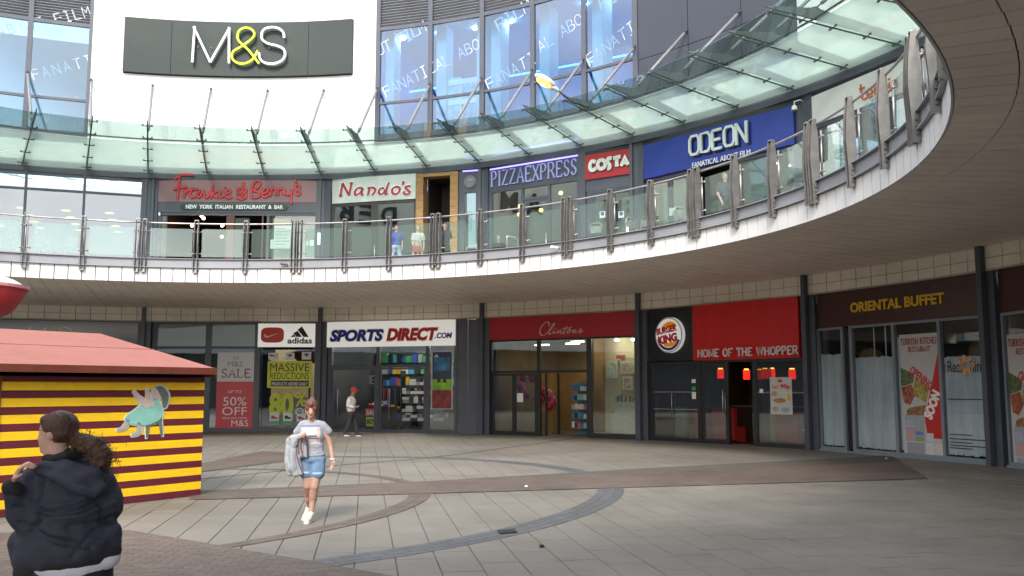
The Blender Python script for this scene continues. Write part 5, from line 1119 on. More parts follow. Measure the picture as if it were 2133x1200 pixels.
fb_ = zc_([[(150, 190), (210, 150), (290, 125), (415, 135)], ['L', (228, 150), (212, 300), (195, 470)], [(135, 335), (200, 310), (325, 295)],
       [(268, 335), (300, 350), (285, 440)], [(288, 400), (340, 345), (400, 325), (430, 330)], [(478, 330), (420, 325), (372, 370), (375, 435), (430, 430), (490, 380), (500, 340), (470, 420), (500, 445)],
       [(500, 445), (545, 370), (560, 350), (570, 380), (575, 435), (610, 440), (650, 380), (665, 350)], [(690, 265), (672, 360), (665, 440), (668, 450)], [(745, 350), (685, 390), (720, 430), (760, 440)], [(810, 345), (785, 370), (780, 420), (810, 440), (850, 400)], ['L', (855, 300), (858, 310)],
       [(850, 395), (920, 375), (935, 345), (895, 335), (860, 385), (875, 440), (920, 452), (955, 425)],
       [(1115, 230), (1105, 330), (1095, 440)], [(1030, 355), (1035, 320), (1110, 305), (1150, 330), (1140, 360), (1080, 385), (1020, 395)], [(1020, 395), (1090, 375), (1148, 395), (1140, 440), (1080, 465), (1015, 440)],
       [(1225, 440), (1225, 330), (1250, 250), (1310, 205), (1345, 235), (1320, 300), (1240, 345)], [(1240, 345), (1300, 360), (1340, 400), (1310, 440), (1225, 440)],
       [(1365, 395), (1440, 370), (1455, 320), (1410, 315), (1370, 370), (1385, 430), (1440, 425), (1490, 370)], [(1495, 315), (1490, 420)], [(1492, 350), (1530, 310), (1560, 340), (1560, 410)],
       [(1600, 320), (1595, 410)], [(1597, 345), (1640, 315), (1665, 345), (1665, 400)], [(1690, 330), (1690, 390), (1740, 400), (1790, 330)], [(1790, 330), (1775, 430), (1775, 535)], [(1830, 190), (1840, 235)], [(1905, 300), (1870, 260), (1830, 290), (1850, 335), (1895, 355), (1885, 400), (1845, 400), (1840, 370)]], 340, 345, 6.666)
strokes_px('lettering', B, fb_, .062, .11, .17, mat('bright_red_letter', (.66, .035, .045), .35), t)
strokes_px('lettering_edge', B, fb_, .10, .10, .12, mat('deep_red_edge', (.16, .01, .02), .5), t)
zd = z(500, 449); dr = (x(336), x(556))
woodr = mat('red_brown_timber', (.10, .035, .022), .5, var=.2, scale=4)
uroom(B, t, .3, B.w - .3, 6, mat('dark_red_room', (.05, .02, .016), .8, var=.3), mat('dark_room_ceiling', (.03, .02, .02), .8), z1=TZ - .9)
upr(B, t, slate, [(x0, dr[0], FZ, zd), (dr[1], dr[1] + .1, FZ, zd), (x1 - .06, x1, FZ, zd)]); rail(B, t, slate, [(dr[0], x1, zd, zs0 - .42)])
upr(B, t, slate2, [(x(345), x(348), FZ, zd - .02)])
pane(B, t, (x(337), x(346), FZ + .05, zd - .03), winu); pane(B, t, (dr[1] + .1, x1 - .06, FZ + .35, zd), glass('clear_display_glass'), y=.0); rail(B, t, slate2, [(dr[1] + .1, x1 - .06, FZ, FZ + .35)])
pbox('room_panel', B, (dr[1] + .1, x1 - .06, FZ, zd), -.5, -.45, mat('pale_green_lobby', (.30, .33, .31), .7), t)
mb = MB(); a = x(472); mb.hexa([B.P(a, .05, FZ), B.P(a + .1, .05, FZ), B.P(a + .55, .75, FZ), B.P(a + .45, .75, FZ)] + [B.P(a, .05, zd + .1), B.P(a + .1, .05, zd + .1), B.P(a + .55, .75, zd + .1), B.P(a + .45, .75, zd + .1)]) if False else mb.box(a, a + .32, .0, .06, FZ + .02, zd + .02, B.P); build('door', mb, woodr, t)
build('door_glass', bbox(MB(), B, a + .34, x(520), .01, .02, FZ + .4, zd - .1), bal_gl, t)
for a_, b_ in ((x(484), x(486.5)), (x(546), x(549))): pbox('door_upright', B, (a_, b_, FZ, zd), -.02, .05, woodr, t)
mb = MB()
for u, v in ((420, 450), (424, 455), (400, 470), (463, 470), (462, 493)): px_, pz_ = B.loc(u, v, -1.5); mb.ell(B.P(px_, -1.5, pz_), (.07, .07, .06), 8, 5)
build('ceiling_light', mb, emis('warm_point', (1, .7, .3), 8), t)
def board(nm, lab, B, r, m, cat, y=.07, lines=0, group=None):
    p = thing(nm, lab, cat, tuple(B.P(r[0], y, r[2])), B.rz, group); pbox('sheet', B, r, y, y + .012, m, p)
    for k in range(lines):
        zz = r[3] - (r[3] - r[2]) * (k + 1) / (lines + 1); pbox('print_line', B, (r[0] + .04, r[1] - .04 - random.random() * (r[1] - r[0]) * .3, zz, zz + .018), y + .0125, y + .014, grey_t, p)
    return p
board('menu_board', 'tall pale menu board in the italian restaurant window', B, B.rect(571, 470, 606, 516, .1), mat('menu_paper', (.55, .62, .60), .5), 'menu', lines=6)
board('arched_sign', 'cream arched sign above the menu in the italian restaurant window', B, B.rect(570, 455, 606, 466, .1), mat('arch_cream', (.5, .45, .36), .5), 'sign', .06)
board('menu_sheet', 'lower pale menu sheet under the tall menu board', B, B.rect(563, 499, 606, 518, .1), MATS['menu_paper'], 'menu', .055, lines=3)
board('wall_notice', 'white no smoking notice beside the slate pilaster', B, B.rect(645, 500, 653, 512, .1), white, 'notice', .06, lines=2)
board('wall_notice', 'two small pale notices below the larger notice', B, B.rect(637, 502, 643, 512, .1), MATS['menu_paper'], 'notice', .06)
board('wall_light', 'tall white glowing panel on the pilaster between the italian and chicken restaurants', B, B.rect(662, 485, 667, 510, .2), emis('white_panel_glow', (.8, .8, .75), .9), 'light', .21)
bk = thing('pavement_board', 'black easel board with white chalk writing by the open door', 'board', tuple(B.P(x(450), 1.6, FZ)), B.rz)
r = B.rect(446, 512, 462, 538, 1.6); r = (r[0], r[1], FZ + .05, FZ + 1.0); pbox('sheet', B, r, 1.6, 1.63, black, bk)
for k in range(4): text('lettering', B, ['open', 'MENU', 'today', 'pizza'][k], (r[0] + .04, r[1] - .05, r[3] - .22 * (k + 1), r[3] - .22 * k - .08), 1.631, .003, white, bk)
pb_ = thing('advert_banner', 'low white banner with dark lettering standing behind the balustrade glass', 'banner', tuple(B.P(x(318), 3.0, FZ)), B.rz)
r = B.rect(308, 514, 336, 530, 3); r = (r[0], r[1], FZ + .3, FZ + .78); pbox('sheet', B, r, 3, 3.02, white, pb_); text('lettering', B, 'family', (r[0] + .1, r[1] - .1, r[2] + .14, r[3] - .12), 3.021, .003, brn, pb_)
for xx in (r[0] + .05, r[1] - .05): pbox('leg', B, (xx - .015, xx + .015, FZ, r[2]), 3.0, 3.02, steel, pb_)
# bay 2 : chicken restaurant, wooden portal, end of the pizza restaurant
B, t = ushop('chicken_restaurant_shopfront', 'chicken restaurant front with mirrored sign panel and tall reflecting windows', 2)
x = lambda u: X(B, u, 450); z = lambda u, v: Z(B, u, v)
pbox('pilaster', B, (0, x(690), FZ - .1, TZ), -.05, .12, slate, t)
zs0, zs1 = z(693, 425), z(693, 372); xr = x(866)
frd = mat('bronze_frame', (.045, .043, .038), .4)
pbox('head_trim', B, (x(690), xr, zs1, TZ), .0, .09, dark, t)
pbox('sign_panel', B, (x(692), xr, zs0, zs1), .02, .09, mat('mirrored_sign_panel', (.62, .67, .66), .2, .1, var=.15, scale=1.3), t)
rr = B.rect(704, 385, 856, 405, .1); nr = mat('sign_rose', (.40, .05, .06), .45)
nan = zc_([['L', (262, 190), (208, 480)], ['L', (262, 185), (300, 260), (405, 460)], ['L', (470, 190), (415, 470)], ['L', (178, 484), (250, 484)], ['L', (430, 185), (500, 185)],
       [(710, 290), (620, 300), (560, 360), (545, 430), (580, 460), (660, 420), (710, 350), (735, 290)], [(735, 295), (710, 400), (715, 460), (750, 450)], [(850, 290), (880, 310), (860, 440), (835, 462)], [(880, 330), (940, 290), (1010, 310), (1020, 370), (980, 430), (950, 470)],
       [(1230, 300), (1150, 310), (1110, 370), (1120, 430), (1170, 445), (1230, 400), (1260, 330)], [(1350, 160), (1310, 260), (1275, 400), (1270, 450), (1320, 430)], [(1500, 265), (1435, 310), (1420, 390), (1470, 440), (1550, 420), (1600, 340), (1580, 280), (1500, 265)], [(1665, 150), (1690, 170), (1660, 225)],
       [(1850, 255), (1770, 255), (1730, 290), (1790, 350), (1835, 390), (1800, 440), (1720, 440), (1690, 400), (1720, 385)]], 690, 365, 11.23)
strokes_px('lettering_edge', B, nan, .16, .09, .105, mat('letter_halo_white', (.82, .82, .80), .4), t); strokes_px('lettering', B, nan, .10, .105, .13, nr, t, nib=.55)
upr(B, t, frd, [(x(690), x(694), FZ, zs0), (x(773), x(786), FZ, zs0), (x(862), xr, FZ, zs0)]); rail(B, t, frd, [(x(694), x(773), zs0 - .12, zs0), (x(786), x(862), zs0 - .12, zs0), (x(694), x(773), FZ, FZ + .1), (x(786), x(862), FZ, FZ + .1)])
pane(B, t, (x(694), x(773), FZ + .1, zs0 - .12), winu); pane(B, t, (x(786), x(862), FZ + .1, zs0 - .12), winu)
mb = MB(); mb.tube([B.P(x(783), .12, FZ + .9), B.P(x(783), .12, FZ + 1.7)], .025, 8); build('handle', mb, steel, t, smooth=True)
uroom(B, t, .1, xr, 6, mat('chicken_room', (.16, .13, .09), .8, var=.3), MATS['restaurant_ceiling'], z1=TZ - .5)
wp = thing('wooden_portal', 'golden timber portal framing a recessed dark doorway', 'doorway', tuple(B.P(x(912), 0, FZ)), B.rz)
wd_ = mat('golden_timber', (.36, .20, .08), .55, var=.25, scale=3, stretch=(1, 1, 4)); X0, X1_, X2_, X3_ = x(868), x(883), x(939), x(955); zo = z(912, 368)
nb = 14
for k in range(nb):     # stacked timber blocks
    z0 = FZ + (zo - FZ) * k / nb; z1 = FZ + (zo - FZ) * (k + 1) / nb - .008
    pbox('timber_block', B, (X0, X1_ + random.uniform(-.01, .02), z0, z1), -.3, .15 + random.uniform(-.01, .01), wd_, wp); pbox('timber_block', B, (X2_, X3_, z0, z1), -.3, .15 + random.uniform(-.01, .01), wd_, wp)
pbox('timber_lintel', B, (X0, X3_, zo, TZ - .05), -.3, .15, wd_, wp)
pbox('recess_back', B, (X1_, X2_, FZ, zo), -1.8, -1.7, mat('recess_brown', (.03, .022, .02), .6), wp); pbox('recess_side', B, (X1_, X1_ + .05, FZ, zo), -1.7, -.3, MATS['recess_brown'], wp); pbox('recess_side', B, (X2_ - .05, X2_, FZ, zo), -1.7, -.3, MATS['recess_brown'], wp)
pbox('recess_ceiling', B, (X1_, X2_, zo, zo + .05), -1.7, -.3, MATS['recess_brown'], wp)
pbox('inner_door', B, (x(906), x(926), FZ, FZ + 2.6), -1.69, -1.62, mat('inner_door_grey', (.10, .10, .115), .5), wp); pbox('inner_window', B, (x(927), x(938), FZ + .8, FZ + 2.5), -1.69, -1.62, mat('inner_window_glow', (.4, .45, .42), .3), wp)
pz = thing('pizza_restaurant_end_shopfront', 'slate end panel of the pizza restaurant with round steel emblem', 'shopfront', tuple(B.P(x(980), 0, FZ)), B.rz)
pbox('slate_panel', B, (X3_ + .01, B.w - .34, z(980, 402), TZ), .0, .06, slate, pz); pbox('slate_panel', B, (X3_ + .01, x(967), FZ, z(980, 402)), .0, .06, slate, pz); pbox('slate_panel', B, (x(996), B.w - .34, FZ, z(980, 402)), .0, .06, slate, pz)
pane(B, pz, (x(967), x(996), FZ + .1, z(980, 402)), winu); pbox('window_back', B, (x(967), x(996), FZ, z(980, 402)), -1.5, -1.4, MATS['chicken_room'], pz)
neon = emis('purple_neon', (.3, .25, 1), 1.1)
r = B.rect(964, 357, 996, 357, .12); mb = MB(); mb.tube([B.P(r[0], .12, r[3]), B.P(r[1], .12, r[3])], .028, 8); build('neon_tube', mb, neon, pz)
cx, cz = B.loc(979, 378, .1); R0 = .235
build('emblem_disc', disc(B, cx, cz, R0, R0, .06, .11), mat('emblem_steel', (.30, .31, .33), .35, .5), pz)
mb = MB()
for rr_ in (.88, .62): stroke(mb, B, [(cx + R0 * rr_ * cos(a), cz + R0 * rr_ * sin(a)) for a in [2 * pi * k / 24 for k in range(25)]], .012, .11, .12)
for k in range(18): a = 2 * pi * k / 18; stroke(mb, B, [(cx + R0 * .68 * cos(a), cz + R0 * .68 * sin(a)), (cx + R0 * .82 * cos(a), cz + R0 * .82 * sin(a))], .022, .11, .12, False)
for k in range(-3, 4): stroke(mb, B, [(cx + k * .036, cz - .11 + abs(k) * .015), (cx + k * .036, cz + .05 - abs(k) * .01)], .012, .11, .12, False)
build('emblem_relief', mb, mat('emblem_dark', (.04, .045, .05), .4), pz)
pbox('pilaster', B, (B.w - .34, B.w, FZ - .1, TZ), -.05, .12, slate, pz); pbox('downpipe', B, (B.w - .2, B.w - .12, FZ - .1, TZ), .12, .2, slate2, pz)
# bay 3 : pizza restaurant and coffee shop
B, t = ushop('pizza_restaurant_shopfront', 'slate pizza restaurant front with purple lit serif letters', 3)
x = lambda u: X(B, u, 430); z = lambda u, v: Z(B, u, v)
pbox('pilaster', B, (0, x(1018), FZ - .1, TZ), -.05, .12, slate, t)
zs0 = z(1025, 402); xr = x(1207)
pbox('sign_panel', B, (x(1019), xr, zs0, TZ), .0, .06, slate, t)
za, zb = B.loc(1023, 389, .1)[1], B.loc(1023, 359, .1)[1]
serif('lettering', B, 'PIZZAEXPRESS', (B.loc(1023, 370, .1)[0], B.loc(1202, 360, .1)[0], za, zb), .07, .12, .05, mat('purple_lit_letter', (.40, .42, .75), .4, emit=(.2, .2, .8), es=.05), t, .15, .5)
mb = MB(); zn = B.loc(1021, 353.5, .12)[1]; mb.tube([B.P(B.loc(1021, 353, .12)[0], .12, zn), B.P(B.loc(1203, 332, .12)[0], .12, zn)], .028, 8); build('neon_tube', mb, neon, t)
upr(B, t, slate, [(x(1018), x(1025), FZ, zs0), (x(1085), x(1090), FZ, zs0), (x(1142), x(1146), FZ, zs0), (x(1202), xr, FZ, zs0)])
zdr = z(1115, 413)
rail(B, t, slate, [(x(1025), x(1085), FZ, FZ + .1), (x(1146), x(1202), FZ, FZ + .1), (x(1090), x(1142), zdr - .03, zdr + .06)])
pane(B, t, (x(1025), x(1085), FZ + .1, zs0), winu); pane(B, t, (x(1146), x(1202), FZ + .1, zs0), winu); pane(B, t, (x(1090), x(1142), zdr + .06, zs0), winu)
leafs(B, t, slate, x(1091), x(1141), FZ, zdr - .04, .09, winu)
mb = MB(); mb.tube([B.P(x(1139), .1, FZ + .8), B.P(x(1139), .1, FZ + 1.7)], .03, 8); build('handle', mb, steel, t, smooth=True)
uroom(B, t, .1, xr, 6, mat('pizza_room', (.28, .27, .22), .8, var=.2), MATS['restaurant_ceiling'], z1=TZ - .5)
mb = MB()
for u, v in ((1083, 430), (1081, 447), (1127, 438), (1050, 436), (1168, 402)): px_, pz_ = B.loc(u, v, -1.3); mb.ell(B.P(px_, -1.3, pz_), (.08, .08, .08), 8, 5)
build('pendant_bulb', mb, emis('pendant_orange', (1, .6, .15), 7), t)
cs = thing('coffee_shopfront', 'coffee shop double doors under a red sign with white capitals', 'shopfront', tuple(B.P(x(1272), 0, FZ)), B.rz)
zs0, zs1 = z(1222, 376), z(1222, 325)
pbox('pilaster', B, (xr + .01, x(1221), FZ - .1, TZ), -.05, .10, slate, cs); pbox('pilaster', B, (x(1322), B.w, FZ - .1, TZ), -.05, .12, slate, cs); pbox('downpipe', B, (B.w - .3, B.w - .2, FZ - .1, TZ), .12, .2, slate2, cs)
pbox('sign_panel', B, (x(1222), x(1320), zs0, zs1), .02, .14, mat('coffee_red_sign', (.42, .02, .03), .42, var=.08, scale=1), cs); pbox('head_trim', B, (x(1221), x(1322), zs1, TZ), .0, .09, dark, cs); pbox('slate_panel', B, (x(1221), x(1322), z(1235, 398), zs0), .0, .06, slate2, cs)
costa = zc_([[(205, 240), (165, 235), (145, 275), (150, 315), (175, 328), (210, 305)], [(265, 215), (232, 245), (232, 295), (265, 312), (300, 290), (305, 240), (265, 215)], [(375, 200), (340, 205), (330, 240), (355, 275), (350, 305), (330, 310)],
       ['L', (392, 202), (468, 182)], ['L', (428, 195), (430, 290)], ['L', (475, 285), (515, 180), (548, 270)], ['L', (490, 250), (535, 240)]], 1200, 290, 5.08)
strokes_px('lettering_shadow', B, [[((q[0] + .8, q[1] + 1) if isinstance(q, tuple) else q) for q in l] for l in costa], .155, .14, .17, mat('letter_shadow_dark', (.12, .01, .01), .5), cs); strokes_px('lettering', B, costa, .135, .17, .2, mat('letter_pale', (.72, .78, .74), .4), cs)  # dark shifted strokes stand in for the shadow the letters cast
zdr = z(1240, 402); leafs(B, cs, slate, x(1233), x(1275), FZ, zdr, .1, winu, handle=1); leafs(B, cs, slate, x(1275) + .01, x(1316), FZ, zdr, .1, winu)
upr(B, cs, slate, [(x(1222), x(1233), FZ, zdr), (x(1316), x(1322), FZ, zdr)]); rail(B, cs, slate, [(x(1222), x(1322), zdr, z(1235, 396))])
uroom(B, cs, x(1210), B.w, 6, MATS['pizza_room'], MATS['restaurant_ceiling'], z1=TZ - .5)
for u in (1255, 1294):
    r = B.rect(u - 6, 441, u + 6, 453, .04); s_ = board('fire_door_notice', 'blue round mandatory symbol sticker on the %s coffee shop door' % ('first' if u < 1270 else 'second'), B, r, white, 'sticker', .032, group='blue symbol stickers on the coffee shop doors'); build('print_symbol', disc(B, (r[0] + r[1]) / 2, (r[2] + r[3]) / 2 + .03, .075, .075, .0445, .047, 16), mat('symbol_blue', (.03, .1, .45), .5), s_)
board('wall_light', 'tall white glowing panel on the pilaster before the cinema sign', B, (B.w - .45, B.w - .36, FZ + 1.0, FZ + 1.75), MATS['white_panel_glow'], 'light', .21)
# bay 4 : cinema
B, t = ushop('cinema_shopfront', 'cinema entrance under a large royal blue sign with white capitals', 4)
x = lambda u: X(B, u, 380); z = lambda u, v: Z(B, u, v)
zs0, zs1 = z(1348, 374), z(1348, 304)
pbox('pilaster', B, (0, x(1343), FZ - .1, TZ), -.05, .12, slate, t)
pbox('sign_panel', B, (x(1346), x(1662), zs0, zs1), .02, .16, mat('royal_blue_sign', (.012, .04, .30), .35, var=.12, scale=.5), t); pbox('head_trim', B, (x(1343), B.w, zs1, TZ), .0, .09, dark, t)
OL = {'O': [(.5, 0), (.2, 0), (0, .2), (0, .8), (.2, 1), (.8, 1), (1, .8), (1, .2), (.8, 0), (.5, 0)], 'D': [(.5, 0), (0, 0), (0, 1), (.75, 1), (1, .75), (1, .25), (.75, 0), (.5, 0)]}
ox0, ox1 = B.loc(1439, 305, .2)[0], B.loc(1557, 280, .2)[0]; oz0, oz1 = B.loc(1437, 325, .2)[1], B.loc(1437, 287, .2)[1]; lw__ = (ox1 - ox0) / 5.9
for pas, (mm, ya, yb, dd) in enumerate(((mat('cinema_letter_shadow', (.01, .015, .06), .5), .16, .22, .035), (mat('cinema_letter', (.62, .70, .70), .4), .22, .28, 0))):  # first pass: dark letters moved right and down as their cast shadow
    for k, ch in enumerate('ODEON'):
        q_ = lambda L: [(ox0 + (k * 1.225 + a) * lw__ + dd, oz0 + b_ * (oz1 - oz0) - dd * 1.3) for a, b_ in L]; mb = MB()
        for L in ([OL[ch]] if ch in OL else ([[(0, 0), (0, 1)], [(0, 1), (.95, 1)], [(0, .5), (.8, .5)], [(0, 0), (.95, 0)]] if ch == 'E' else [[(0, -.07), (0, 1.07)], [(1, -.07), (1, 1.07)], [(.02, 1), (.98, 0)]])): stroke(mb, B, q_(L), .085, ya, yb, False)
        build('letter' if pas else 'letter_shadow', mb, mm, t)
text('lettering', B, 'FANATICAL ABOUT FILM', (B.loc(1441, 344, .2)[0], B.loc(1562, 320, .2)[0], B.loc(1441, 350.5, .2)[1], B.loc(1441, 339.5, .2)[1]), .16, .03, white, t, bold=-.005)
zd = zs0 - .12
rail(B, t, slate, [(x(1346), x(1662), zd, zs0)])
xm = [x(u) for u in (1350, 1394, 1433, 1440, 1462, 1478, 1524, 1540, 1600, 1655)]
leafs(B, t, slate, xm[0], xm[1], FZ, zd, .1, winu, handle=1); leafs(B, t, slate, xm[1] + .01, xm[2], FZ, zd, .1, winu)
upr(B, t, slate, [(x(1343), xm[0], FZ, zd), (xm[2], xm[3], FZ, zd), (xm[6] - .04, xm[6] + .04, FZ, zd), (xm[8] - .03, xm[8] + .03, FZ, zd), (xm[9], B.w, FZ - .1, TZ)])
pane(B, t, (xm[6], xm[8], FZ + .1, zd), bal_gl); pane(B, t, (xm[8], xm[9], FZ + .1, zd), winu); rail(B, t, slate, [(xm[6], xm[9], FZ, FZ + .1)])
uroom(B, t, .1, B.w - .1, 6, mat('cinema_room', (.12, .14, .14), .8, var=.4, scale=.7), mat('cinema_ceiling', (.03, .03, .035), .8), z1=TZ - .9)
pbox('lobby_counter', B, (x(1462), x(1600), FZ, FZ + 1.1), -2.4, -1.8, mat('counter_pale', (.3, .33, .31), .5), t)
mb = MB()
for u, v in ((1470, 352), (1645, 345), (1620, 340)): px_, pz_ = B.loc(u, v, -1.3); mb.ell(B.P(px_, -1.3, pz_), (.04, .04, .03), 8, 5)
build('ceiling_light', mb, emis('white_point', (1, 1, .95), 8), t)
for u in (1398, 1406): board('door_notice', 'white paper notice on the %s cinema door edge' % ('first' if u < 1400 else 'second'), B, B.rect(u - 4, 434, u + 3, 449, .05), MATS['menu_paper'], 'notice', .05, group='paper notices on the cinema doors')
board('lit_panel', 'small bright leaning panel inside the last cinema window', B, B.rect(1664, 374, 1669, 392, -.3), MATS['white_panel_glow'], 'panel', -.3)
ccx, ccz = B.loc(1657, 228, .3)
cc = thing('dome_camera', 'small white dome security camera hanging beside the blue cinema sign', 'camera', tuple(B.P(ccx, .3, ccz)), B.rz)
c_ = B.P(ccx, .35, ccz); mb = MB(); mb.lathe([(.02, .12), (.07, .08), (.085, .0), (.09, -.04)], c_, 12); build('housing', mb, white, cc, smooth=True); mb = MB(); mb.ell(c_ + Vector((0, 0, -.04)), (.075, .075, .08), 10, 7); build('dome', mb, mat('smoked_dome', (.05, .05, .05), .1), cc, smooth=True)
mb = MB(); mb.tube([c_ + Vector((0, 0, .1)), c_ + Vector((0, 0, .22)), B.P(ccx + .1, .2, ccz + .28), B.P(ccx + .16, .1, ccz + .22)], .018, 6); build('bracket', mb, white, cc, smooth=True)
# bay 5, 6 : bowling
B, t = ushop('bowling_shopfront', 'bowling alley front with white sign, orange letters and blue window graphic', 5)
x = lambda u: X(B, u, 250); z = lambda u, v: Z(B, u, v)
zs0 = z(1697, 262)
pbox('pilaster', B, (0, x(1695), FZ - .1, TZ), -.05, .10, slate, t)
pbox('sign_panel', B, (x(1696), B.w, zs0, TZ - .12), .02, .12, mat('bowling_white_sign', (.68, .68, .66), .5, var=.03), t)
ten = [[(1792, 176), (1795, 203), (1800, 207), (1804, 203)], ['L', (1789, 186), (1800, 182)], [(1806, 197), (1816, 193), (1814, 186), (1808, 185), (1805, 194), (1809, 203), (1817, 199)], ['L', (1821, 181), (1822, 198)], [(1821, 188), (1826, 180), (1829, 182), (1830, 196)],
       ['L', (1835, 176), (1838, 206)], [(1836, 182), (1842, 175), (1847, 180), (1845, 189), (1837, 192)], ['L', (1851, 172), (1853, 188)], ['L', (1850.5, 163), (1851, 166)], ['L', (1857, 168), (1859, 185)], [(1858, 175), (1863, 167), (1866, 170), (1868, 182)]]
strokes_px('lettering', B, ten, .045, .12, .15, mat('bowling_orange', (.50, .12, .04), .4), t)
rail(B, t, slate, [(x(1696), B.w, zs0 - .1, zs0)])
xs = [x(1696) + (B.w - x(1696)) * k / 3 for k in range(4)]
upr(B, t, slate, [(a - .04, a + .04, FZ, zs0 - .1) for a in xs[1:]] + [(xs[0], xs[0] + .05, FZ, zs0 - .1)])
for a, b in zip(xs, xs[1:]): pane(B, t, (a + .04, b - .04, FZ, zs0 - .1), winu)
gr = thing('window_graphic', 'bright blue film covering the lower bowling alley windows', 'poster', tuple(B.P(xs[1], .03, FZ)), B.rz)
pbox('sheet', B, (xs[0] + .3, xs[3] - .05, FZ, FZ + 2.0), .0205, .024, mat('sky_blue_film', (.12, .42, .68), .35, var=.25, scale=1), gr)
uroom(B, t, .1, B.w - .1, 6, MATS['cinema_room'], MATS['cinema_ceiling'], z1=TZ - .5)
for i in (6, 7, 8, 9):
    B, t = ushop('upper_shopfront', ['plain dark upper shop front next after the bowling alley', 'plain dark upper shop front second after the bowling alley', 'plain dark upper shop front third after the bowling alley', 'plain dark upper shop front fourth after the bowling alley'][i - 6], i); t['group'] = 'plain upper shop fronts'
    pbox('front_panel', B, (0, B.w, FZ - .1, TZ), -.05, .03, slate2, t)
# ---- big M&S sign on the white wall
Fa = Arc(100)
sgn = thing('department_store_sign', 'long dark green curved sign with white and lime letters on the white wall', 'sign', tuple(FP(91, 15.5)))
xa = [Fa.loc(u, 90, .2)[0] for u in (257, 357, 642, 733)]; z1s, z0s = on_cyl(500, 46, RF - .2)[1], on_cyl(500, 158, RF - .2)[1]
sgm = mat('dark_green_panel', (.016, .028, .026), .6, var=.06, scale=.5)
for a, b in zip(xa, xa[1:]): build('sign_panel', bbox(MB(), Fa, a + .008, b - .008, .03, .18, z0s, z1s, 10), sgm, sgn)
build('sign_backing', bbox(MB(), Fa, xa[0], xa[-1], .021, .03, z0s - .03, z1s + .03, 20), black, sgn)
ms_letters(Fa, 403, 593, 54, 131, .085, .30, .42, sgn, white, lime)
mb = MB()
for u in (412, 440, 475, 500, 530, 560, 585):
    a = Fa.loc(u, 92, .3)[0]; bbox(mb, Fa, a - .01, a + .01, .18, .30, (z0s + z1s) / 2 - .01, (z0s + z1s) / 2 + .01)
build('letter_standoff', mb, steel, sgn)
build('wall_box', MB().box(*( [Fa.loc(556, 575)[0]] * 2 + [0, 0, 0, 0])), white, sgn) if False else None
# ================================================================== STRIPED KIOSK
K1 = at_z(416, 1032); K0 = at_z(-15, 1080); KD = (K1 - K0); KW = KD.length
KF = Plane((K0.x, K0.y, 0), (KD.x, KD.y, 0)); KP = KF.P
kio = thing('striped_kiosk', 'timber market kiosk painted in yellow and plum stripes under a red felt roof', 'kiosk', tuple(KP(KW / 2, -1.8, 0)), KF.rz)
pbox('body', KF, (.02, KW - .02, .02, 1.86), -4.7, -.03, plum, kio)
zz = .005; k = 0
while zz < 1.84:
    h = .098 if k % 2 == 0 else .125; m = plum if k % 2 == 0 else yellow; z1 = min(zz + h, 1.865)
    prof = [(-.03, zz + .002), (.016, zz + .002), (.016, zz + .012), (.016, z1 - .012), (.002, z1 - .001), (-.03, z1 - .001)]
    mb = MB(); mb.add([(0, y, z) for y, z in prof] + [(KW, y, z) for y, z in prof], [tuple(range(6)), tuple(range(11, 5, -1))] + [(i, i + 6, (i + 1) % 6 + 6, (i + 1) % 6) for i in range(6)], KP)
    build('board', mb, m, kio)
    mb = MB(); mb.add([(KW + .001, -4.7, zz + .002), (KW + .02, -4.7, zz + .002), (KW + .012, -4.7, z1 - .001), (KW + .001, -4.7, z1 - .001), (KW + .001, -.0, zz + .002), (KW + .02, -.0, zz + .002), (KW + .012, -.0, z1 - .001), (KW + .001, -.0, z1 - .001)], [(0, 1, 2, 3), (7, 6, 5, 4), (0, 4, 5, 1), (1, 5, 6, 2), (2, 6, 7, 3), (3, 7, 4, 0)], KP)
    build('board', mb, m, kio)
    zz += h; k += 1
pbox('corner_trim', KF, (-.04, -.002, 0, 1.86), -.05, .03, mat('brown_trim_paint', (.16, .06, .02), .5), kio)
roofm = mat('red_roof_felt', (.30, .115, .092), .92, var=.08, scale=3, bump=.35, bscale=120, grime=.15)
ez, rz_ = 1.98, 2.60; e0, e1 = -.6, KW + .0; yo, yr = .28, -2.30
mb = MB()
for y0, y1, z0, z1 in ((yo, yr, ez, rz_), (-4.9, yr, ez, rz_)):
    mb.hexa([KP(e0 - .0, y0, z0), KP(e1, y0, z0), KP(e1 - .45, y1, z1), KP(e0 + .6, y1, z1), KP(e0, y0, z0 + .03), KP(e1, y0, z0 + .03), KP(e1 - .45, y1, z1 + .03), KP(e0 + .6, y1, z1 + .03)])
build('roof', mb, roofm, kio)
mb = MB(); mb.add([KP(e1 + .0, yo, ez), KP(e1, -4.9, ez), KP(e1 - .45, yr, rz_)], [(0, 1, 2)]); mb.add([KP(e0, yo, ez), KP(e0, -4.9, ez), KP(e0 + .6, yr, rz_)], [(0, 1, 2)]); build('roof_end', mb, roofm, kio)
for a, b in ((.33, .335), (.66, .665)):
    pass
mb = MB(); t_ = .52; p0, p1 = KP(e0, yo, ez + .032).lerp(KP(e0 + .6, yr, rz_ + .032), t_), KP(e1, yo, ez + .032).lerp(KP(e1 - .45, yr, rz_ + .032), t_); q0, q1 = KP(e0, yo, ez + .032).lerp(KP(e0 + .6, yr, rz_ + .032), t_ + .006), KP(e1, yo, ez + .032).lerp(KP(e1 - .45, yr, rz_ + .032), t_ + .006)
mb.hexa([p0, p1, q1, q0, p0 + Vector((0, 0, .006)), p1 + Vector((0, 0, .006)), q1 + Vector((0, 0, .006)), q0 + Vector((0, 0, .006))]); build('felt_lap', mb, roofm, kio)
bargem = mat('rust_red_board', (.13, .028, .014), .6, var=.2, scale=4, grime=.2)
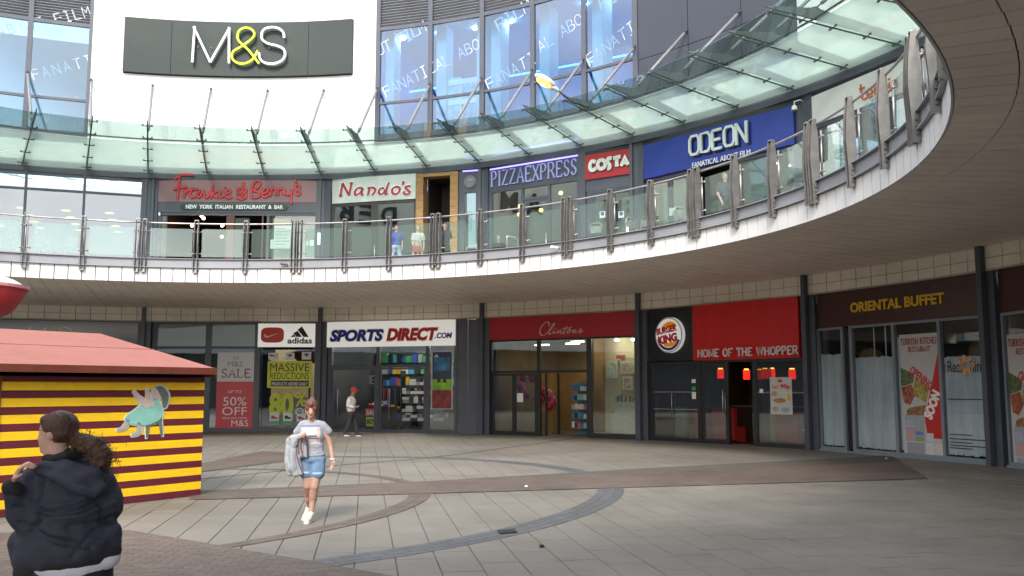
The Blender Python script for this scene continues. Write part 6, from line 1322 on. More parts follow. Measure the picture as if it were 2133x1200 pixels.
mb = MB(); bbox(mb, KF, e0, e1 + .02, yo, yo + .025, ez - .07, ez + .035); build('eaves_board', mb, bargem, kio)
mb = MB(); bbox(mb, KF, e1, e1 + .022, -4.9, yo, ez - .11, ez + .04); build('eaves_board', mb, bargem, kio)
mb = MB(); bbox(mb, KF, e0, e1 - .002, -4.9, yo - .001, ez - .06, ez - .04); build('soffit_board', mb, plum, kio)
# plain painted cut-out of a seated figure (generic stand-in)
cu = thing('cutout_figure', 'flat painted cut-out of a seated figure in a mint dress fixed to the striped kiosk', 'cut-out', tuple(KP(KF.loc(310, 860)[0], .02, 1)), KF.rz)
def kpoly(nm, pts, y, m, d=.004, edge=True):
    if edge:
        cx_, cy_ = sum(p[0] for p in pts) / len(pts), sum(p[1] for p in pts) / len(pts); q = []
        for u, v in pts: r_ = hypot(u - cx_, v - cy_) or 1; q.append((u + (u - cx_) / r_ * 3.2, v + (v - cy_) / r_ * 3.2))
        build('backing', MB().prism([KF.loc(u, v, .018) for u, v in q], .017, .021 + (y - .0225) * .5, KP), mat('cutout_edge', (.60, .62, .58), .6), cu)
    return build(nm, MB().prism([KF.loc(u, v, y) for u, v in pts], y, y + d, KP), m, cu)
def curve_poly(L): return cr_spline(L + [L[0]], 4)[:-1]
mint = mat('mint_paint', (.24, .52, .46), .6, var=.12, scale=7); psk = mat('pale_skin_paint', (.60, .46, .42), .6); ggp = mat('grey_green_paint', (.12, .16, .13), .6, var=.5, scale=30)
kpoly('stool', [(303, 872), (337, 868), (339, 908), (334, 908), (331, 884), (311, 888), (309, 912), (304, 912)], .0225, ggp)
kpoly('dress', curve_poly([(304, 836), (324, 832), (336, 846), (337, 868), (322, 880), (300, 886), (268, 882), (262, 868), (284, 852)]), .0285, mint)
kpoly('arm', curve_poly([(276, 818), (283, 815), (296, 830), (312, 842), (306, 850), (290, 838)]), .033, psk)
kpoly('arm', curve_poly([(303, 812), (309, 811), (314, 828), (322, 842), (314, 846), (306, 830)]), .0335, psk)
kpoly('head', [(325 + 9 * cos(a), 820 + 10 * sin(a)) for a in [2 * pi * k / 14 for k in range(14)]], .0285, psk)
kpoly('hair', curve_poly([(322, 807), (338, 805), (351, 822), (347, 846), (339, 848), (336, 828), (328, 812)]), .0345, ggp)
kpoly('leg', curve_poly([(262, 870), (270, 876), (262, 892), (246, 897), (244, 892), (256, 886)]), .0285, mat('grey_shoe_paint', (.35, .38, .35), .6))
kpoly('leg', curve_poly([(286, 880), (294, 882), (292, 902), (276, 909), (274, 903), (284, 898)]), .0285, MATS['grey_shoe_paint'])
# ================================================================== red and white parasol beyond the kiosk
pc = at_d(-62, 600, 18.5); prs = thing('parasol', 'red and white fairground parasol top showing behind the kiosk roof', 'parasol', (pc.x, pc.y, 0))
mb = MB(); mb.lathe([(1.02, 0), (.95, .10), (.80, .19), (.5, .30), (.1, .38)], pc, 32); build('canopy_top', mb, white, prs, smooth=True)
mb = MB(); mb.lathe([(1.02, -.03), (1.09, .0), (1.09, .06), (1.02, .05)], pc, 32); build('rim', mb, mat('pink_rim', (.62, .25, .25), .5), prs)
mb = MB(); mb.lathe([(.55, -.60), (.74, -.50), (.84, -.38), (1.06, -.02), (1.0, .0)], pc, 24); build('skirt', mb, mat('deep_red_fabric', (.34, .018, .025), .6, var=.1), prs, smooth=True)
mb = MB(); mb.tube([(pc.x, pc.y, .0), (pc.x, pc.y, pc.z - .5)], .05, 10); build('pole', mb, steel, prs)
# ================================================================== PEOPLE
def bake(name, mb, m, parent, vox, sm=8, disp=None, sub=0, smoothf=.6):
    me = bpy.data.meshes.new(name); me.from_pydata([tuple(v) for v in mb.v], [], mb.f); o = bpy.data.objects.new(name, me); COL.objects.link(o)
    bm = bmesh.new(); bm.from_mesh(me); bmesh.ops.recalc_face_normals(bm, faces=bm.faces); bm.to_mesh(me); bm.free()
    r = o.modifiers.new('r', 'REMESH'); r.mode = 'VOXEL'; r.voxel_size = vox
    s = o.modifiers.new('s', 'SMOOTH'); s.iterations = sm; s.factor = smoothf
    if disp:
        for k, (st, sc, tp) in enumerate(disp):
            tx = bpy.data.textures.new('fold', 'CLOUDS' if tp == 'C' else 'WOOD')
            if tp == 'C': tx.noise_scale = sc; tx.noise_depth = 2
            else: tx.noise_scale = sc; tx.wood_type = 'BANDNOISE'; tx.turbulence = 9; tx.noise_basis_2 = 'SIN'
            d = o.modifiers.new('d', 'DISPLACE'); d.texture = tx; d.strength = st; d.mid_level = .5; d.texture_coords = 'GLOBAL'
    dg = bpy.context.evaluated_depsgraph_get(); m2 = bpy.data.meshes.new_from_object(o.evaluated_get(dg)); bpy.data.objects.remove(o); bpy.data.meshes.remove(me)
    if parent: m2.transform(top_of(parent).inverted())
    m2.polygons.foreach_set('use_smooth', [True] * len(m2.polygons)); m2.name = name
    return link(name, m2, parent, m)
def folds(o, lst, parent):
    """press soft creases into cloth: (points, half width, depth) measured along sight lines"""
    me = o.data; M = top_of(parent); me.update(); c, s_ = cos(TH), sin(TH); nrm = [v.normal.copy() for v in me.vertices]
    for i, v in enumerate(me.vertices):
        p = M @ v.co; d = p - EYE; f = d.y * c + d.z * s_; u = 1066.5 + FX * d.x / f; w_ = 600 - FX * (-d.y * s_ + d.z * c) / f
        if nrm[i].dot(d) > 0: continue
        a = 0
        for pts, wd, amp in lst:
            best = 1e9
            for (x0, y0), (x1, y1) in zip(pts, pts[1:]):
                dx, dy = x1 - x0, y1 - y0; t = max(0, min(1, ((u - x0) * dx + (w_ - y0) * dy) / (dx * dx + dy * dy))); q = hypot(u - x0 - dx * t, w_ - y0 - dy * t)
                if q < best: best = q; tt = t
            if best < wd * 3: a += amp * math.exp(-(best / wd) ** 2)
        if a: v.co += nrm[i] * a
    me.update()
skin = mat('skin', (.40, .245, .19), .5, var=.05, scale=12, spec=.3); skin2 = mat('skin_pale', (.52, .32, .26), .5, var=.05, scale=12, spec=.3)
hairb = mat('brown_hair', (.060, .028, .016), .62, var=.5, scale=60, stretch=(1, 1, .25)); hairr = mat('auburn_hair', (.10, .038, .022), .5, var=.45, scale=70, stretch=(1, 1, .2))
def H_(D0): return lambda u, v, dy=0.0: at_d(u, v, D0 + dy)
def hand(mb, wrist, d, n, L=.085, curl=.6, w_=.04, r=.0105):
    """palm, four unequal bent fingers and a thumb. d = direction, n = palm normal (curl side)"""
    d = Vector(d).normalized(); n = Vector(n).normalized(); s = d.cross(n).normalized(); w0 = Vector(wrist)
    q = Matrix((s, n, d)).transposed(); mb.ell(w0 + d * L * .5, (w_, .016, L * .58), 10, 7, q)
    for k, (o_, l_) in enumerate(((-.75, .068), (-.25, .076), (.25, .072), (.75, .056))):
        b = w0 + d * L * .95 + s * (o_ * w_ * .9); m1 = b + (d * cos(curl * .6) + n * sin(curl * .6)) * l_ * .5; e_ = m1 + (d * cos(curl * 1.6) + n * sin(curl * 1.6)) * l_ * .5
        mb.cap(w0 + d * L * .6 + s * (o_ * w_ * .7), b, r, r, 8); mb.cap(b, m1, r, r * .95, 8); mb.cap(m1, e_, r * .95, r * .78, 8)
    b = w0 + d * L * .35 - s * w_ * .8; m1 = b + (d * .6 - s * .75 + n * .3).normalized() * .035; e_ = m1 + (d * .9 - s * .2 + n * .5).normalized() * .03
    mb.cap(w0 + d * L * .2 - s * w_ * .3, b, r * 1.3, r * 1.2, 8); mb.cap(b, m1, r * 1.2, r, 8); mb.cap(m1, e_, r, r * .8, 8)
# ---- walking woman reading her phone
D0 = at_z(648, 1086).y; h = H_(D0); wm = thing('person', 'woman in grey printed t-shirt and denim shorts walking while looking at her phone', 'person', (at_z(648, 1086).x, D0, 0))
mb = MB(); tl = Matrix.Rotation(.45, 3, 'X')
mb.ell(h(648, 852), (.076, .098, .108), 18, 12, tl); mb.ell(h(648, 861, -.045), (.056, .055, .07), 14, 9, tl); mb.ell(h(647.5, 862, -.105), (.013, .02, .02), 8, 6); mb.ell(h(647, 870, -.075), (.028, .022, .018), 8, 6)
mb.cap(h(649, 866), h(650, 884, .02), .052, .06)
mb.ell(h(650, 903), (.14, .085, .10)); mb.ell(h(650, 925), (.13, .09, .14)); mb.ell(h(651, 955), (.155, .105, .11))
mb.cap(h(632, 890), h(621, 905, .02), .040, .040); mb.cap(h(620, 905, .02), h(616, 917, -.02), .042, .038); mb.cap(h(616, 917, -.02), h(627, 911, -.22), .037, .026)
mb.cap(h(670, 890), h(684, 915, .03), .040, .039); mb.cap(h(684, 915, .03), h(688, 928, .03), .040, .037); mb.cap(h(688, 928, .03), h(693, 957, -.03), .036, .024)
mb.cap(h(640, 962), h(640, 1012, .0), .085, .056); mb.cap(h(640, 1012, .0), h(642, 1030, .10), .054, .050); mb.ell(h(641.5, 1032, .13), (.05, .056, .10)); mb.cap(h(642, 1030, .12), h(644, 1064, .26), .046, .030)
mb.cap(h(662, 962), h(655, 1013, -.06), .088, .060); mb.cap(h(655, 1013, -.06), h(652, 1035, -.02), .056, .054); mb.ell(h(652, 1036, .0), (.054, .06, .11)); mb.cap(h(652, 1035, .0), h(648, 1071, -.03), .050, .031)
hand(mb, h(693, 957, -.03), (-.03, -.1, -1), (-.5, -.8, 0), .075, .5, .032, .0095)
hand(mb, h(627, 912, -.2), (.35, -.5, .12), (.1, .3, .9), .07, 1.2, .032, .0095)
bake('body', mb, skin, wm, .0085, 5)
shirtm = mat('grey_marl_shirt', (.27, .29, .33), .85, var=.1, scale=40, bump=.2, bscale=150)
mb = MB(); mb.ell(h(650, 894), (.160, .105, .09)); mb.cap(h(630, 885), h(641, 882), .054, .050); mb.cap(h(671, 885), h(660, 882), .054, .050); mb.ell(h(650, 908, -.01), (.165, .120, .12)); mb.ell(h(651, 932), (.152, .118, .15)); mb.ell(h(652, 946), (.165, .125, .07))
mb.cap(h(630, 886), h(619, 900, .01), .055, .054); mb.cap(h(672, 886), h(684, 899, .02), .055, .054)
shirt = bake('t_shirt', mb, shirtm, wm, .011, 8, [(.010, .16, 'C'), (.005, .05, 'C')])
folds(shirt, [([(630, 930), (660, 936), (675, 930)], 2, -.006), ([(628, 938), (655, 945), (676, 938)], 2, .006), ([(640, 946), (672, 944)], 2, -.007), ([(674, 905), (664, 922)], 2, -.006), ([(672, 885), (676, 905)], 1.6, -.006)], wm)
mb = MB(); mb.ell(h(652, 956), (.168, .125, .075)); mb.cap(h(640, 958), h(638, 984, -.005), .100, .092); mb.cap(h(663, 958), h(661, 985, -.03), .100, .098)
denim = mat('washed_denim', (.12, .20, .32), .85, var=.35, scale=9, bump=.2, bscale=140)
shorts = bake('denim_shorts', mb, denim, wm, .011, 6, [(.010, .08, 'C')])
mb = MB()
for u, v, dy in ((637.5, 985, -.005), (661, 986.5, -.03)):
    c_ = h(u, v, dy); mb.lathe([(.090, -.012), (.094, .0), (.094, .022), (.088, .02)], c_, 18)
build('frayed_hem', mb, mat('pale_denim', (.28, .36, .46), .9, var=.3, scale=30), shorts, smooth=True)
mb = MB(); mb.ell(h(649, 847, .012), (.086, .107, .106), 18, 12, tl); mb.ell(h(642, 850, -.07), (.03, .035, .05)); mb.ell(h(656, 851, -.065), (.03, .035, .055)); mb.ell(h(648, 843, -.075), (.06, .04, .045)); mb.ell(h(650, 834, .06), (.04, .04, .04)); mb.ell(h(652, 832, .09), (.028, .035, .03)); mb.ell(h(658, 858, -.02), (.022, .04, .05))
bake('hair', mb, hairr, wm, .0085, 3, [(.018, .035, 'C'), (.010, .015, 'C')])
mb = MB()
for u in (642.2, 652.4): mb.ell(h(u, 860, -.112), (.012, .006, .0035), 8, 5); mb.ell(h(u, 857, -.115), (.016, .006, .003), 8, 5)
build('brow', mb, mat('brow_brown', (.05, .025, .018), .7), wm); mb = MB(); mb.ell(h(647.3, 868.5, -.108), (.019, .008, .005), 8, 5); build('lips', mb, mat('lip_rose', (.35, .12, .11), .5), wm)
shoe = mat('pale_canvas', (.62, .58, .50), .7, var=.08, scale=20); solem = mat('white_sole', (.72, .70, .64), .6)
for (u, v, dy, tz, nm) in ((648, 1073, -.03, 1, 1), (644, 1064, .26, 0, 0)):
    a = h(u, v, dy)
    if nm: toe = Vector((a.x - .01, a.y - .20, .035)); heel = Vector((a.x, a.y + .035, .045)); mb = MB(); mb.cap(heel, toe, .042, .038); mb.cap((a.x, a.y, .10), (a.x - .003, a.y - .10, .06), .040, .036); mb.ell((a.x - .008, a.y - .14, .04), (.044, .085, .038))
    else: toe = Vector((a.x - .025, a.y - .15, .03)); heel = Vector((a.x, a.y + .05, .14)); mb = MB(); mb.cap(heel, toe, .040, .036); mb.cap((a.x, a.y + .02, .17), (a.x - .01, a.y - .07, .10), .038, .036)
    so = bake('shoe', mb, shoe, wm, .007, 4); mb = MB(); q_ = (toe - heel); mb.cap(heel - Vector((0, 0, .024)), toe - Vector((0, 0, .020)), .040, .040); o_ = build('sole', mb, solem, so, smooth=True)
ph = MB(); c_ = h(631, 907, -.24); ph.hexa([c_ + Vector(v) for v in ((-.034, -.06, -.02), (.034, -.06, -.02), (.034, .07, -.012), (-.034, .07, -.012), (-.034, -.06, -.010), (.034, -.06, -.010), (.034, .07, -.002), (-.034, .07, -.002))])
ph_t = thing('phone', 'gold backed phone held in front of the walking woman', 'phone', tuple(c_)); build('phone_body', ph, mat('gold_phone', (.35, .25, .14), .3, .5), ph_t)
mb = MB(); c_ = h(692.6, 956, -.025); mb.lathe([(.028, -.006), (.033, -.004), (.033, .004), (.028, .006)], c_, 14); bt = thing('wristband', 'pale wristband on the hanging arm of the walking woman', 'wristband', tuple(c_)); build('band', mb, white, bt, smooth=True)
hood = thing('grey_hoodie', 'grey zipped hoodie draped over the forearm of the walking woman', 'hoodie', tuple(h(612, 950, -.1)))
hoodm = mat('grey_marl_fleece', (.30, .32, .35), .9, var=.1, scale=30, bump=.2, bscale=160)
mb = MB(); mb.cap(h(606, 916, -.08), h(628, 908, -.16), .05, .035); mb.cap(h(602, 918, -.07), h(600, 960, -.08), .045, .05); mb.cap(h(600, 960, -.08), h(604, 986, -.08), .05, .045); mb.cap(h(612, 915, -.12), h(611, 975, -.12), .065, .07); mb.cap(h(611, 975, -.12), h(617, 986, -.12), .06, .05); mb.cap(h(619, 955, -.12), h(627, 985, -.11), .045, .035); mb.cap(h(632, 908, -.17), h(630, 948, -.14), .032, .036); mb.cap(h(637, 908, -.16), h(638, 950, -.13), .022, .03)
sw_ = bake('sweater_body', mb, hoodm, hood, .010, 9, [(.016, .12, 'C'), (.006, .04, 'C')])
folds(sw_, [([(602, 915), (600, 950), (606, 985)], 3, -.010), ([(612, 920), (608, 960), (612, 990)], 2.5, .010), ([(620, 930), (618, 960), (624, 985)], 2, -.012), ([(598, 925), (612, 935), (622, 930)], 2, -.008), ([(632, 912), (633, 945)], 1.5, -.01)], hood)
mb = MB(); mb.tube([h(628, 912, -.205), h(626.5, 930, -.20), h(630, 952, -.19)], .006, 6); mb.tube([h(618, 945, -.19), h(621, 962, -.20), h(628, 980, -.17)], .006, 6); mb.tube([h(638, 915, -.19), h(640, 935, -.18), h(640, 950, -.17)], .006, 6); build('zip_tape', mb, mat('plum_zip', (.16, .02, .07), .6), hood)
from mathutils.bvhtree import BVHTree
def decal(ob, parent, F_, u0, v0, u1, v1, m, nm, nx=10, ny=10, lift=.005, skew=0):
    me = ob.data; M = top_of(ob); bv = BVHTree.FromPolygons([M @ v.co for v in me.vertices], [tuple(p.vertices) for p in me.polygons]); vs = []; ok = True
    for j in range(ny + 1):
        for i in range(nx + 1):
            d = sight(u0 + (u1 - u0) * i / nx, v0 + (v1 - v0) * j / ny + skew * i / nx).normalized(); hit = bv.ray_cast(EYE, d)
            if hit[0] is None: ok = False; vs.append(Vector((0, 0, 0))); continue
            vs.append(hit[0] - d * lift)
    fs = [(j * (nx + 1) + i, j * (nx + 1) + i + 1, (j + 1) * (nx + 1) + i + 1, (j + 1) * (nx + 1) + i) for j in range(ny) for i in range(nx)]
    fs = [f for f in fs if all(vs[k].length > .1 for k in f)]
    mb = MB(); mb.add([tuple(v) for v in vs], fs); return build(nm, mb, m, parent)
decal(shirt, shirt, None, 626, 888, 667, 926, mat('shirt_print_blush', (.50, .43, .46), .8, var=.25, scale=14), 'print', skew=-1)
decal(shirt, shirt, None, 626, 886, 667, 890, mat('shirt_print_blue', (.15, .17, .30), .8, var=.2, scale=20), 'print', 10, 2, .007, -1)
for k, (a, b, c, d) in enumerate(((640, 907, 660, 910), (643, 912, 664, 914), (638, 911, 648, 913))): decal(shirt, shirt, None, a, b, c, d, mat('shirt_print_ink', (.10, .10, .14), .8, var=.7, scale=60), 'print', 8, 2, .009)
# ---- woman in navy jacket passing close by
D1 = 4.5; h = H_(D1); fw = thing('person', 'woman with a curly ponytail in a navy jacket walking past the striped kiosk', 'person', (h(140, 1200).x, D1, 0))
mb = MB(); mb.ell(h(121, 893), (.084, .076, .084), 20, 13); mb.ell(h(104, 912, 0), (.050, .058, .078), 16, 10); mb.ell(h(90, 902), (.018, .03, .045), 10, 8); mb.ell(h(82.5, 914), (.012, .012, .014), 8, 6); mb.cap(h(86, 903), h(83, 912), .010, .012, 8); mb.ell(h(87, 924), (.012, .020, .006), 8, 6); mb.ell(h(87.5, 928), (.012, .020, .007), 8, 6); mb.ell(h(95, 936), (.028, .034, .024), 10, 7)
mb.ell(h(104, 906, -.074), (.013, .010, .026), 8, 8); mb.cap(h(114, 922), h(124, 962, .01), .056, .062)
mb.ell(h(140, 1018), (.14, .10, .13)); mb.ell(h(145, 1090), (.16, .12, .20)); mb.ell(h(150, 1190), (.15, .12, .16))
mb.cap(h(80, 1002, -.03), h(52, 1062, -.07), .045, .04); mb.cap(h(50, 1064, -.08), h(27, 1010, -.16), .036, .028)
mb.cap(h(200, 1008), h(222, 1054, .02), .045, .042); mb.cap(h(222, 1054, .02), h(200, 1095, .12), .040, .032)
for sx, dy in ((-.09, .18), (.09, -.12)):
    c_ = h(150, 1200); a = Vector((c_.x + sx, c_.y, .78)); b = Vector((c_.x + sx - .02, c_.y + dy * .4, .45)); d = Vector((c_.x + sx, c_.y + dy, .09)); mb.cap(a, b, .09, .06); mb.cap(b, d, .058, .04); mb.cap(d, d + Vector((-.16, 0, -.05)), .035, .03)
hand(mb, h(28, 1006, -.17), (.30, -.05, .62), (.75, .25, -.4), .085, 1.0, .038, .010)
bake('body', mb, skin2, fw, .0075, 5)
navy = mat('navy_softshell', (.022, .024, .045), .75, var=.12, scale=6, bump=.25, bscale=110)
mb = MB(); mb.cap(h(78, 996), h(208, 1010), .065, .078); mb.cap(h(110, 968), h(168, 976), .05, .055); mb.ell(h(147, 1020), (.205, .16, .15)); mb.ell(h(138, 1085), (.225, .19, .20)); mb.ell(h(140, 1135), (.235, .19, .15)); mb.cap(h(68, 1160, -.03), h(215, 1120, 0), .085, .08)
mb.cap(h(74, 998, -.04), h(50, 1062, -.08), .072, .080); mb.cap(h(50, 1062, -.08), h(54, 1076, -.09), .080, .072); mb.cap(h(42, 1068, -.08), h(30, 1028, -.15), .058, .045)
mb.cap(h(206, 1005, 0), h(226, 1056, .02), .078, .072); mb.cap(h(226, 1056, .02), h(205, 1100, .12), .068, .06)
mb.cap(h(46, 1130, .0), h(56, 1185, .0), .065, .06); mb.cap(h(234, 1105, 0), h(240, 1135, 0), .050, .040)
mb.cap(h(118, 962, .02), h(150, 968, .03), .06, .05)
jack = bake('jacket', mb, navy, fw, .010, 7, [(.030, .20, 'C'), (.012, .07, 'C')])
folds(jack, [([(60, 1045), (110, 1058), (160, 1045), (200, 1022)], 5, .016), ([(75, 1062), (120, 1075), (175, 1060), (228, 1030)], 5, -.018), ([(110, 1078), (170, 1076), (235, 1048)], 5, .018), ([(140, 1098), (190, 1092), (245, 1075)], 5, -.015), ([(70, 1090), (100, 1110), (150, 1118), (215, 1128)], 6, .012), ([(75, 1105), (120, 1130), (190, 1140)], 5, -.013), ([(88, 1000), (80, 1040), (82, 1085), (60, 1110)], 5, -.022), ([(40, 1090), (62, 1098), (80, 1090)], 4, -.016), ([(215, 1010), (208, 1045), (214, 1085)], 5, -.018), ([(30, 1055), (55, 1062)], 3, -.010), ([(32, 1068), (58, 1076)], 3, .010), ([(120, 1020), (160, 1030), (205, 1020)], 4, -.012), ([(150, 1000), (185, 1015), (215, 1010)], 4, .010), ([(230, 1085), (190, 1110), (150, 1160)], 5, -.010)], fw)
mb = MB(); mb.tube([h(70, 978, -.07), h(95, 968, -.10), h(130, 976, -.13), h(170, 996, -.14), h(198, 1010, -.11), h(210, 994, -.06), h(200, 972, .0), h(168, 962, .04)], .022, 10, .030)
mb.tube([h(80, 984, -.09), h(120, 994, -.15), h(165, 1020, -.17), h(195, 1030, -.14), h(216, 1010, -.08)], .022, 8, .03); mb.cap(h(130, 973, -.09), h(192, 992, -.08), .042, .050)
bake('hood', mb, navy, fw, .009, 6, [(.025, .09, 'C')])
mb = MB(); mb.tube([h(92, 955, -.045), h(112, 957, -.075), h(136, 950, -.075), h(156, 945, -.03), h(168, 955, .03)], .022, 10, .03); mb.cap(h(118, 960, .0), h(150, 955, .01), .06, .055); bake('collar', mb, mat('black_rib', (.010, .010, .013), .85), fw, .008, 5)
mb = MB(); mb.cap(h(24, 1016, -.17), h(31, 1021, -.16), .043, .043); build('cuff', mb, mat('black_rib', (.010, .010, .013), .85), fw, smooth=True)
mb = MB(); mb.cap(h(62, 1190, -.03), h(226, 1146, 0), .075, .062); mb.ell(h(145, 1163), (.20, .18, .07)); bake('jacket_hem', mb, MATS['black_rib'], fw, .010, 6)
mb = MB(); mb.cap(h(86, 1204, -.02), h(226, 1160, 0), .072, .058); mb.ell(h(152, 1178), (.185, .17, .075)); bake('white_top', mb, mat('pale_grey_top', (.50, .52, .60), .8), fw, .011, 6)
mb = MB(); c_ = h(150, 1200); mb.ell((c_.x, c_.y, .82), (.19, .155, .15))
for sx, dy in ((-.09, .18), (.09, -.12)): mb.cap((c_.x + sx, c_.y, .78), (c_.x + sx - .02, c_.y + dy * .4, .45), .105, .075); mb.cap((c_.x + sx - .02, c_.y + dy * .4, .45), (c_.x + sx, c_.y + dy, .12), .073, .06)
bake('trousers', mb, mat('black_trousers', (.012, .012, .015), .8), fw, .012, 6, [(.015, .08, 'C')])
for sx, dy in ((-.09, .18), (.09, -.12)): mb = MB(); mb.cap((c_.x + sx + .03, c_.y + dy, .05), (c_.x + sx - .18, c_.y + dy, .04), .045, .038); bake('shoe', mb, black, fw, .01, 4)
mb = MB(); mb.ell(h(126, 887, 0), (.086, .088, .074), 20, 13); mb.ell(h(133, 902, 0), (.066, .080, .048), 14, 10); mb.ell(h(106, 876, 0), (.046, .066, .036)); mb.ell(h(128, 912, 0), (.05, .07, .03)); mb.cap(h(138, 903), h(152, 911), .045, .034)
hair = bake('hair', mb, hairb, fw, .007, 5, [(.006, .012, 'C')])
mb = MB(); mb.lathe([(.030, -.008), (.034, 0), (.030, .008)], h(154, 913), 12); build('hair_band', mb, black, fw)
rng = random.Random(3); mb = MB()
core = [h(152, 913), h(172, 922, -.01), h(196, 930, -.02), h(214, 948, -.02), h(222, 968, -.02)]
for a, b, r0_, r1_ in zip(core, core[1:], (.032, .045, .050, .044), (.045, .050, .044, .022)): mb.cap(a, b, r0_, r1_)
for k in range(26):
    a = core[rng.choice((1, 2, 2, 3, 3))] + Vector((rng.uniform(-.04, .04), rng.uniform(-.03, .03), rng.uniform(-.035, .03))); mb.ell(a, (.022, .022, .026), 8, 6)
bake('ponytail', mb, hairb, fw, .006, 3, [(.020, .022, 'C'), (.010, .008, 'C')])
mb = MB()
for k in range(420):          # loose curls
    s0 = rng.random(); i = min(3, int(s0 * 4)); p = core[i].lerp(core[i + 1], s0 * 4 - i) + Vector((rng.gauss(0, .030), rng.gauss(0, .028), rng.gauss(0, .028))); d = Vector((rng.uniform(-.2, 1), rng.uniform(-.5, .5), rng.uniform(-1.0, .1))).normalized(); s_ = d.cross(Vector((0, 1, .3))).normalized(); t2 = d.cross(s_); ph0 = rng.random() * 6; L = rng.uniform(.022, .05); pts = []
    for j in range(9): q_ = j / 8; pts.append(p + d * (L * q_) + (s_ * cos(ph0 + q_ * 9) + t2 * sin(ph0 + q_ * 9)) * .007)
    mb.tube(pts, .0016, 4, .0007, False)
for k in range(60):
    a0 = rng.uniform(-.3, 2.2); c_ = h(129, 888); st = c_ + Vector((-.082 * cos(a0), rng.uniform(-.078, -.02), .072 * sin(a0))); e_ = h(152, 912, -.02); md = st.lerp(e_, .5) + (st - c_) * .25
    mb.tube([st, md, e_], .0011, 3, .0008, False)
tag(build('loose_strands', mb, mat('brown_hair_light', (.075, .038, .022), .5), fw), kind='stuff')
mb = MB(); mb.ell(h(86, 906, -.03), (.004, .012, .005), 8, 5); build('eye', mb, mat('eye_dark', (.03, .02, .02), .3), fw)
mb = MB(); mb.ell(h(89, 898, -.04), (.012, .01, .004), 8, 5); build('brow', mb, MATS['brow_brown'], fw)
# ---- man in a red cap walking past the sports shop
P0 = at_z(733, 909); D2 = P0.y; h = H_(D2); mn = thing('person', 'man in a red cap and white shirt walking past the sports shop doors', 'person', (P0.x, D2, 0))
mb = MB(); mb.ell(h(737, 815), (.085, .10, .12)); mb.cap(h(735, 820), h(733, 828), .06, .07); mb.ell(h(731, 840), (.15, .19, .24)); mb.ell(h(731, 860), (.13, .16, .14)); mb.cap(h(728, 832, -.2), h(725, 846, -.22), .055, .05); mb.cap(h(725, 846, -.22), h(742, 848, -.26), .045, .035); mb.cap(h(742, 848, -.26), h(747, 846, -.27), .04, .03)
mb.cap(h(731, 862, .08), h(741, 884, .08), .09, .065); mb.cap(h(741, 884, .08), h(744, 904, .08), .06, .045); mb.cap(h(731, 862, -.08), h(727, 884, -.08), .09, .065); mb.cap(h(727, 884, -.08), h(718, 903, -.08), .06, .045)
bake('body', mb, skin, mn, .016, 3)
mb = MB(); mb.ell(h(731.5, 838), (.17, .215, .22)); mb.ell(h(731, 850), (.155, .19, .19)); mb.cap(h(728, 831, -.2), h(725, 845, -.23), .075, .07); mb.cap(h(725, 845, -.23), h(735, 848, -.26), .065, .05); mb.cap(h(730, 831, .2), h(728, 846, .22), .075, .07)
bake('shirt', mb, white, mn, .016, 5, [(.03, .12, 'C')])
mb = MB(); mb.ell(h(731, 862), (.155, .185, .12)); mb.cap(h(731, 862, .08), h(741, 884, .08), .105, .085); mb.cap(h(741, 884, .08), h(744, 902, .08), .08, .07); mb.cap(h(731, 862, -.08), h(727, 884, -.08), .105, .085); mb.cap(h(727, 884, -.08), h(718, 901, -.08), .08, .065); bake('trousers', mb, mat('charcoal_trousers', (.03, .032, .04), .85), mn, .016, 4, [(.02, .1, 'C')])
for a, b, dy, zz in ((718, 727, -.08, .07), (743, 752, .08, .05)):
    p, q_ = h(a, 905, dy), h(b, 907, dy); mb = MB(); mb.cap((p.x, p.y, zz + .02), (q_.x, q_.y, zz), .05, .042); so = bake('shoe', mb, mat('dark_shoe', (.03, .03, .035), .6), mn, .012, 3); mb = MB(); mb.cap((p.x, p.y, zz - .035), (q_.x, q_.y, zz - .04), .03, .03); build('sole', mb, white, so, smooth=True)
mb = MB(); mb.ell(h(736.5, 812), (.105, .12, .11)); mb.ell(h(742, 813.5), (.10, .085, .025)); bake('cap', mb, mat('coral_red_cap', (.62, .06, .06), .8, var=.3, scale=40), mn, .014, 3)
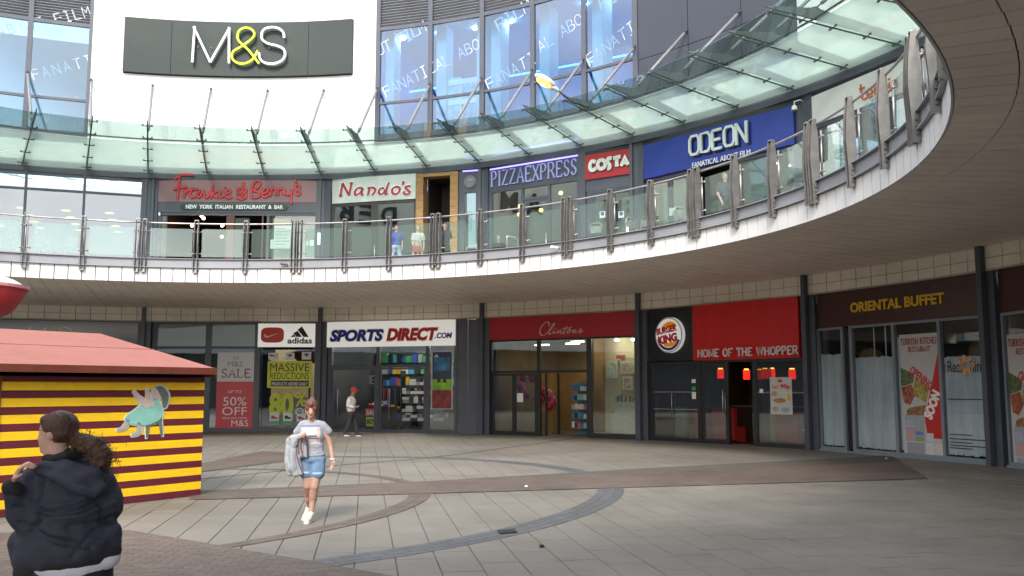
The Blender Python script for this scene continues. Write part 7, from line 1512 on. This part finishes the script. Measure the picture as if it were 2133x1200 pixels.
# ---- small people on the upper level
def small(label, u, vtop, z0, hgt, cs_, D=None, seated=False, face=1, ins=None, carry=None):
    p = at_z(u, vtop, z0 + hgt) if D is None else at_d(u, vtop, D); b = Vector((p.x, p.y, p.z - hgt)); t = thing('person', label, 'person', tuple(b)); k = hgt / 1.7 if not seated else hgt / 1.3
    c = lambda x, y, z: b + Vector((x * k, y * k, z * k)); sk, topm, botm, hr = cs_
    dz = -.4 if seated else 0
    mb = MB(); mb.ell(c(0, 0, 1.58 + dz), (.075 * k, .09 * k, .11 * k)); mb.cap(c(0, 0, 1.5 + dz), c(0, 0, 1.4 + dz), .05 * k, .06 * k); mb.ell(c(0, 0, 1.2 + dz), (.16 * k, .12 * k, .25 * k)); mb.ell(c(0, 0, .95 + dz), (.15 * k, .13 * k, .15 * k))
    sw = .18 * face
    for s_ in (-1, 1):
        mb.cap(c(s_ * .17, 0, 1.38 + dz), c(s_ * .21, .02, 1.1 + dz), .045 * k, .04 * k); mb.cap(c(s_ * .21, .02, 1.1 + dz), c(s_ * .17 + (.16 * face if seated else .05 * face), -.1, (1.0 if seated else .85) + dz), .038 * k, .03 * k); mb.ell(c(s_ * .17 + (.2 * face if seated else .05 * face), -.12, (1.0 if seated else .8) + dz), (.03 * k, .03 * k, .05 * k), 8, 6)
        if seated: mb.cap(c(s_ * .09, 0, .92 + dz), c(s_ * .09 + .3 * face, -.1, .9 + dz), .08 * k, .06 * k); mb.cap(c(s_ * .09 + .3 * face, -.1, .9 + dz), c(s_ * .09 + .3 * face, -.1, .45 + dz), .055 * k, .04 * k)
        else: mb.cap(c(s_ * .08, 0, .9), c(s_ * .08 + s_ * sw * .4, 0, .48), .085 * k, .06 * k); mb.cap(c(s_ * .08 + s_ * sw * .4, 0, .48), c(s_ * .08 + s_ * sw, 0, .05), .055 * k, .04 * k)
    bake('body', mb, sk, t, .022, 3)
    mb = MB(); mb.ell(c(0, 0, 1.2 + dz), (.185 * k, .145 * k, .26 * k)); mb.ell(c(0, 0, 1.02 + dz), (.17 * k, .15 * k, .14 * k))
    for s_ in (-1, 1): mb.cap(c(s_ * .16, 0, 1.38 + dz), c(s_ * .205, .01, 1.2 + dz), .065 * k, .06 * k)
    bake('top', mb, topm, t, .022, 4, [(.03, .12, 'C')])
    mb = MB(); mb.ell(c(0, 0, .92 + dz), (.175 * k, .155 * k, .13 * k))
    for s_ in (-1, 1):
        if seated: mb.cap(c(s_ * .09, 0, .92 + dz), c(s_ * .09 + .3 * face, -.1, .9 + dz), .095 * k, .08 * k)
        else: mb.cap(c(s_ * .08, 0, .9), c(s_ * .08 + s_ * sw * .4, 0, .5), .10 * k, .08 * k)
    bake('trousers', mb, botm, t, .022, 3)
    mb = MB(); mb.ell(c(-.01 * face, .02, 1.615 + dz), (.086 * k, .10 * k, .095 * k)); bake('hair', mb, hr, t, .02, 2)
    return t, c
cl_ = lambda n_, c_: mat(n_, c_, .85)
small('walker in a royal blue top carrying a pale bag on the balcony', 826, 468, FZ, 1.68, (skin, cl_('royal_blue_cloth', (.04, .07, .26)), cl_('pale_blue_cloth', (.25, .35, .45)), hairb))
t, c = small('walker in a pale floral blouse with a red handbag on the balcony', 871, 470, FZ, 1.62, (skin2, mat('floral_cloth', (.45, .43, .42), .85, var=.5, scale=22), cl_('cream_cloth', (.45, .36, .26)), mat('fair_hair', (.30, .20, .10), .6)))
hb = thing('handbag', 'small red handbag carried by the walker in the floral blouse', 'bag', tuple(c(-.02, -.22, .72))); mb = MB(); q_ = c(-.02, -.22, .72); mb.box(q_.x - .13, q_.x + .13, q_.y - .05, q_.y + .05, q_.z, q_.z + .2); build('bag_body', mb, mat('red_leather', (.32, .04, .04), .5), hb); mb = MB(); mb.tube([q_ + Vector((-.1, 0, .2)), q_ + Vector((-.05, 0, .4)), q_ + Vector((.05, 0, .4)), q_ + Vector((.1, 0, .2))], .01, 6); build('handle', mb, MATS['red_leather'], hb)
small('figure in long black clothes standing by the timber portal', 927, 464, FZ, 1.66, (skin, cl_('black_cloth', (.012, .012, .015)), MATS['black_cloth'], hairb))
small('seated person in black seen from behind at the pizza restaurant', 1039, 490, FZ, 1.25, (skin, MATS['black_cloth'], MATS['black_cloth'], mat('grey_hair', (.2, .2, .19), .7)), seated=True)
small('cinema worker in a dark navy shirt at the entrance', 1510, 360, FZ, 1.78, (skin2, cl_('worker_navy', (.015, .03, .06)), MATS['black_cloth'], MATS['fair_hair']), D=26.2)
B0 = bays[0]
def diner(lab, u, v, cs_, d, f): 
    px_, pz_ = B0.loc(u, v, -d); p = B0.P(px_, -d, 0); return small(lab, u, v, FZ, 1.25, cs_, D=p.y, seated=True, face=f)
diner('bald diner in a turquoise shirt behind the restaurant window', 31, 474, (skin, cl_('turquoise_cloth', (.02, .30, .30)), MATS['black_cloth'], skin), 1.0, 1)
diner('diner with fair hair and bare arms facing the room', 76, 478, (skin2, cl_('beige_cloth', (.4, .33, .26)), MATS['black_cloth'], MATS['fair_hair']), 1.2, 1)
diner('smaller diner beside the fair haired diner', 93, 486, (skin2, cl_('pink_cloth', (.4, .25, .24)), MATS['black_cloth'], MATS['fair_hair']), 1.8, 1)
diner('diner in a grey top with a yellow strap leaning forward', 150, 480, (skin, cl_('slate_cloth', (.22, .25, .27)), MATS['black_cloth'], hairb), 1.0, -1)
for k, (u, d) in enumerate(((55, 1.0), (112, 1.1), (215, 1.4))):
    px_, _ = B0.loc(u, 510, -d); tb = thing('dining_table', 'square dining table behind the restaurant window %s' % ['beside the turquoise shirt', 'between the two facing diners', 'by the white counter'][k], 'table', tuple(B0.P(px_, -d, FZ)), B0.rz, 'restaurant tables')
    pbox('table_top', B0, (px_ - .38, px_ + .38, FZ + .72, FZ + .75), -d - .35, -d + .35, cl_('pale_table', (.35, .33, .3)), tb); mb = MB(); mb.tube([B0.P(px_, -d, FZ), B0.P(px_, -d, FZ + .72)], .04, 8); build('leg', mb, black, tb)
sc = thing('white_counter', 'low white counter inside the third restaurant window', 'counter', tuple(B0.P(B0.loc(225, 520, -1)[0], -1.9, FZ)), B0.rz); r = B0.rect(186, 494, 256, 530, -1.9); pbox('counter_body', B0, (r[0], r[1], FZ, FZ + 1.1), -2.3, -1.9, cl_('counter_white', (.5, .53, .53)), sc); pbox('counter_top', B0, (r[0] - .03, r[1] + .03, FZ + 1.101, FZ + 1.15), -2.33, -1.87, cl_('counter_edge', (.3, .3, .3)), sc)
def chair(p, rz, lab, m, metal=True):
    t = thing('cafe_chair', lab, 'chair', tuple(p), rz, 'cafe chairs on the balcony'); t.rotation_euler = (0, 0, rz); L = lambda *a: Vector(a)
    mb = MB(); mb.box(-.2, .2, -.2, .2, .44, .47); build('seat', mb, m, t, local=True); mb = MB(); mb.tube([L(-.2, .2, .45), L(-.2, .24, .82), L(-.12, .25, .88), L(.12, .25, .88), L(.2, .24, .82), L(.2, .2, .45)], .016, 6); build('back_frame', mb, steel if metal else m, t, local=True, smooth=True)
    mb = MB(); mb.box(-.17, .17, .222, .24, .6, .8); build('backrest', mb, m, t, local=True)
    for a in (-1, 1):
        for b in (-1, 1): mb = MB(); mb.tube([L(a * .18, b * .18, .45), L(a * .22, b * .22, 0)], .013, 6); build('leg', mb, steel if metal else m, t, local=True)
for k, (u, v, lab, m) in enumerate(((858 + 126, 512, 'black cafe chair beside the end panel of the pizza restaurant', black), (1010, 508, 'black cafe chair by the pizza restaurant mullion', black), (1248, 470, 'chrome cafe chair before the first coffee shop door', steel), (1300, 458, 'chrome cafe chair before the second coffee shop door', steel), (1330, 452, 'chrome cafe chair by the pilaster with the lit panel', steel), (1424, 430, 'chrome cafe chair outside the cinema doors', steel))):
    p = at_z(u, v, FZ + .85); chair(Vector((p.x, p.y, FZ)), k * 1.3, lab, m)
for k, (u, v) in enumerate(((1055, 490), (1062, 489))):
    pass
hp = thing('hoop_rail', 'curved chrome hoop rail standing before the pizza restaurant window', 'rail', tuple(at_z(1066, 492, FZ + 1.0) - Vector((0, 0, 1))))
a, b = at_z(1056, 492, FZ + 1.0), at_z(1078, 496, FZ + .95); g0 = lambda p, z: Vector((p.x, p.y, z))
mb = MB(); mb.tube([g0(a, FZ), g0(a, FZ + .9), a, a.lerp(b, .2), a.lerp(b, .85), g0(b, FZ + .88), g0(b, FZ)], .03, 8); build('tube', mb, steel, hp, smooth=True)
for k, (u, lab) in enumerate(((600, 'small grey spotlight clipped on the balcony channel under the italian restaurant'), (1168, 'small white spotlight clipped on the balcony channel under the pizza restaurant'))):
    ph_ = None; import_a = None
    best = min(range(0, 1200), key=lambda q: abs((lambda p: 1066.5 + FX * p.x / (p.y * cos(TH) + (p.z - 1.7) * sin(TH)))(EP(q / 10, 5.4)) - u)) / 10
    p = EP(best, 5.38, .14); t = thing('channel_spotlight', lab, 'spotlight', tuple(p)); mb = MB(); mb.cap(p, p + Vector((-.14, -.02, .02)), .035, .05, 8); build('housing', mb, white if k else steeld, t, smooth=True); mb = MB(); mb.tube([p, p + (EP(best, 5.38, .03) - p) * .9], .012, 6); build('arm', mb, steeld, t)
best = min(range(600, 1200), key=lambda q: abs((lambda p: 1066.5 + FX * p.x / (p.y * cos(TH) + (p.z - 1.7) * sin(TH)))(EP(q / 10, 5.1)) - 556)) / 10
ap = thing('access_panel', 'slightly grey access panel screwed over the white fascia below the italian restaurant', 'panel', tuple(EP(best, 4.86, .05)))
mb = MB(); edgebox(mb, best + .68, best - .68, .0315, .055, 4.83, 5.24); build('cover', mb, mat('access_panel_grey', (.62, .63, .65), .5), ap)
mb = MB()
for da in (.6, -.6):
    for z in (4.88, 5.2): mb.ell(EP(best + da, z, .056), (.012, .012, .012), 6, 5)
build('screw', mb, dark, ap)
# litter seen on the paving
for k, (u, v, lab) in enumerate(((1096, 1013, 'crumpled white scrap on the brown brick band'), (1846, 955, 'white scrap near the end of the brown brick band'), (1128, 1137, 'dark wad on the pale slabs below the granite arc'))):
    p = at_z(u, v, .02); t = thing('litter', 'small ' + lab, 'litter', tuple(p)); mb = MB(); mb.ell(p, (.03, .025, .018), 7, 5); build('scrap', mb, white if k < 2 else black, t)
# ================================================================== the far side of the court (seen as reflections)
op = thing('cream_department_store', 'tall cream rendered department store across the court with dark capitals', 'building', (-36, 10, 0))
crm = mat('cream_render', (.56, .54, .44), .8, var=.05, scale=.3, grime=.08)
F = Arc(232, 27.0); mb = MB()
def oparc(mb, a0, a1, r0, r1, z0, z1, seg):
    for i in range(seg):
        p, q = R(a0 + (a1 - a0) * i / seg), R(a0 + (a1 - a0) * (i + 1) / seg); f = lambda a, r, z: Vector((CC[0] + r * cos(a), CC[1] + r * sin(a), z))
        mb.hexa([f(p, r0, z0), f(q, r0, z0), f(q, r1, z0), f(p, r1, z0), f(p, r0, z1), f(q, r0, z1), f(q, r1, z1), f(p, r1, z1)])
oparc(mb, 132, 250, 27, 28, 4.6, 20.5, 30); build('wall', mb, crm, op)
mb = MB(); oparc(mb, 132, 250, 26.9, 28, 0, 4.6, 30); build('shop_band', mb, slate, op)
mb = MB(); oparc(mb, 132, 250, 24, 27, 4.6, 5.1, 30); build('canopy', mb, whitep, op)
for k, ch in enumerate('DEBENHAMS'):
    a = 209.6 - k * 4.3 if k < 5 else (224.5 if k == 5 else 172 - (k - 7) * 5); build('letter', text_mb(MB(), F, ch, ((R(232 - a)) * 27, (R(232 - a)) * 27 + 1.5, 15.9, 17.7), .1, .15, .02), black, op)
